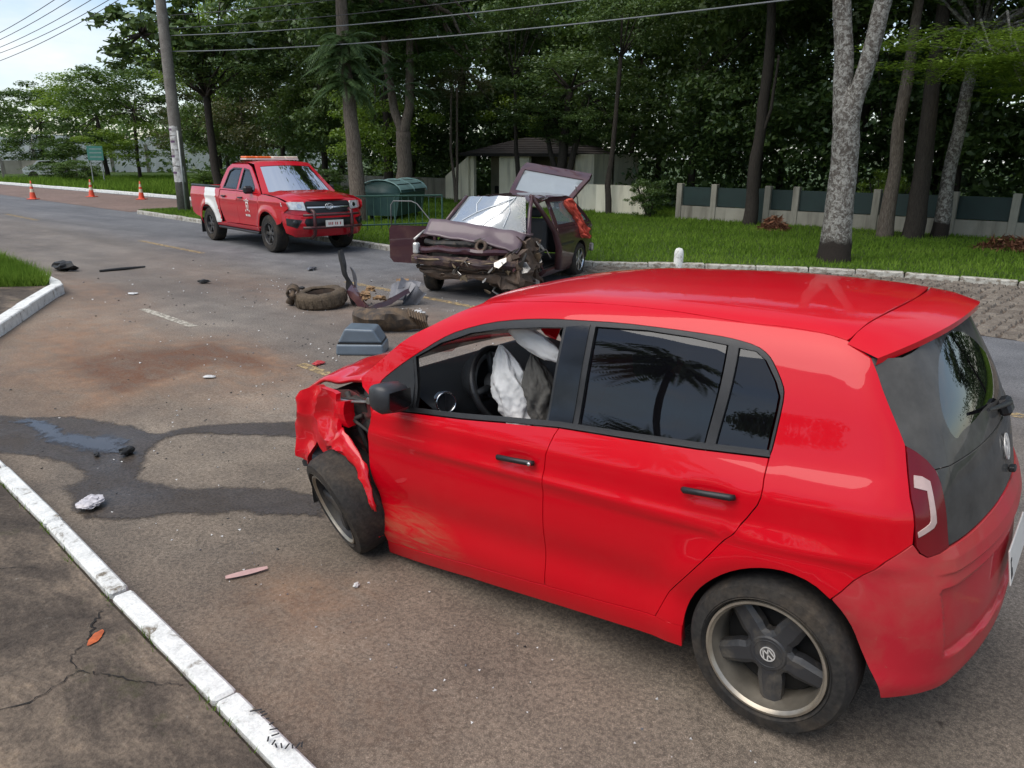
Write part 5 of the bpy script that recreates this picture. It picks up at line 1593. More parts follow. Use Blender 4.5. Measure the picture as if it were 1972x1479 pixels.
# cabin: dashboard, seats
MB().box((2.45, -.72, .75), (2.78, .72, 1.15), 0, None, .04).build('dashboard', M_INT, pu)
for y_ in (-.38, .38):
    o = MB().box((1.72, y_ - .25, .75), (1.88, y_ + .25, 1.36), 0, None, .05).box((1.74, y_ - .13, 1.38), (1.85, y_ + .13, 1.56), 0, None, .03).build('seat_back', M_INT, pu)
MB().box((.80, -.66, .75), (.98, .66, 1.42), 0, None, .05).build('rear_bench', M_INT, pu)
MB().tube([tuple(axisM((2.30, -.38, 1.12), (-.85, 0, .5), (0, 1, 0)) @ Vector((.18 * math.cos(a), .18 * math.sin(a), 0))) for a in np.linspace(0, 2 * math.pi, 25)], .016, 8).build('steering_wheel', M_TRIM, pu)
# door crest: shield with a flame, crossed axes and a line of lettering blocks below
def crest(parent, s):
    yv = lambda x, z: s * (float(puS(np.array(x), np.array(z))) + .006)
    def flat_(pts, mat, off, nm):
        v = [(2.18 + a * .9, yv(2.18 + a * .9, .90 + b * .9) + s * off, .90 + b * .9) for a, b in pts]
        return mesh(nm, v, [tuple(range(len(v))) if s < 0 else tuple(range(len(v)))[::-1]], mat, parent)
    fx = 1 if s < 0 else 1
    flat_([(-.07, .10), (.07, .10), (.075, .0), (.04, -.08), (0, -.11), (-.04, -.08), (-.075, .0)], M_DECAL, 0, 'crest_shield')
    flat_([(-.05, .08), (.05, .08), (.052, .0), (.03, -.06), (0, -.08), (-.03, -.06), (-.052, .0)], M_DECALR, .002, 'crest_field')
    flat_([(0, .045), (.012, .012), (.04, .012), (.016, -.01), (.026, -.042), (0, -.02), (-.026, -.042), (-.016, -.01), (-.04, .012), (-.012, .012)], M_DECAL, .004, 'crest_star')
    flat_([(-.02, .115), (.02, .115), (.03, .14), (.01, .155), (0, .185), (-.012, .155), (-.03, .14)], M_DECAL, 0, 'crest_flame')
    for k in (-1, 1):
        flat_([(k * .07, .13), (k * .10, .15), (k * .125, .12), (k * .09, .10)], M_DECAL, .001, 'crest_axe')
        flat_([(k * .065, -.10), (k * .085, -.075), (k * .12, -.12), (k * .10, -.14)], M_DECAL, .001, 'crest_axe')
    for i, x0 in enumerate((-.13, -.085, -.02, .03, .075)):
        flat_([(x0, -.24), (x0 + .035, -.24), (x0 + .035, -.19), (x0, -.19)], M_DECAL, 0, 'door_lettering')
crest(df[0], -1); crest(df[1], 1)
# ================================================================== wrecked maroon hatchback
wk = empty('wrecked_hatchback', (7.25, -7.61, 0), R(103.5), 'dark maroon old hatchback with smashed front, open door and raised tailgate', 'car')
M_MAR = mk_paintcar('maroon_car_paint', (.046, .016, .022), .22, .42)
M_MARSHEEN = M_plain('maroon_bonnet_with_sheen', (.105, .070, .078), .42, 0, .2, 5, coat=.25)  # maroon made paler and greyer: reflected light put into the colour
M_BEIGE = M_dirty('bumper_foam_and_mud', (.23, .17, .10), (.10, .07, .045), .5, .8, 0, 6)
M_MARD = M_dirty('muddy_maroon_bumper', (.030, .014, .016), (.15, .10, .06), .42, .6, 0, 7)
M_RUST = M_dirty('torn_rusty_metal', (.105, .070, .048), (.045, .032, .024), .45, .6, .3, 9)
M_ALU = M_plain('bright_torn_metal', (.42, .40, .37), .4, .7, .3, 14)
def mk_crackglass():
    t = NT('shattered_windscreen_glass'); c = t.coord('Object')
    vo = t.n('ShaderNodeTexVoronoi', {'Vector': c, 'Scale': 9.0}, feature='DISTANCE_TO_EDGE').outputs['Distance']
    k = t.ramp(vo, [(.0, 1.0), (.035, 0.0)])
    n = t.ramp(t.noise(2.2, 5, .6, c), [(.35, .30), (.65, .75)])
    fac = t.math('MAXIMUM', t.math('MULTIPLY', k, .8), n)
    d = t.n('ShaderNodeBsdfDiffuse', {'Color': (.27, .30, .32, 1)}).outputs[0]
    fr = t.n('ShaderNodeFresnel', {'IOR': 1.5}).outputs[0]
    tr = t.n('ShaderNodeBsdfTransparent', {'Color': (.75, .8, .8, 1)}).outputs[0]
    gl = t.n('ShaderNodeBsdfGlossy', {'Roughness': .1}).outputs[0]
    a = t.n('ShaderNodeMixShader', {0: fr, 1: tr, 2: gl}).outputs[0]
    return t.end(t.n('ShaderNodeMixShader', {0: fac, 1: a, 2: d}).outputs[0])
M_SHAT = mk_crackglass()
M_WKGL = mk_glass('wreck_window_glass', (.30, .34, .36), .45, 0, 2.2)
wk_b = pch([.15, .25, .45, .70, .82, .90, 1.1, 1.32, 1.40], [.72, .77, .795, .805, .80, .77, .675, .56, .50])
def wkS(x, z): return wk_b(z) - .05 * np.clip((-.2 - x) / .5, 0, 2) ** 2 - .02 * np.clip(x - 1.8, 0, 2) ** 2
def wkpanel(name, out, mat, sides=(1,), step=.06, **k): return sidepanel(wk, name, out, wkS, mat, step, sides=sides, **k)
qp = [(-.70, .42), (-.74, .62), (-.72, .82), (-.55, .865), (1.02, .885), (1.02, .26), (.34, .24)] + arc(0, .29, .325, -8, 188, 14) + [(-.42, .36)]
wkpanel('quarter_panel', qp, M_MAR, (1, -1))
wkpanel('side_moulding', [(.34, .60), (1.0, .60), (1.0, .635), (.34, .635)], M_TRIM, (1, -1), off=.008, step=.1, flange=.008)
wkpanel('quarter_frame', [(-.68, .85), (-.55, .875), (1.04, .89), (1.10, .89), (1.02, 1.30), (.9, 1.345), (.1, 1.335), (-.05, 1.31)], M_MAR, (1, -1), holes=[[(-.42, .92), (.95, .93), (.90, 1.27), (.12, 1.26), (-.02, 1.22)]], flange=.02)
wkpanel('rear_side_window', [(-.42, .92), (.95, .93), (.90, 1.27), (.12, 1.26), (-.02, 1.22)], M_WKGL, (1, -1), off=-.014, flange=0, step=.1)
wkpanel('sill', [(.34, .27), (2.05, .25), (2.05, .17), (.34, .18)], M_MAR, (1, -1), flange=.06, step=.1)
for s in (1, -1):
    MB().box((-.735, s * .45 - .30, .36), (-.66, s * .45 + .34, .50), 0, None, .02).build('rear_bumper_end', M_ALU if s > 0 else M_TRIM, wk)
# roof, left front corner buckled
n, m_ = 16, 17
P = np.zeros((n, m_, 3))
for i in range(n):
    u = i / (n - 1)
    for j in range(m_):
        v = -1 + 2 * j / (m_ - 1)
        x = -.03 + 1.55 * u; hw = .56 + .02 * math.sin(math.pi * u)
        z = 1.325 + .04 * (1 - abs(v) ** 2.5) + .015 * math.sin(math.pi * u)
        k = max(0, u - .55) / .45 * max(0, v - .15) / .85
        z += k * (.05 + .12 * noise.noise(Vector((u * 6, v * 5, 2)))) - .06 * k * k
        z += .012 * noise.noise(Vector((u * 3, v * 3, 7)))
        P[i, j] = [x, v * hw, z]
o = grid('roof', P, M_MAR, wk, True, flip=False); autosmooth(o, 30)
# pillars
def tubeP(name, pts, r_, mat=M_MAR, n=8, parent=wk):
    return MB().tube(pts, r_, n).build(name, mat, parent, True)
tubeP('windscreen_pillar', [(2.06, -.70, .90), (1.80, -.63, 1.13), (1.50, -.555, 1.345)], .032)
tubeP('windscreen_pillar', [(2.04, .74, .62), (2.02, .735, .92), (1.90, .69, 1.17), (1.72, .64, 1.385)], [.035, .035, .03, .03])
tubeP('centre_pillar', [(1.72, .64, 1.38), (1.5, .72, 1.15), (1.2, .80, .86), (1.06, .83, .60), (1.02, .80, .25)], [.03, .035, .045, .06, .06])
tubeP('centre_pillar', [(1.04, -.56, 1.33), (1.06, -.78, .88), (1.04, -.79, .26)], .045)
tubeP('buckled_roof_rail', [(1.72, .62, 1.39), (1.35, .60, 1.30), (1.0, .575, 1.33)], .03)
# shattered windscreen, sagging
n, m_ = 9, 13
P = np.zeros((n, m_, 3))
for i in range(n):
    u = i / (n - 1)
    for j in range(m_):
        v = -1 + 2 * j / (m_ - 1)
        hw = .69 - .15 * u
        bx = np.interp(v, [-1, 1], [2.05, 2.03]); tx = np.interp(v, [-1, 1], [1.50, 1.72])
        P[i, j] = [bx + (tx - bx) * u + .07 * (1 - v * v), v * hw, .90 + .44 * u + .02 * (1 - v * v) * u + .03 * u * (v + 1) / 2 + .022 * noise.noise(Vector((u * 3, v * 3, 4)))]
ws = grid('windscreen', P, M_SHAT, wk, True)
M_CRK = M_plain('crack_white_edge', (.66, .68, .68), .6, 0, .1, 20)
def wpt(u, v):
    i = u * (n - 1); j = (v + 1) / 2 * (m_ - 1); a, b = int(min(i, n - 2)), int(min(j, m_ - 2))
    q = P[a, b] + (P[a + 1, b] - P[a, b]) * (i - a) + (P[a, b + 1] - P[a, b]) * (j - b); return tuple(q + np.array([.008, 0, .008]))
for pts in ([(.98, .72), (.6, .45), (.3, .1), (.05, -.1)], [(.98, .72), (.7, .1), (.5, -.3), (.25, -.6)], [(.95, .5), (.55, .6), (.1, .5)], [(.98, .72), (.75, .3), (.62, -.05)], [(.5, -.3), (.75, -.45), (.95, -.4)]):
    MB().tube([wpt(*p) for p in pts], .006, 5).build('windscreen_crack', M_CRK, ws)
# bonnet: buckled and folded up into a slab
n, m_ = 20, 30
P2 = np.zeros((n, m_, 3))
for i in range(n):
    u = i / (n - 1)
    for j in range(m_):
        v = -1 + 2 * j / (m_ - 1)
        x = 2.06 + .66 * u + .04 * (1 - v * v) - .10 * max(0, v) * u
        y = v * .72 + .10
        ridge = math.exp(-((u - .55 + .10 * v) / .22) ** 2)
        z = .93 + .15 * ridge * (1 - .40 * (v + 1) / 2) - .10 * u ** 2 - .13 * max(0, v) ** 2 * u - .04 * v
        z += .022 * noise.noise(Vector((x * 4, y * 3.5, 1.))) + (.035 * (noise.ridged_multi_fractal(Vector((x * 3.4, y * 3.1, 3.)), 1, 2, 3, .9, 2) - 1.0)) * (.15 + max(0, v) * .9)
        P2[i, j] = [x, y, z]
o = grid('bonnet', P2, M_MARSHEEN, wk, True, flip=False); autosmooth(o, 32)
sm = o.modifiers.new('thickness', 'SOLIDIFY'); sm.thickness = .03; sm.offset = -1
o['label'] = 'buckled maroon bonnet'
# front cross-member, bent bumper, lamp, grille panel
def bent(name, x, z0, z1, y0, y1, dep, mat, seed, sag=0.0, amp=.03, n=26):
    P = np.zeros((6, n, 3))
    for j in range(n):
        t = j / (n - 1); y = y0 + (y1 - y0) * t
        dx = -.10 * abs(t - .35) ** 2 * 3 - .32 * max(0, t - .72) ** 1.5 * 3
        dz = sag * t * t
        for i, (a, b) in enumerate(((0, z1), (dep, z1 - .015), (dep + .015, (z0 + z1) / 2), (dep, z0 + .015), (0, z0), (0, z1))):
            P[i, j] = [x + a + dx + amp * noise.noise(Vector((y * 4, b * 6 + seed, a * 9))), y + amp * .6 * noise.noise(Vector((y * 5, seed, b * 5))), b + dz + amp * noise.noise(Vector((y * 3.5, seed * 2, b * 5 + a * 4)))]
    o = grid(name, P, mat, wk, True); autosmooth(o, 30); return o
bent('front_bumper', 2.92, .47, .60, -.68, .92, .09, M_MARD, 1.0, -.03, .03, 60)
bent('bumper_trim', 3.015, .545, .575, -.66, .88, .012, M_BEIGE, 1.0, -.03, .03, 60)
bent('bumper_reinforcement', 2.88, .40, .46, -.64, .95, .05, M_RUST, 4.0, -.02, .05, 60)
bent('front_crossmember', 2.80, .62, .72, -.66, .70, .07, M_MAR, 2.0, .0, .03)
bent('lower_valance', 2.84, .30, .42, -.62, .98, .05, M_RUST, 6.0, -.05, .07)
bent('radiator_frame', 2.70, .70, .80, -.62, .55, .05, M_ENGINE, 9.0, .02, .04)
MB().box((2.80, -.70, .60), (2.90, -.62, .76), 0, None, .02).build('headlamp', M_LAMP, wk)
MB().box((2.30, -.74, .55), (2.80, -.70, .82), 0, None, .01).build('front_wing', M_MAR, wk)
tubeP('wing_edge', [(2.84, -.70, .80), (2.6, -.68, .90), (2.25, -.70, .93)], .018, M_ALU)
# engine
def rblock(name, lo, hi, mat, seed, amp, div=6):
    o = rough_block(name, lo, hi, mat, seed, amp, div, wk)
    # undo the sagged-car mapping used by rough_block
    for vv in o.data.vertices:
        x, y, z = vv.co.x, vv.co.y, vv.co.z - .29
        vv.co = (x * _ca - z * _sa, y, .29 + x * _sa + z * _ca)
    return o
rblock('engine_block', (2.10, -.48, .28), (2.72, .45, .74), M_ENGINE, 2.0, .07)
rblock('bulkhead', (2.02, -.70, .25), (2.08, .70, .88), M_ENGINE, 4.0, .03)
rblock('crushed_wing', (2.10, .50, .22), (2.80, .95, .62), M_RUST, 6.0, .16, 8)
rblock('crushed_inner_wing', (1.95, .55, .20), (2.35, .86, .80), M_RUST, 8.0, .14, 7)
rblock('battery', (2.50, .02, .70), (2.68, .20, .84), M_ALU, 1.3, .01, 3)
rblock('air_filter', (2.40, -.30, .72), (2.62, -.06, .82), M_ALU, 2.3, .02, 4)
MB().lathe([(.05, 0), (.09, 0), (.09, .05), (.05, .05)], 20, 0, axisM((2.74, .34, .74), (1, 0, .3)), True).build('radiator_fan', M_RUST, wk, True)
rnd = random.Random(77)
for i in range(46):       # torn strips and loose pieces, one part each
    p = (rnd.uniform(1.95, 2.90), rnd.uniform(.40, 1.02), rnd.uniform(.10, .72))
    mb = MB(); shard(p, rnd.uniform(.05, .13), 300 + i, mb, 6)
    mb.build('torn_metal_piece', rnd.choice([M_RUST, M_RUST, M_ENGINE, M_MAR, M_ALU, M_BEIGE]), wk)
for i in range(14):
    a = Vector((rnd.uniform(2.0, 2.8), rnd.uniform(.3, .95), rnd.uniform(.15, .7)))
    pts = [a]
    for k in range(3): pts.append(pts[-1] + Vector((rnd.uniform(-.14, .14), rnd.uniform(-.14, .14), rnd.uniform(-.12, .08))))
    MB().tube([tuple(q) for q in pts], rnd.uniform(.008, .02), 6).build('bent_rod', rnd.choice([M_ENGINE, M_RUST, M_ALU]), wk, True)
for i in range(12):
    p = (rnd.uniform(2.35, 2.85), rnd.uniform(-.6, .45), rnd.uniform(.66, .84))
    mb = MB(); shard(p, rnd.uniform(.04, .09), 500 + i, mb, 6)
    mb.build('torn_metal_piece', rnd.choice([M_ENGINE, M_ALU, M_RUST, M_ENGINE]), wk)
for i in range(30):
    y_ = rnd.uniform(-.62, .95)
    p = (2.98 - .25 * max(0, y_ - .3) + rnd.uniform(-.05, .05), y_, rnd.uniform(.28, .58))
    mb = MB(); shard(p, rnd.uniform(.025, .075), 700 + i, mb, 7)
    mb.build('torn_metal_piece', rnd.choice([M_RUST, M_BEIGE, M_BEIGE, M_ENGINE, M_MAR, M_ALU]), wk)
# wheels
def alloy(parent, c, nrm, r_=.285, rim=.185):
    Mw = axisM(c, nrm, (0, 0, 1))
    wh, ri = wheel(parent, Mw, r_, rim, M_CHROME, M_CHROME, M_TYRE, .18)
    for k in range(6):
        Rm = Mw @ Matrix.Rotation(k * math.pi / 3, 4, 'Z')
        MB().box((.03, -.022, -.03), (rim - .01, .022, -.008), 0, Rm, .006).build('spoke', M_METAL, wh)
    MB().lathe([(.001, .0), (.04, -.002), (.05, -.03)], 20, 0, Mw).build('hub_cap', M_METAL, wh, True)
    MB().lathe([(.001, -.06), (rim - .02, -.06)], 24, 0, Mw).build('brake_disc', M_UNDER, wh)
    return wh
alloy(wk, (0, .79, .285), (0, 1, 0)); alloy(wk, (0, -.79, .285), (0, -1, 0)); alloy(wk, (2.36, -.76, .285), (.25, -1, 0))
Mw = axisM((2.30, .78, .20), (.3, .7, .6), (1, 0, 0)); wh, ri = wheel(wk, Mw, .27, .18, M_RUST, M_RUST, M_TYREM, .16)
wh['label'] = 'crushed front wheel buried in torn metal'
MB().lathe([(.001, -.04), (.17, -.04)], 24, 0, Mw).build('brake_disc', M_RUST, wh)
for s in (1, -1):
    n2 = 14; Pl = np.zeros((n2 + 1, 3, 3))
    for i in range(n2 + 1):
        a = math.pi * i / n2
        for j, yv in enumerate((.79, .70, .50)): Pl[i, j] = [.328 * math.cos(a), s * yv, .29 + .328 * math.sin(a)]
    grid('wheel_arch_liner', Pl, M_UNDER, wk, True)
# floor, cabin
MB().box((-.62, -.62, .22), (2.05, .62, .28)).box((.35, -.72, .20), (2.05, .72, .26)).build('floor_pan', M_UNDER, wk)
MB().box((-.72, -.66, .30), (-.66, .66, .84)).build('rear_panel', M_MAR, wk)
for y_ in (-.36, .36):
    MB().box((1.05, y_ - .24, .42), (1.5, y_ + .24, .54), 0, None, .04).box((.92, y_ - .24, .50), (1.08, y_ + .24, 1.02), 0, None, .05).box((.90, y_ - .12, 1.03), (1.0, y_ + .12, 1.18), 0, None, .03).build('front_seat', M_INT, wk)
MB().box((.05, -.60, .40), (.25, .60, .88), 0, None, .05).build('rear_seat', M_INT, wk)
MB().box((1.72, -.66, .55), (2.02, .60, .88), 0, None, .05).build('dashboard', M_INT, wk)
MB().tube([tuple(axisM((1.62, .36, .86), (-.9, 0, .4), (0, 1, 0)) @ Vector((.18 * math.cos(a), .18 * math.sin(a), 0))) for a in np.linspace(0, 2 * math.pi, 25)], .014, 8).build('steering_wheel', M_TRIM, wk)
# raised tailgate
tgM = axisM((-.02, 0, 1.345), (.50, 0, .84), (-.86, 0, .50))      # local x runs from hinge to lower edge
outer = [(0, -.52), (.10, -.54), (.80, -.62), (.98, -.60), (.98, .60), (.80, .62), (.10, .54), (0, .52)]
innr = [(.10, -.46), (.74, -.54), (.74, .54), (.10, .46)]
V2, T, loops = cdt(np.array(outer), .12, [innr])
def tg_pt(p, h):
    q_ = tgM @ Vector((p[0] * 1.06, p[1] * 1.04, h - .06 * (p[0] ** 2)))
    return (q_.x, q_.y, q_.z + .015 - .15 * (.55 - p[1]))
v = [tg_pt(p, 0) for p in V2] + [tg_pt(p, -.045) for p in V2]; nv = len(V2)
f = [tuple(t) for t in T] + [tuple(int(i) + nv for i in t)[::-1] for t in T]
for Lp in loops:
    for i in range(len(Lp)): a, b = Lp[i], Lp[(i + 1) % len(Lp)]; f.append((a, b, b + nv, a + nv))
tgo = mesh('tailgate', v, f, M_MAR, wk); tgo['label'] = 'raised tailgate with its glass'
V2, T, loops = cdt(np.array(innr), .1)
mesh('tailgate_glass', [tg_pt(p, -.02) for p in V2], T, mk_glass('tailgate_glass_material', (.42, .47, .50), .72, .25, 2.0), tgo, True)
for s in (1, -1): MB().tube([(-.45, s * .60, .95), (-.33, s * .56, 1.47)], .010, 6).build('gas_strut', M_METAL, wk)
M_GREYF = M_plain('door_frame_grey', (.16, .16, .16), .5, .2, .15, 6)
# open right-hand door, swung out towards the road
DM = Matrix.Translation((2.02, -.78, 0)) @ Matrix.Rotation(R(-83), 4, 'Z')     # local x runs from the hinge outwards
dpl = [(0, .34), (.03, .88), (.06, .915), (.76, .915), (.80, .86), (.80, .42), (.74, .35)]
Mx = DM @ Matrix(((1, 0, 0, 0), (0, 0, -1, 0), (0, 1, 0, 0), (0, 0, 0, 1)))
do = MB().prism(dpl, -.06, .03, 0, Mx).build('open_door', M_MAR, wk); do['label'] = 'open front passenger door'
MB().box((.02, -.035, .50), (.79, -.031, .525), 0, DM).build('door_moulding', M_ALU, do)
MB().box((.05, -.034, .86), (.16, -.030, .895), 0, DM).build('door_handle', M_TRIM, do)
MB().tube([tuple(DM @ Vector(p)) for p in ((.03, .0, .90), (.10, .01, .98), (.33, .03, 1.25), (.42, .035, 1.285), (.72, .04, 1.28), (.77, .03, 1.22), (.79, 0, .90))], .008, 6).build('window_frame', M_GREYF, do, True)
# clothing / blanket thrown over the rear corner: its own thing
M_CLOTH = M_plain('orange_red_cloth', (.52, .075, .045), .9, 0, .35, 9, .4, 60)
n2, m2 = 40, 34
Pc = np.zeros((n2, m2, 3))
for i in range(n2):
    u = i / (n2 - 1)
    for j in range(m2):
        v_ = j / (m2 - 1)
        x = .38 - .25 * v_ * (1 + .35 * noise.noise(Vector((u * 6, 1, 4)))) - .40 * u; z = 1.27 - .62 * u
        y = .62 + .22 * u + .035 * math.sin(v_ * 26 + u * 4 + 3 * noise.noise(Vector((u * 3, v_ * 2, 5)))) + .07 * noise.noise(Vector((u * 7, v_ * 9, 2)))
        Pc[i, j] = [x + .03 * math.sin(u * 9 + v_ * 4), y + .03, z + .03 * noise.noise(Vector((v_ * 6, u * 3, 8)))]
Mwk = frame_of((7.25, -7.61), R(103.5))
Pc = np.array([[tuple(Mwk @ Vector(p)) for p in row] for row in Pc])
o = grid('cloth', Pc, M_CLOTH, None, True)
sm = o.modifiers.new('thickness', 'SOLIDIFY'); sm.thickness = .02
tag(o, 'orange-red cloth draped over the rear corner of the maroon wreck', 'cloth')
# ================================================================== debris on the road
def G3(x, y, h=0.0): return (x, y, h + float(gz(x, y)))
M_GREYP = M_plain('grey_blue_plastic', (.115, .145, .175), .42, 0, .15, 5, coat=.2)
M_MUDP = M_dirty('muddy_bumper_plastic', (.045, .034, .026), (.15, .098, .055), .55, .8, 0, 7)
M_FOAM = M_dirty('torn_yellow_foam', (.33, .20, .09), (.12, .07, .04), .55, .9, 0, 9)
M_GREYM = M_plain('crumpled_grey_metal', (.13, .13, .14), .45, .4, .25, 8)
M_BLACKR = M_plain('black_rubber_scrap', (.012, .012, .012), .6, 0, .3, 14)
# muddy tyre on its side, with the coil spring beside it
ty = empty('loose_wheel', G3(7.58, -3.22), R(20), 'muddy tyre lying on its side on the road beside torn bodywork', 'tyre')
Mw = axisM((0, 0, .215), (.05, .10, 1), (1, 0, 0))
prof = [(.20, -.02), (.205, .0), (.26, .008), (.31, -.006), (.335, -.035), (.338, -.10), (.335, -.165), (.305, -.20), (.25, -.205), (.205, -.19), (.20, -.17)]
mb = MB(); mb.lathe(prof, 56, 0, Mw); 
for i, v in enumerate(mb.v):
    k = fbm(v, 7, 4, 2); mb.v[i] = (v[0] * (1 + .03 * k), v[1] * (1 + .03 * k), max(.003, v[2] + .02 * k))
o = mb.build('tyre_carcass', M_TYREM, ty, True)
for k in range(18):
    Rm = Mw @ Matrix.Rotation(2 * math.pi * k / 18, 4, 'Z')
    MB().box((.332, -.035, -.16), (.345, .02, -.05), 0, Rm, .004).build('tread_block', M_TYREM, ty)
MB().lathe([(.205, -.03), (.20, -.1), (.205, -.17)], 40, 0, Mw).build('rim_remnant', M_RUST, ty, True)
cs = empty('coil_spring', G3(7.90, -3.02), R(-38), 'rusty coil spring and strut lying at the left end of the muddy tyre', 'spring')
pts = []
for k in range(97):
    a = 2 * math.pi * k / 16; pts.append((-.16 + .36 * k / 96, .075 * math.cos(a), .185 + .075 * math.sin(a)))
MB().tube(pts, .013, 6).build('coil', M_MUDP, cs, True)
MB().tube([(-.24, 0, .17), (0, 0, .185), (.22, 0, .19)], [.035, .03, .05], 10).tube([(.0, .0, .16), (.02, .05, .03)], [.04, .06], 8).build('strut_tube', M_MUDP, cs, True)
# torn bodywork: upright strip, folded maroon frame, foam, grey sheet
tb = empty('torn_bodywork', G3(7.05, -3.75), 0, 'torn maroon wing frame with yellow foam and an upright black strip', 'car part')
def rib(name, pts, w0, w1, mat, seed, th=.012, amp=.02):
    """a bent strip of sheet metal; w0/w1 half widths along side vector"""
    n = 14; v = []; f = []
    P = [Vector(p) for p in pts]
    def at(t):
        k = t * (len(P) - 1); i = int(min(k, len(P) - 2)); return P[i].lerp(P[i + 1], k - i)
    for i in range(n + 1):
        t = i / n; p = at(t); d = (at(min(1, t + .02)) - at(max(0, t - .02))).normalized()
        s_ = d.cross(Vector((.3, .8, .5))).normalized(); nn = d.cross(s_)
        w_ = w0 + (w1 - w0) * t
        for (a, b) in ((-1, -1), (1, -1), (1, 1), (-1, 1)):
            q_ = p + s_ * w_ * a + nn * th * b
            q_ += Vector((noise.noise(q_ * 6 + Vector((seed, 0, 0))), noise.noise(q_ * 6 + Vector((0, seed, 0))), noise.noise(q_ * 6 + Vector((0, 0, seed))))) * amp
            v.append(tuple(q_))
    for i in range(n):
        for j in range(4): f.append((i * 4 + j, i * 4 + (j + 1) % 4, i * 4 + 4 + (j + 1) % 4, i * 4 + 4 + j))
    f += [(3, 2, 1, 0), tuple(n * 4 + j for j in range(4))]
    return v, f
def ribo(parent, name, pts, w0, w1, mat, seed, th=.012, amp=.02):
    v, f = rib(name, pts, w0, w1, mat, seed, th, amp)
    v = [(a, b, max(.004, c)) for a, b, c in v]
    o = mesh(name, v, f, mat, parent); autosmooth(o, 30); return o
# local axes: x, y as in the world
ribo(tb, 'upright_strip', [(.30, .16, .0), (.34, .18, .25), (.42, .20, .5), (.46, .22, .72)], .085, .018, M_BLACKR, 1, .02, .05)
ribo(tb, 'upright_flange', [(.26, .12, .05), (.28, .12, .3), (.34, .15, .5)], .05, .02, M_GREYM, 5, .008, .05)
ribo(tb, 'frame_bar', [(.32, .18, .22), (.05, .28, .10), (-.24, .42, .03)], .06, .05, M_MAR, 2, .03)
ribo(tb, 'frame_bar', [(-.24, .42, .03), (-.30, .10, .10), (-.33, -.25, .20)], .05, .05, M_MAR, 3, .03)
def lump(parent, name, c, size, mat, seed, rz=0.0):
    n, m_ = 26, 16; P = np.zeros((n, m_, 3)); ca_, sa_ = math.cos(rz), math.sin(rz)
    for i in range(n):
        a = 2 * math.pi * i / n
        for j in range(m_):
            b = -math.pi / 2 + math.pi * j / (m_ - 1)
            d = Vector((math.cos(b) * math.cos(a), math.cos(b) * math.sin(a), math.sin(b)))
            q_ = .75 + .55 * noise.noise(d * 1.7 + Vector((seed, 0, 0))) + .30 * (noise.ridged_multi_fractal(d * 2.4 + Vector((0, seed, 0)), 1, 2, 4, .9, 2) - 1.0)
            x, y, z = (math.copysign(abs(v) ** .7, v) * q_ * s for v, s in zip(d, size))
            P[i, j] = [c[0] + x * ca_ - y * sa_, c[1] + x * sa_ + y * ca_, max(.004, c[2] + z)]
    o = grid(name, P, mat, parent, True, closed_u=True); autosmooth(o, 32); return o
lump(tb, 'foam_block', (.06, .16, .15), (.17, .08, .06), M_FOAM, 4.2, 2.7)
lump(tb, 'foam_block', (.10, .02, .22), (.11, .06, .04), M_FOAM, 6.1, 2.9)
lump(tb, 'foam_block', (-.12, .06, .13), (.10, .07, .04), M_FOAM, 9.3, .4)
ribo(tb, 'grey_sheet', [(-.05, -.15, .16), (-.25, -.32, .16), (-.42, -.42, .05)], .17, .15, M_GREYM, 7, .006, .07)
ribo(tb, 'grey_sheet', [(-.10, -.32, .27), (-.30, -.50, .24)], .09, .05, M_GREYM, 8, .006, .06)
ribo(tb, 'wood_splinter', [(.0, -.36, .29), (-.12, -.48, .30)], .03, .02, M_FOAM, 9, .012, .01)
# grey-blue box panel and muddy bumper shell beyond the bonnet
gp = empty('grey_panel', G3(5.25, -1.95), R(38), 'grey-blue plastic box panel with a groove lying beyond the red bonnet', 'car part')
pf = [(-.22, .02), (-.20, .13), (-.14, .26), (.20, .30), (.24, .02)]
MB().prism([(-.23, .0), (-.225, .115), (.25, .115), (.26, .0)], -.17, .17, 0, Matrix(((1, 0, 0, 0), (0, 0, -1, 0), (0, 1, 0, 0), (0, 0, 0, 1)))).build('lower_shell', M_GREYP, gp)
MB().prism([(-.215, .127), (-.13, .265), (.16, .275), (.235, .127)], -.16, .16, 0, Matrix(((1, 0, 0, 0), (0, 0, -1, 0), (0, 1, 0, 0), (0, 0, 0, 1)))).build('upper_shell', M_GREYP, gp)
for _o in [o for o in COL.objects if o.name.split('.')[0] in ('lower_shell', 'upper_shell')]:
    bv = _o.modifiers.new('soft_edges', 'BEVEL'); bv.width = .022; bv.segments = 3; bv.limit_method = 'ANGLE'
MB().box((-.21, -.155, .113), (.235, .155, .129)).build('groove', M_BLACKR, gp)
mbp = empty('muddy_bumper', G3(5.72, -2.72), R(38), 'mud-caked broken bumper shell lying behind the grey-blue panel', 'car part')
n = 28; P = np.zeros((7, n, 3))
for j in range(n):
    t = j / (n - 1); x = -.42 + .86 * t
    for i, (a, b) in enumerate(((.02, .02), (.05, .09), (.06, .15), (.04, .21), (-.02, .24), (-.10, .25), (-.16, .235))):
        e = .07 * noise.noise(Vector((x * 5, b * 7, a * 6))) + .035 * (noise.ridged_multi_fractal(Vector((x * 6, b * 9, 3)), 1, 2, 3, .9, 2) - 1.0)
        P[i, j] = [x, a - .25 * (abs(t - .5) * 2) ** 3 + e, max(.003, b * (1 - .5 * max(0, .22 - t) / .22) + e * .6)]
o = grid('bumper_shell', P, M_MUDP, mbp, True); autosmooth(o, 30)
sm = o.modifiers.new('thickness', 'SOLIDIFY'); sm.thickness = .008
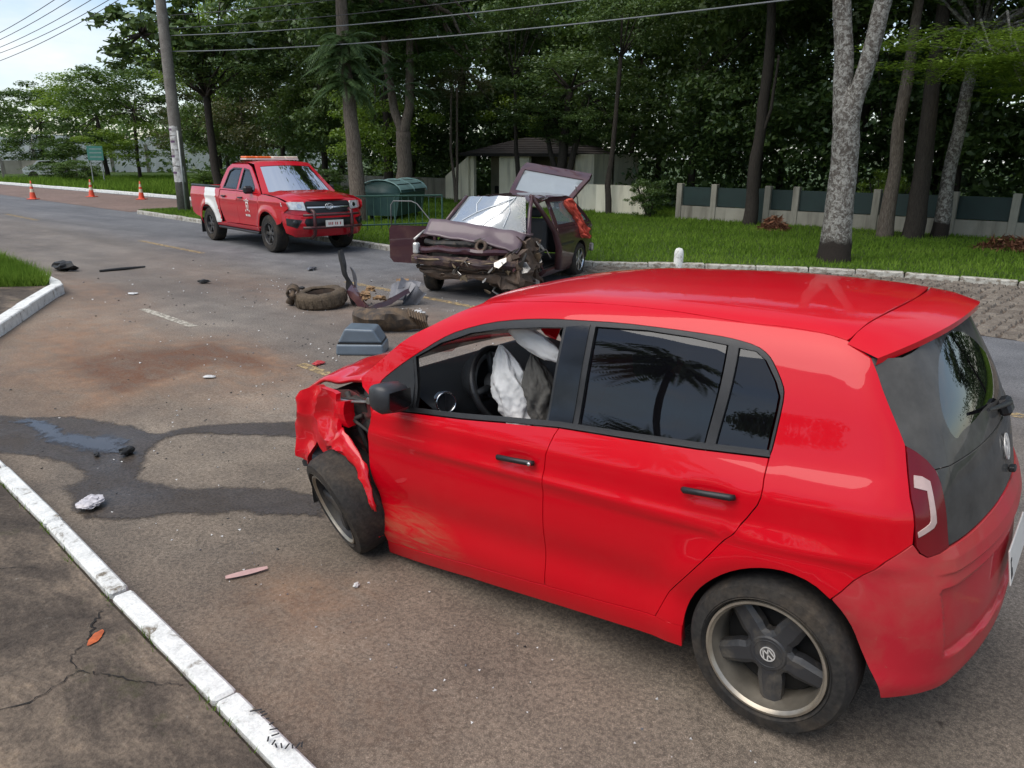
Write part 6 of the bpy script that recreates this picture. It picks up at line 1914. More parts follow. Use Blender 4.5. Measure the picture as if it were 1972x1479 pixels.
for k in range(7):
    x = -.46 + .03 * k; MB().tube([(x, -.05 - .02 * k, .02), (x + .03, -.02, .12 + .012 * k), (x + .06, -.10, .20 + .01 * k)], .012, 5).build('splintered_edge', M_MUDP, mbp)
ribo(mbp, 'torn_bracket', [(.1, .12, .05), (.25, .2, .08), (.4, .12, .03)], .05, .04, M_RUST, 3, .01, .05)
# long bar, rubber pieces, scraps
bo_ = MB().tube([(12.93, -2.74, .02), (12.88, -3.1, .025), (12.80, -3.47, .03)], [.02, .026, .016], 8).build('metal_bar', M_BLACKR)
tag(bo_, 'thin dark bar lying across the road near the grass corner', 'bar')
def scrap(name, c, size, seed, mat, label, cat, h=.02, flat_=.4, group=None):
    r_ = random.Random(seed)
    n, m_ = 12, 8
    P = np.zeros((n, m_, 3))
    for i in range(n):
        a = 2 * math.pi * i / n
        for j in range(m_):
            b = -math.pi / 2 + math.pi * j / (m_ - 1)
            d = Vector((math.cos(b) * math.cos(a), math.cos(b) * math.sin(a), math.sin(b)))
            q_ = 1 + .55 * noise.noise(d * 1.6 + Vector((seed * 3.1, 0, 0))) + .25 * noise.noise(d * 4 + Vector((0, seed, 0)))
            P[i, j] = [d.x * size * q_ * 1.3, d.y * size * q_ * .8, d.z * size * flat_ * q_]
    P[..., 2] -= P[..., 2].min() - .003
    ca_, sa_ = math.cos(seed), math.sin(seed)
    x, y = P[..., 0] * ca_ - P[..., 1] * sa_, P[..., 0] * sa_ + P[..., 1] * ca_
    P[..., 0], P[..., 1] = x, y
    o = grid(name, P, mat, None, False, closed_u=True); o.location = G3(*c)
    return tag(o, label, cat, group)
scrap('road_scrap', (13.55, -2.43), .18, 3.3, M_BLACKR, 'dark plastic scrap at the tip of the corner grass', 'scrap', .05, .5)
scrap('rubber_scrap', (4.44, .90), .045, 1.7, M_BLACKR, 'black rubber lump with a pale chip at the puddle edge', 'scrap', .03, .6)
scrap('rubber_scrap', (4.57, 1.05), .022, 2.9, M_BLACKR, 'small black pebble-like scrap lying in the puddle', 'scrap', .02, .6)
scrap('road_scrap', (10.50, -3.24), .07, 4.1, M_BLACKR, 'small dark scrap on the road between the bar and the tyre', 'scrap', .02, .4)
scrap('road_scrap', (10.42, -5.25), .08, 5.2, M_GREYM, 'grey scrap in the lane in front of the pickup', 'scrap', .02, .4)
scrap('road_scrap', (8.9, -3.9), .045, 6.6, M_BLACKR, 'tiny dark scrap on the road left of the muddy tyre', 'scrap', .02, .4)
M_WPL = M_plain('white_plastic', (.55, .54, .52), .5, 0, .15, 20)
scrap('white_scrap', (6.16, -3.62), .085, 7.3, M_WPL, 'white broken plastic piece in front of the torn wing frame', 'scrap', .02, .35)
scrap('white_chip', (1.905, 1.02), .016, 8.3, M_WPL, 'small white chip on the asphalt below the red front door', 'scrap', .02, .5)
scrap('white_chip', (10.38, -2.06), .07, 9.3, M_WPL, 'pale flat chip on the road near the white edge line', 'scrap', .01, .12)
scrap('white_chip', (5.62, -.42), .045, 10.3, M_WPL, 'pale flat chip at the edge of the red soil stain', 'scrap', .01, .2)
M_REDF = M_plain('red_plastic_fragment', (.42, .04, .04), .4, 0, .2, 20)
scrap('red_fragment', (5.22, -1.34), .06, 11.3, M_REDF, 'red lamp fragment beside the yellow edge line', 'scrap', .01, .2)
# crumpled plastic bag
M_BAGP = M_plain('crumpled_plastic_bag', (.52, .49, .50), .35, 0, .3, 30)
n, m_ = 26, 18
P = np.zeros((n, m_, 3))
for i in range(n):
    a = 2 * math.pi * i / n
    for j in range(m_):
        b = -math.pi / 2 + math.pi * j / (m_ - 1)
        d = Vector((math.cos(b) * math.cos(a), math.cos(b) * math.sin(a), math.sin(b)))
        q_ = .7 + .6 * noise.ridged_multi_fractal(d * 1.9 + Vector((4, 2, 1)), 1, 2, 4, .9, 2) * .5
        P[i, j] = [d.x * .10 * q_, d.y * .07 * q_, d.z * .022 * q_ + .012 * noise.noise(d * 3)]
P[..., 2] -= P[..., 2].min() - .009
o = grid('plastic_bag', P, M_BAGP, None, True, closed_u=True); autosmooth(o, 40); o.location = G3(3.82, 1.42); o.rotation_euler = (0, 0, 2.3)
tag(o, 'crumpled whitish plastic bag on the wet asphalt near the kerb', 'bag')
M_STRIP = M_plain('pale_pink_plastic', (.48, .30, .27), .45, 0, .15, 20)
v = []
for i in range(9):
    t = i / 8; x, y = 2.465 - .075 * t, 1.375 - .19 * t; wd = .014 * math.sin(math.pi * (.12 + .8 * t)) + .003
    v += [(*G3(x - wd, y + wd * .5)[:2], G3(x, y, .014)[2]), (*G3(x + wd, y - wd * .5)[:2], G3(x, y, .02)[2]), (*G3(x, y)[:2], G3(x, y, .004)[2])]
f = []
for i in range(8):
    for a, b in ((0, 1), (1, 2), (2, 0)): f.append((3 * i + a, 3 * i + b, 3 * i + 3 + b, 3 * i + 3 + a))
o = mesh('plastic_strip', v, f, M_STRIP); tag(o, 'pale pink plastic strip lying on the dry asphalt', 'strip')
# orange scrap and pale lichen patch on the pavement
def disc(name, c, rx, ry, ang, mat, h, seed):
    n = 22; v = [(c[0], c[1], .085 + float(gz(*c)) + h + .012 * fbm(c, .9, 4) + .002)]
    for k in range(n):
        a = 2 * math.pi * k / n; q_ = 1 + .35 * noise.noise(Vector((math.cos(a) * 1.5 + seed, math.sin(a) * 1.5, 0)))
        x, y = rx * q_ * math.cos(a), ry * q_ * math.sin(a)
        X_, Y_ = c[0] + x * math.cos(ang) - y * math.sin(ang), c[1] + x * math.sin(ang) + y * math.cos(ang)
        v.append((X_, Y_, .085 + float(gz(X_, Y_)) + h + .012 * fbm((X_, Y_), .9, 4)))
    return mesh(name, v, [(0, 1 + k, 1 + (k + 1) % n) for k in range(n)], mat)
o = disc('orange_peel', (2.30, 2.055), .05, .022, 2.3, M_plain('orange_peel_material', (.42, .09, .02), .6, 0, .4, 30), .006, 2)
tag(o, 'orange-red scrap lying on the mossy pavement', 'scrap')
# ink scrawl on the near kerb stone
M_INK = M_plain('kerb_ink', (.02, .02, .022), .8, 0, .2, 30)
SQ = [(1.374,1.917),(1.349,1.908),(1.332,1.913),(1.306,1.917),(1.274,1.924),(1.244,1.935),(1.217,1.948),(1.218,1.975),(1.19,1.973),(1.171,1.977),(1.157,1.966),(1.14,1.956),(1.125,1.946),(1.115,1.932),(1.109,1.921)]
mb = MB(); rnd = random.Random(3)
for i, (x, y) in enumerate(SQ):
    a = rnd.uniform(-.5, .5) + (1.2 if i < 7 else 2.4); L = rnd.uniform(.006, .014) if i else .02
    c = (x, y, .106 + float(gz(x, y)))
    mb.box((-L, -.0026, 0), (L, .0026, .002), 0, Matrix.Translation(c) @ Matrix.Rotation(a, 4, 'Z'))
o = mb.build('kerb_scrawl', M_INK); tag(o, 'black ink scrawl of short strokes on the nearest kerb stone', 'marks', kind='stuff')
# glass crumbs and grit over the whole crash scene: nobody could count them
rs = np.random.RandomState(12)
mb = MB()
cent = [(6.3, -3.2, 2.0, .9, 200), (4.6, -.6, 1.4, .9, 110), (3.2, .9, 1.2, .6, 150), (8.2, -4.2, 1.6, 1.0, 110), (1.4, 1.4, 1.3, .35, 130), (9.5, -1.6, 1.8, .8, 60), (5.6, -1.6, 1.0, .6, 90)]
tet = [(1, 1, 1), (1, -1, -1), (-1, 1, -1), (-1, -1, 1)]
cands = []
for cx, cy, sx, sy_, nn in cent:
    cands += [(cx + rs.randn() * sx, cy + rs.randn() * sy_) for _ in range(nn)]
for x, y in cands:
    if -.9 < y < .82 and -.7 < x < 2.5: continue
    if y > 1.4: continue
    s = rs.uniform(.0012, .0042) * (1 + .16 * math.hypot(x + .7, y - 3.1))
    z0 = float(gz(x, y)) + s * .5
    a = rs.uniform(0, 6.28)
    mb.add([(x + s * (p[0] * math.cos(a) - p[1] * math.sin(a)) * rs.uniform(.5, 1.3), y + s * (p[0] * math.sin(a) + p[1] * math.cos(a)), z0 + s * p[2] * .5) for p in tet], [(0, 1, 2), (0, 3, 1), (0, 2, 3), (1, 3, 2)], int(rs.randint(0, 4)))
o = mb.build('crash_crumbs', [M_WPL, M_GREYM, M_BLACKR, M_WPL]); tag(o, 'glass crumbs and tiny chips scattered over the asphalt', 'debris', kind='stuff')
# ================================================================== street furniture, fence, guardhouse, far things
M_CONC = None
def mk_pole():
    t = NT('weathered_concrete_pole'); c = t.coord('Object')
    z = t.n('ShaderNodeSeparateXYZ', {0: c}).outputs['Z']
    n = t.noise(3, 6, .65, c); f = t.noise(30, 3, .6, c)
    col = t.ramp(n, [(.3, (.13, .115, .10)), (.7, (.25, .23, .205))])
    col = t.mix(1.0, col, t.ramp(f, [(.3, .75), (.7, 1.15)]), 'MULTIPLY')
    return t.end(t.pbr(col, .9, 0, t.bump(f, .3, .01), .3))
M_CONC = mk_pole()
M_POSTER = M_dirty('torn_white_posters', (.56, .55, .53), (.22, .20, .18), .55, .85, 0, 5)
M_WIRE = M_plain('cable_grey', (.13, .14, .145), .6, 0, .1, 5)
M_WIRED = M_plain('cable_dark', (.03, .03, .032), .6, 0, .1, 5)
M_STEEL = M_plain('galvanised_steel', (.33, .34, .33), .5, .5, .15, 6)
pole = empty('utility_pole', (24.77, -10.91, .09), 0, 'concrete utility pole with torn white posters, behind the pickup', 'pole')
MB().tube([(0, 0, -.3), (0, 0, 3), (.02, 0, 6), (.05, 0, 11.5)], [.215, .19, .165, .12], 16).build('shaft', M_CONC, pole, True)
for k, (z0, z1, a0, a1) in enumerate(((.95, 1.45, 10, 190), (1.48, 1.98, 30, 175), (2.0, 2.42, 0, 160), (2.45, 2.75, 40, 170))):
    n = 10; v = []
    for i in range(n + 1):
        a = R(a0 + (a1 - a0) * i / n)
        for z in (z0, z1): rr = .2135 - .0085 * z + .006; v.append((rr * math.cos(a), rr * math.sin(a), z + .03 * noise.noise(Vector((i * .7, k, z)))))
    mesh('poster', v, [(2 * i, 2 * i + 2, 2 * i + 3, 2 * i + 1) for i in range(n)], M_POSTER, pole, True)
M_POSTD = M_plain('poster_print', (.10, .05, .10), .8, 0, .4, 12)
for z0, a in ((1.75, 95), (2.22, 110), (1.22, 100), (2.60, 90)):
    v = []
    for i in range(5):
        aa = R(a - 25 + 12 * i)
        for z in (z0, z0 + .07): rr = .2135 - .0085 * z + .010; v.append((rr * math.cos(aa), rr * math.sin(aa), z))
    mesh('poster_print', v, [(2 * i, 2 * i + 2, 2 * i + 3, 2 * i + 1) for i in range(4)], M_POSTD, pole, True)
MB().tube([(-.27, .08, -.2), (-.27, .08, 2.6)], .035, 8).build('conduit', M_STEEL, pole, True)
MB().box((-.9, -.05, 8.1), (.9, .05, 8.25)).build('crossarm', M_CONC, pole)
MB().tube([(0, 0, 6.6), (.3, .9, 7.3), (.5, 1.9, 7.6)], [.04, .035, .03], 8).build('lamp_arm', M_STEEL, pole, True)
o = MB().box((.35, 1.85, 7.52), (.65, 2.5, 7.64), 0, None, .04).build('lamp_head', M_STEEL, pole)
pole2 = empty('utility_pole', (-16, -12.6, .09), 0, 'second concrete utility pole off to the right carrying the telephone cables', 'pole')
MB().tube([(0, 0, -.3), (0, 0, 6), (0, 0, 10)], [.2, .165, .12], 14).build('shaft', M_CONC, pole2, True)
def cable(a, b, sag, r_, label, mat=M_WIRE):
    a, b = Vector(a), Vector(b); pts = []
    for i in range(25):
        t = i / 24; p = a.lerp(b, t); p.z -= sag * 4 * t * (1 - t); pts.append(tuple(p))
    o = MB().tube(pts, r_, 5).build('overhead_cable', mat, None, True)
    return tag(o, label, 'cable', 'overhead cables along the road')
A0 = (24.77, -11.1)
for z0, z1, sg, dy, mt, rr, lb in ((5.15, 5.7, .75, .0, M_WIRE, .016, 'lowest pale telephone cable crossing the trees'), (5.62, 6.15, .78, .05, M_WIRE, .014, 'second pale telephone cable above the lowest one'),
        (5.85, 6.35, .70, -.05, M_WIRED, .011, 'thin dark cable above the two pale telephone cables'), (6.2, 6.7, .7, .1, M_WIRED, .012, 'uppermost dark cable running through the tree tops')):
    cable((A0[0], A0[1] + dy, z0), (-16, -12.4 + dy, z1), sg, rr, lb, mt)
for k, (z0, off) in enumerate(((8.2, -.8), (8.22, -.3), (8.22, .3), (8.2, .8), (7.5, 0.0))):
    cable((A0[0], A0[1] + off, z0), (72, -15.5 + off, z0 - .3), 1.15, .014, ['outermost power line at top left', 'second power line at top left', 'third power line at top left', 'fourth power line at top left', 'lowest power line at top left'][k], M_WIRED)
    cable((A0[0], A0[1] + off, z0), (-16, -12.4 + off, z0), .9, .014, ['far right-hand power line above the telephone cables', 'second right-hand power line above the telephone cables', 'third right-hand power line above the telephone cables', 'near right-hand power line above the telephone cables', 'lowest right-hand power line above the telephone cables'][k], M_WIRED)
# ---- traffic cones
M_CONE = M_plain('orange_cone_plastic', (.72, .085, .035), .5, 0, .1, 8); M_CONEW = M_plain('cone_pale_band', (.66, .55, .40), .5, 0, .1, 8)
def cone(x, y, label):
    c = empty('traffic_cone', (x, y, .012), random.Random(x).uniform(0, 1), label, 'cone', 'traffic cones closing the driveway')
    MB().box((-.19, -.19, 0), (.19, .19, .03), 0, None, .008).build('base', M_CONE, c)
    prof = lambda z: .135 - .115 * z / .78
    for z0, z1, mt, nm in ((.03, .30, M_CONE, 'lower_body'), (.30, .44, M_CONEW, 'reflective_band'), (.44, .54, M_CONE, 'middle_body'), (.54, .66, M_CONEW, 'reflective_band'), (.66, .78, M_CONE, 'tip')):
        MB().lathe([(prof(z0), z0), (prof(z1), z1)] + ([(.001, z1)] if nm == 'tip' else []), 20, 0).build(nm, mt, c, True)
cone(37.0, -10.75, 'orange traffic cone at the far left, by the road edge')
cone(37.4, -13.4, 'middle orange traffic cone, below the green sign board')
cone(33.8, -13.95, 'orange traffic cone nearest the utility pole')
# ---- green sign board on two posts
M_SIGN = M_plain('green_sign_sheet', (.10, .30, .24), .5, 0, .12, 4)
sg = empty('sign_board', (48.6, -18.8, .1), R(-20), 'green sign board on two thin posts behind the cones', 'sign')
MB().box((-.02, -.42, 1.45), (.02, .42, 2.28), 0).build('board', M_SIGN, sg)
for y in (-.30, .30): MB().tube([(0.05, y, -.1), (.05, y, 2.2)], .03, 8).build('post', M_STEEL, sg)
M_SIGNW = M_plain('sign_lettering', (.42, .50, .46), .5, 0, .1, 8)
for z in (1.62, 1.86, 2.08):
    MB().box((-.024, -.34, z), (-.0205, .30, z + .05), 0).build('lettering_line', M_SIGNW, sg)
# ---- low white bollard at the kerb
bd = empty('bollard', (5.59, -9.70, .09), 0, 'short white round-topped bollard on the grass verge behind the red roof', 'bollard')
MB().lathe([(.085, -.1), (.085, .20), (.075, .25), (.05, .285), (.001, .30)], 20).build('post', M_KERB, bd, True)
# ---- railing by the waste container
M_RAIL = M_plain('green_railing_paint', (.035, .085, .065), .5, 0, .2, 8)
rl_ = empty('railing', (14.9, -9.75, .09), 0, 'dark green steel pedestrian railing beside the pickup', 'railing')
ra0, ra1 = Vector((0, 0, 0)), Vector((-1.15, -2.35, 0))
for k in range(15):
    p = ra0.lerp(ra1, k / 14); r_ = .024 if k % 7 == 0 else .009
    MB().tube([tuple(p + Vector((0, 0, -.1))), tuple(p + Vector((0, 0, .88)))], r_, 6).build('post' if k % 7 == 0 else 'baluster', M_RAIL, rl_)
for z in (.14, .86): MB().tube([tuple(ra0 + Vector((0, 0, z))), tuple(ra1 + Vector((0, 0, z)))], .022, 6).build('rail', M_RAIL, rl_)
# ---- waste container with ribbed green lid
M_LIDA = M_plain('pale_green_lid_rib', (.22, .34, .31), .35, 0, .15, 5); M_LIDB = M_plain('dark_green_container', (.022, .060, .052), .5, 0, .2, 5)
wc = empty('waste_container', (17.2, -13.6, .09), R(-64), 'low waste container with a pale green ribbed lid behind the railing', 'container')
L_, W_ = 1.15, .62
bx_ = [(-L_, -W_ * .8, .15), (L_, -W_ * .8, .15), (L_, W_ * .8, .15), (-L_, W_ * .8, .15), (-L_, -W_, .80), (L_, -W_, .80), (L_, W_, .80), (-L_, W_, .80)]
mesh('body', bx_, [(0, 3, 2, 1), (0, 1, 5, 4), (1, 2, 6, 5), (2, 3, 7, 6), (3, 0, 4, 7), (4, 5, 6, 7)], M_LIDB, wc)
for k in range(5):
    a0 = R(12 + 31 * k); a1 = R(12 + 31 * k + 25)
    v = []
    for i in range(5):
        a = a0 + (a1 - a0) * i / 4
        for x in (-L_ - .03, L_ + .03): v.append((x, -math.cos(a) * (W_ + .03), .82 + .34 * math.sin(a)))
    o = mesh('lid_slat', v, [(2 * i, 2 * i + 1, 2 * i + 3, 2 * i + 2) for i in range(4)], M_LIDA, wc, True)
v = []
for i in range(13):
    a = math.pi * i / 12
    for x in (-L_, L_): v.append((x, -math.cos(a) * W_, .805 + .32 * math.sin(a)))
mesh('lid', v, [(2 * i, 2 * i + 1, 2 * i + 3, 2 * i + 2) for i in range(12)] + [tuple(range(0, 26, 2)), tuple(range(1, 26, 2))[::-1]], M_LIDB, wc, True)
for x in (-L_ - .02, 0, L_ + .02):
    pts = [(x, -math.cos(math.pi * i / 12) * (W_ + .05), .82 + .355 * math.sin(math.pi * i / 12)) for i in range(13)]
    MB().tube(pts, .018, 6).build('lid_rib', M_LIDA, wc, True)
for sx in (-1, 1):
    for sy_ in (-1, 1):
        MB().lathe([(.001, -.03), (.08, -.03), (.08, .03), (.001, .03)], 14, 0, axisM((sx * L_ * .8, sy_ * W_ * .6, .08), (0, 1, 0))).build('wheel', M_BLACKR, wc)
# ---- guardhouse
M_WALL = None
def mk_wall(name, a, b, stain):
    t = NT(name); c = t.coord('Object')
    n = t.noise(.9, 6, .65, c); s = t.noise(1.2, 5, .6, t.coord('Object', (3, 3, .35)))
    col = t.ramp(n, [(.3, a), (.7, b)])
    col = t.mix(t.ramp(s, [(.5, 0.0), (.72, stain)]), col, (.09, .08, .06))
    return t.end(t.pbr(col, .9, 0, t.bump(t.noise(40, 3, .6, c), .2, .01), .3))
M_WALL = mk_wall('cream_plaster', (.66, .62, .47), (.76, .72, .57), .4); M_WALLD = mk_wall('dirty_plaster', (.22, .205, .165), (.33, .31, .25), .75)
M_ROOFT = M_plain('dark_roof_tile', (.045, .037, .034), .9, 0, .3, 3, .4, 30)
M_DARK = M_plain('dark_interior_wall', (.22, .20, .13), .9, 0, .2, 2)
gh = empty('guardhouse', (18.9, -22.5, .0), 0, 'cream plastered guardhouse with a dark hipped roof among the trees', 'building')
def wallp(name, x0, x1, z0, z1, y=0.0, th=.15, mat=None, parent=None):
    return MB().box((x0, y - th, z0), (x1, y, z1)).build(name, mat or M_WALL, parent or gh)
wallp('front_wall', -.14, 1.42, 0, 2.06); wallp('side_pier', 2.82, 3.03, 0, 2.06); wallp('right_wall', -3.25, -2.40, 0, 2.06)
wallp('back_wall', -3.25, 3.0, 0, 2.06, -1.35, .12, M_DARK)
MB().box((-3.25, -3.4, 0), (-3.1, -.15, 2.06)).build('end_wall', M_WALL, gh)
MB().box((1.42, -1.3, 0), (1.54, -.15, 2.06)).build('partition', M_DARK, gh)
wallp('lintel', 1.42, 2.82, 1.98, 2.06); wallp('lintel', -2.40, -.14, 1.98, 2.06)
for (x, z) in ((1.85, .75), (2.2, 1.0), (2.45, .4)): MB().box((x, -1.33, z), (x + .22, -1.22, z + .3)).build('meter_box', M_UNDER, gh)
# hipped roof of tile courses
ey, ez, rz = .30, 2.06, 2.72
E4 = [(-2.6, ey, ez), (3.35, ey, ez), (3.35, -3.6, ez), (-2.6, -3.6, ez)]
Rg = [(-.4, -1.6, rz), (1.35, -1.6, rz)]
def course(a, b, c, d, n, parent, k0=0):
    for i in range(n):
        t0, t1 = i / n, (i + 1) / n + .01
        lo0 = Vector(a).lerp(Vector(d), t0); lo1 = Vector(b).lerp(Vector(c), t0); hi0 = Vector(a).lerp(Vector(d), t1); hi1 = Vector(b).lerp(Vector(c), t1)
        v = [lo0 + Vector((0, 0, .03)), lo1 + Vector((0, 0, .03)), hi1, hi0, lo0, lo1]
        mesh('roof_course', [tuple(p) for p in v], [(0, 1, 2, 3), (4, 5, 1, 0)], M_ROOFT, parent)
rf = mesh('roof', [tuple(Vector(p) - Vector((0, 0, .04))) for p in E4 + Rg], [(0, 1, 5, 4), (1, 2, 5), (2, 3, 4, 5), (3, 0, 4), (3, 2, 1, 0)], M_ROOFT, gh)
course(E4[1], E4[0], Rg[0], Rg[1], 7, rf); course(E4[0], E4[3], Rg[0], Rg[0], 7, rf); course(E4[2], E4[1], Rg[1], Rg[1], 7, rf)
MB().box((-2.6, ey - .02, ez - .10), (3.35, ey + .02, ez + .01)).build('fascia', M_UNDER, rf)
# sloping boundary wall left of the guardhouse
bw = empty('boundary_wall', (21.95, -22.4, 0), 0, 'cream boundary wall with a sloping top left of the guardhouse', 'wall')
mesh('wall', [(0, 0, 0), (1.45, -.1, 0), (1.45, -.1, 1.10), (0, 0, 1.95), (0, -.2, 0), (1.45, -.3, 0), (1.45, -.3, 1.10), (0, -.2, 1.95)], [(3, 2, 1, 0), (4, 5, 6, 7), (2, 3, 7, 6), (1, 2, 6, 5), (0, 4, 7, 3)], M_WALL, bw)
MB().box((1.45, -.6, 0), (9, -.4, 1.0)).build('wall', M_WALLD, bw)
# low wall right of the guardhouse
lw = empty('boundary_wall', (12.1, -20.1, 0), 0, 'low cream boundary wall between the guardhouse and the shrub', 'wall')
MB().box((-.05, -.2, 0), (1.9, 0, 1.04)).build('wall', M_WALL, lw)
MB().box((1.9, -.8, 0), (5.2, -.62, 1.02)).build('wall', M_WALL, lw)
# ---- fence: plinth, pillars, green sheet panels
M_GRSH = M_plain('dark_green_fence_sheet', (.010, .026, .022), .6, 0, .25, 3)
def fence(p0, p1, posts, label, h_plinth, h_post, z0=.02, gate=None):
    a, b = Vector((*p0, 0)), Vector((*p1, 0)); d = (b - a); L = d.length; d.normalize(); ang = math.atan2(d.y, d.x)
    fe = empty('fence', (p0[0], p0[1], z0), ang, label, 'fence')
    ps = [x for x in posts]
    for x in ps:
        o = MB().box((x - .09, -.10, -.1), (x + .09, .10, h_post), 0, None, .01).build('pillar', M_WALLD, fe)
    for x0, x1 in zip(ps[:-1], ps[1:]):
        if gate and gate[0] <= x0 + 1e-6 < gate[1]:
            MB().box((x0 + .10, -.02, .0), (x1 - .10, .02, h_post - .08)).build('gate_leaf', M_GRSH, fe); continue
        MB().box((x0 + .09, -.07, -.1), (x1 - .09, .07, h_plinth)).build('plinth', M_WALLD, fe)
        pn = MB().box((x0 + .10, -.012, h_plinth + .02), (x1 - .10, .012, h_post - .10)).build('panel', M_GRSH, fe)
        for k in range(4):
            z = h_plinth + .06 + (h_post - h_plinth - .2) * k / 3
            MB().tube([(x0 + .1, .02, z + .01), ((x0 + x1) / 2, .03, z - .015), (x1 - .1, .02, z + .005)], .008, 5).build('panel_wire', M_RAIL, pn)
    return fe
fence((10.62, -19.75), (-3.6, -19.2), [0, 1.18, 2.44, 2.88, 3.72, 4.8, 5.9, 6.9, 7.75, 9.1, 10.4, 11.8, 13.2], 'low walled fence with pale pillars and dark green sheet panels', .50, 1.18, .0, (2.4, 2.5))
# ---- far left: long white wall, board, parked car far away
M_WHITEW = mk_wall('whitewashed_wall', (.84, .84, .83), (.88, .88, .87), .15)
fw = empty('white_wall', (84, -25, 0), R(-102), 'long whitewashed wall far behind the trees at the left', 'wall')
for k in range(14):
    MB().box((-10 + 3.4 * k, -.1, -.2), (-10 + 3.4 * k + 3.3, .1, 3.4 + .25 * (k % 3 == 1))).build('wall_panel', M_WHITEW, fw)
    MB().box((-10 + 3.4 * k - .2, -.18, -.2), (-10 + 3.4 * k + .1, .18, 2.9)).build('wall_pier', M_WALLD, fw)
fb = empty('notice_board', (66.5, -21.4, .1), R(-15), 'weathered beige board at the far left edge of the grass', 'board')
MB().box((-.05, -1.6, .3), (.05, 1.6, 1.3)).build('board', M_WALLD, fb)
for y in (-1.5, 1.5): MB().box((-.06, y - .06, -.1), (.06, y + .06, 1.5)).build('post', M_CONC, fb)
# far parked white car, seen side on
fc = empty('parked_car', (66.5, -23.2, .02), R(-108), 'small white car parked far away beneath the trees at the left', 'car')
M_WCAR = mk_paintcar('white_car_paint', (.70, .71, .72), .1)
prof = [(-1.9, .35), (-1.95, .75), (-1.7, .92), (-1.3, .98), (-.85, 1.38), (.3, 1.42), (.95, 1.0), (1.75, .88), (1.95, .62), (1.9, .35)]
Mx = Matrix(((1, 0, 0, 0), (0, 0, -1, 0), (0, 1, 0, 0), (0, 0, 0, 1)))
MB().prism(prof, -.78, .78, 0, Mx).build('body', M_WCAR, fc)
for s in (-1, 1):
    MB().prism([(-1.1, 1.0), (-.75, 1.32), (.22, 1.35), (.75, 1.02)], s * .785 - .003, s * .785 + .003, 0, Mx).build('side_window', M_TINT, fc)
    for x in (-1.25, 1.25): MB().lathe([(.001, .02), (.2, .02), (.3, .0), (.3, -.16)], 20, 0, axisM((x, s * .79, .3), (0, s, 0))).build('wheel', M_TYRE, fc)
# ---- heaps of dry red-brown brush on the verge
def mk_brush():
    t = NT('dry_brush_material'); rn = t.n('ShaderNodeNewGeometry').outputs['Random Per Island']
    return t.end(t.pbr(t.ramp(rn, [(.0, (.11, .035, .018)), (.5, (.20, .075, .035)), (1.0, (.30, .15, .08))]), .9))
M_BRUSH = mk_brush()
def heap(x, y, rx, ry, h, n, label, seed):
    rs = np.random.RandomState(seed); mb = MB()
    for i in range(n):
        a = rs.uniform(0, 6.28); r_ = math.sqrt(rs.uniform(0, 1)); zt = h * (1 - r_ ** 2) * rs.uniform(.2, 1.1)
        p = Vector((rx * r_ * math.cos(a), ry * r_ * math.sin(a), zt + .01))
        d = Vector((rs.randn(), rs.randn(), rs.randn() * .5)).normalized() * rs.uniform(.05, .16); s_ = d.orthogonal().normalized() * rs.uniform(.01, .035)
        mb.add([tuple(p - d), tuple(p + s_), tuple(p + d), tuple(p - s_)], [(0, 1, 2, 3)])
    o = mb.build('brush_heap', M_BRUSH); o.location = (x, y, .09)
    return tag(o, label, 'brush heap')
heap(6.75, -17.6, .42, .32, .36, 420, 'small heap of red-brown dry brush on the grass before the fence', 1)
heap(1.05, -16.4, .9, .4, .30, 500, 'heap of red-brown dry brush at the right edge of the grass', 2)
# ================================================================== trees and shrubs
def leaf_mat(name, stops, trans=.35, gloss=.06):
    t = NT(name)
    rn = t.n('ShaderNodeNewGeometry').outputs['Random Per Island']
    obr = t.n('ShaderNodeObjectInfo').outputs['Random']
    c = t.coord('Object')
    n = t.noise(2.3, 3, .6, c)
    k = t.math('ADD', t.math('MULTIPLY', rn, .55), t.math('ADD', t.math('MULTIPLY', n, .35), t.math('MULTIPLY', obr, .18)), True)
    col = t.ramp(k, stops)
    d = t.n('ShaderNodeBsdfDiffuse', {'Color': col}).outputs[0]
    tr = t.n('ShaderNodeBsdfTranslucent', {'Color': t.mix(.3, col, (.12, .16, .02))}).outputs[0]
    g = t.n('ShaderNodeBsdfGlossy', {'Roughness': .45, 'Color': (.6, .65, .6, 1)}).outputs[0]
    a = t.n('ShaderNodeMixShader', {0: trans, 1: d, 2: tr}).outputs[0]
    return t.end(t.n('ShaderNodeMixShader', {0: gloss, 1: a, 2: g}).outputs[0])
M_LDARK = leaf_mat('dark_leaf', [(.15, (.028, .058, .016)), (.5, (.064, .116, .031)), (.85, (.125, .190, .048))], .40)
M_LMID = leaf_mat('mid_green_leaf', [(.15, (.030, .064, .012)), (.5, (.066, .124, .024)), (.85, (.125, .195, .040))], .40)
M_LBRT = leaf_mat('bright_green_leaf', [(.15, (.095, .170, .014)), (.5, (.180, .290, .028)), (.85, (.280, .385, .055))], .52)
M_LOLIVE = leaf_mat('olive_leaf', [(.15, (.034, .044, .015)), (.5, (.075, .090, .030)), (.85, (.135, .105, .050))], .36)
M_LFERN = leaf_mat('blue_green_frond_leaf', [(.15, (.045, .085, .030)), (.5, (.080, .140, .050)), (.85, (.130, .200, .075))], .4)
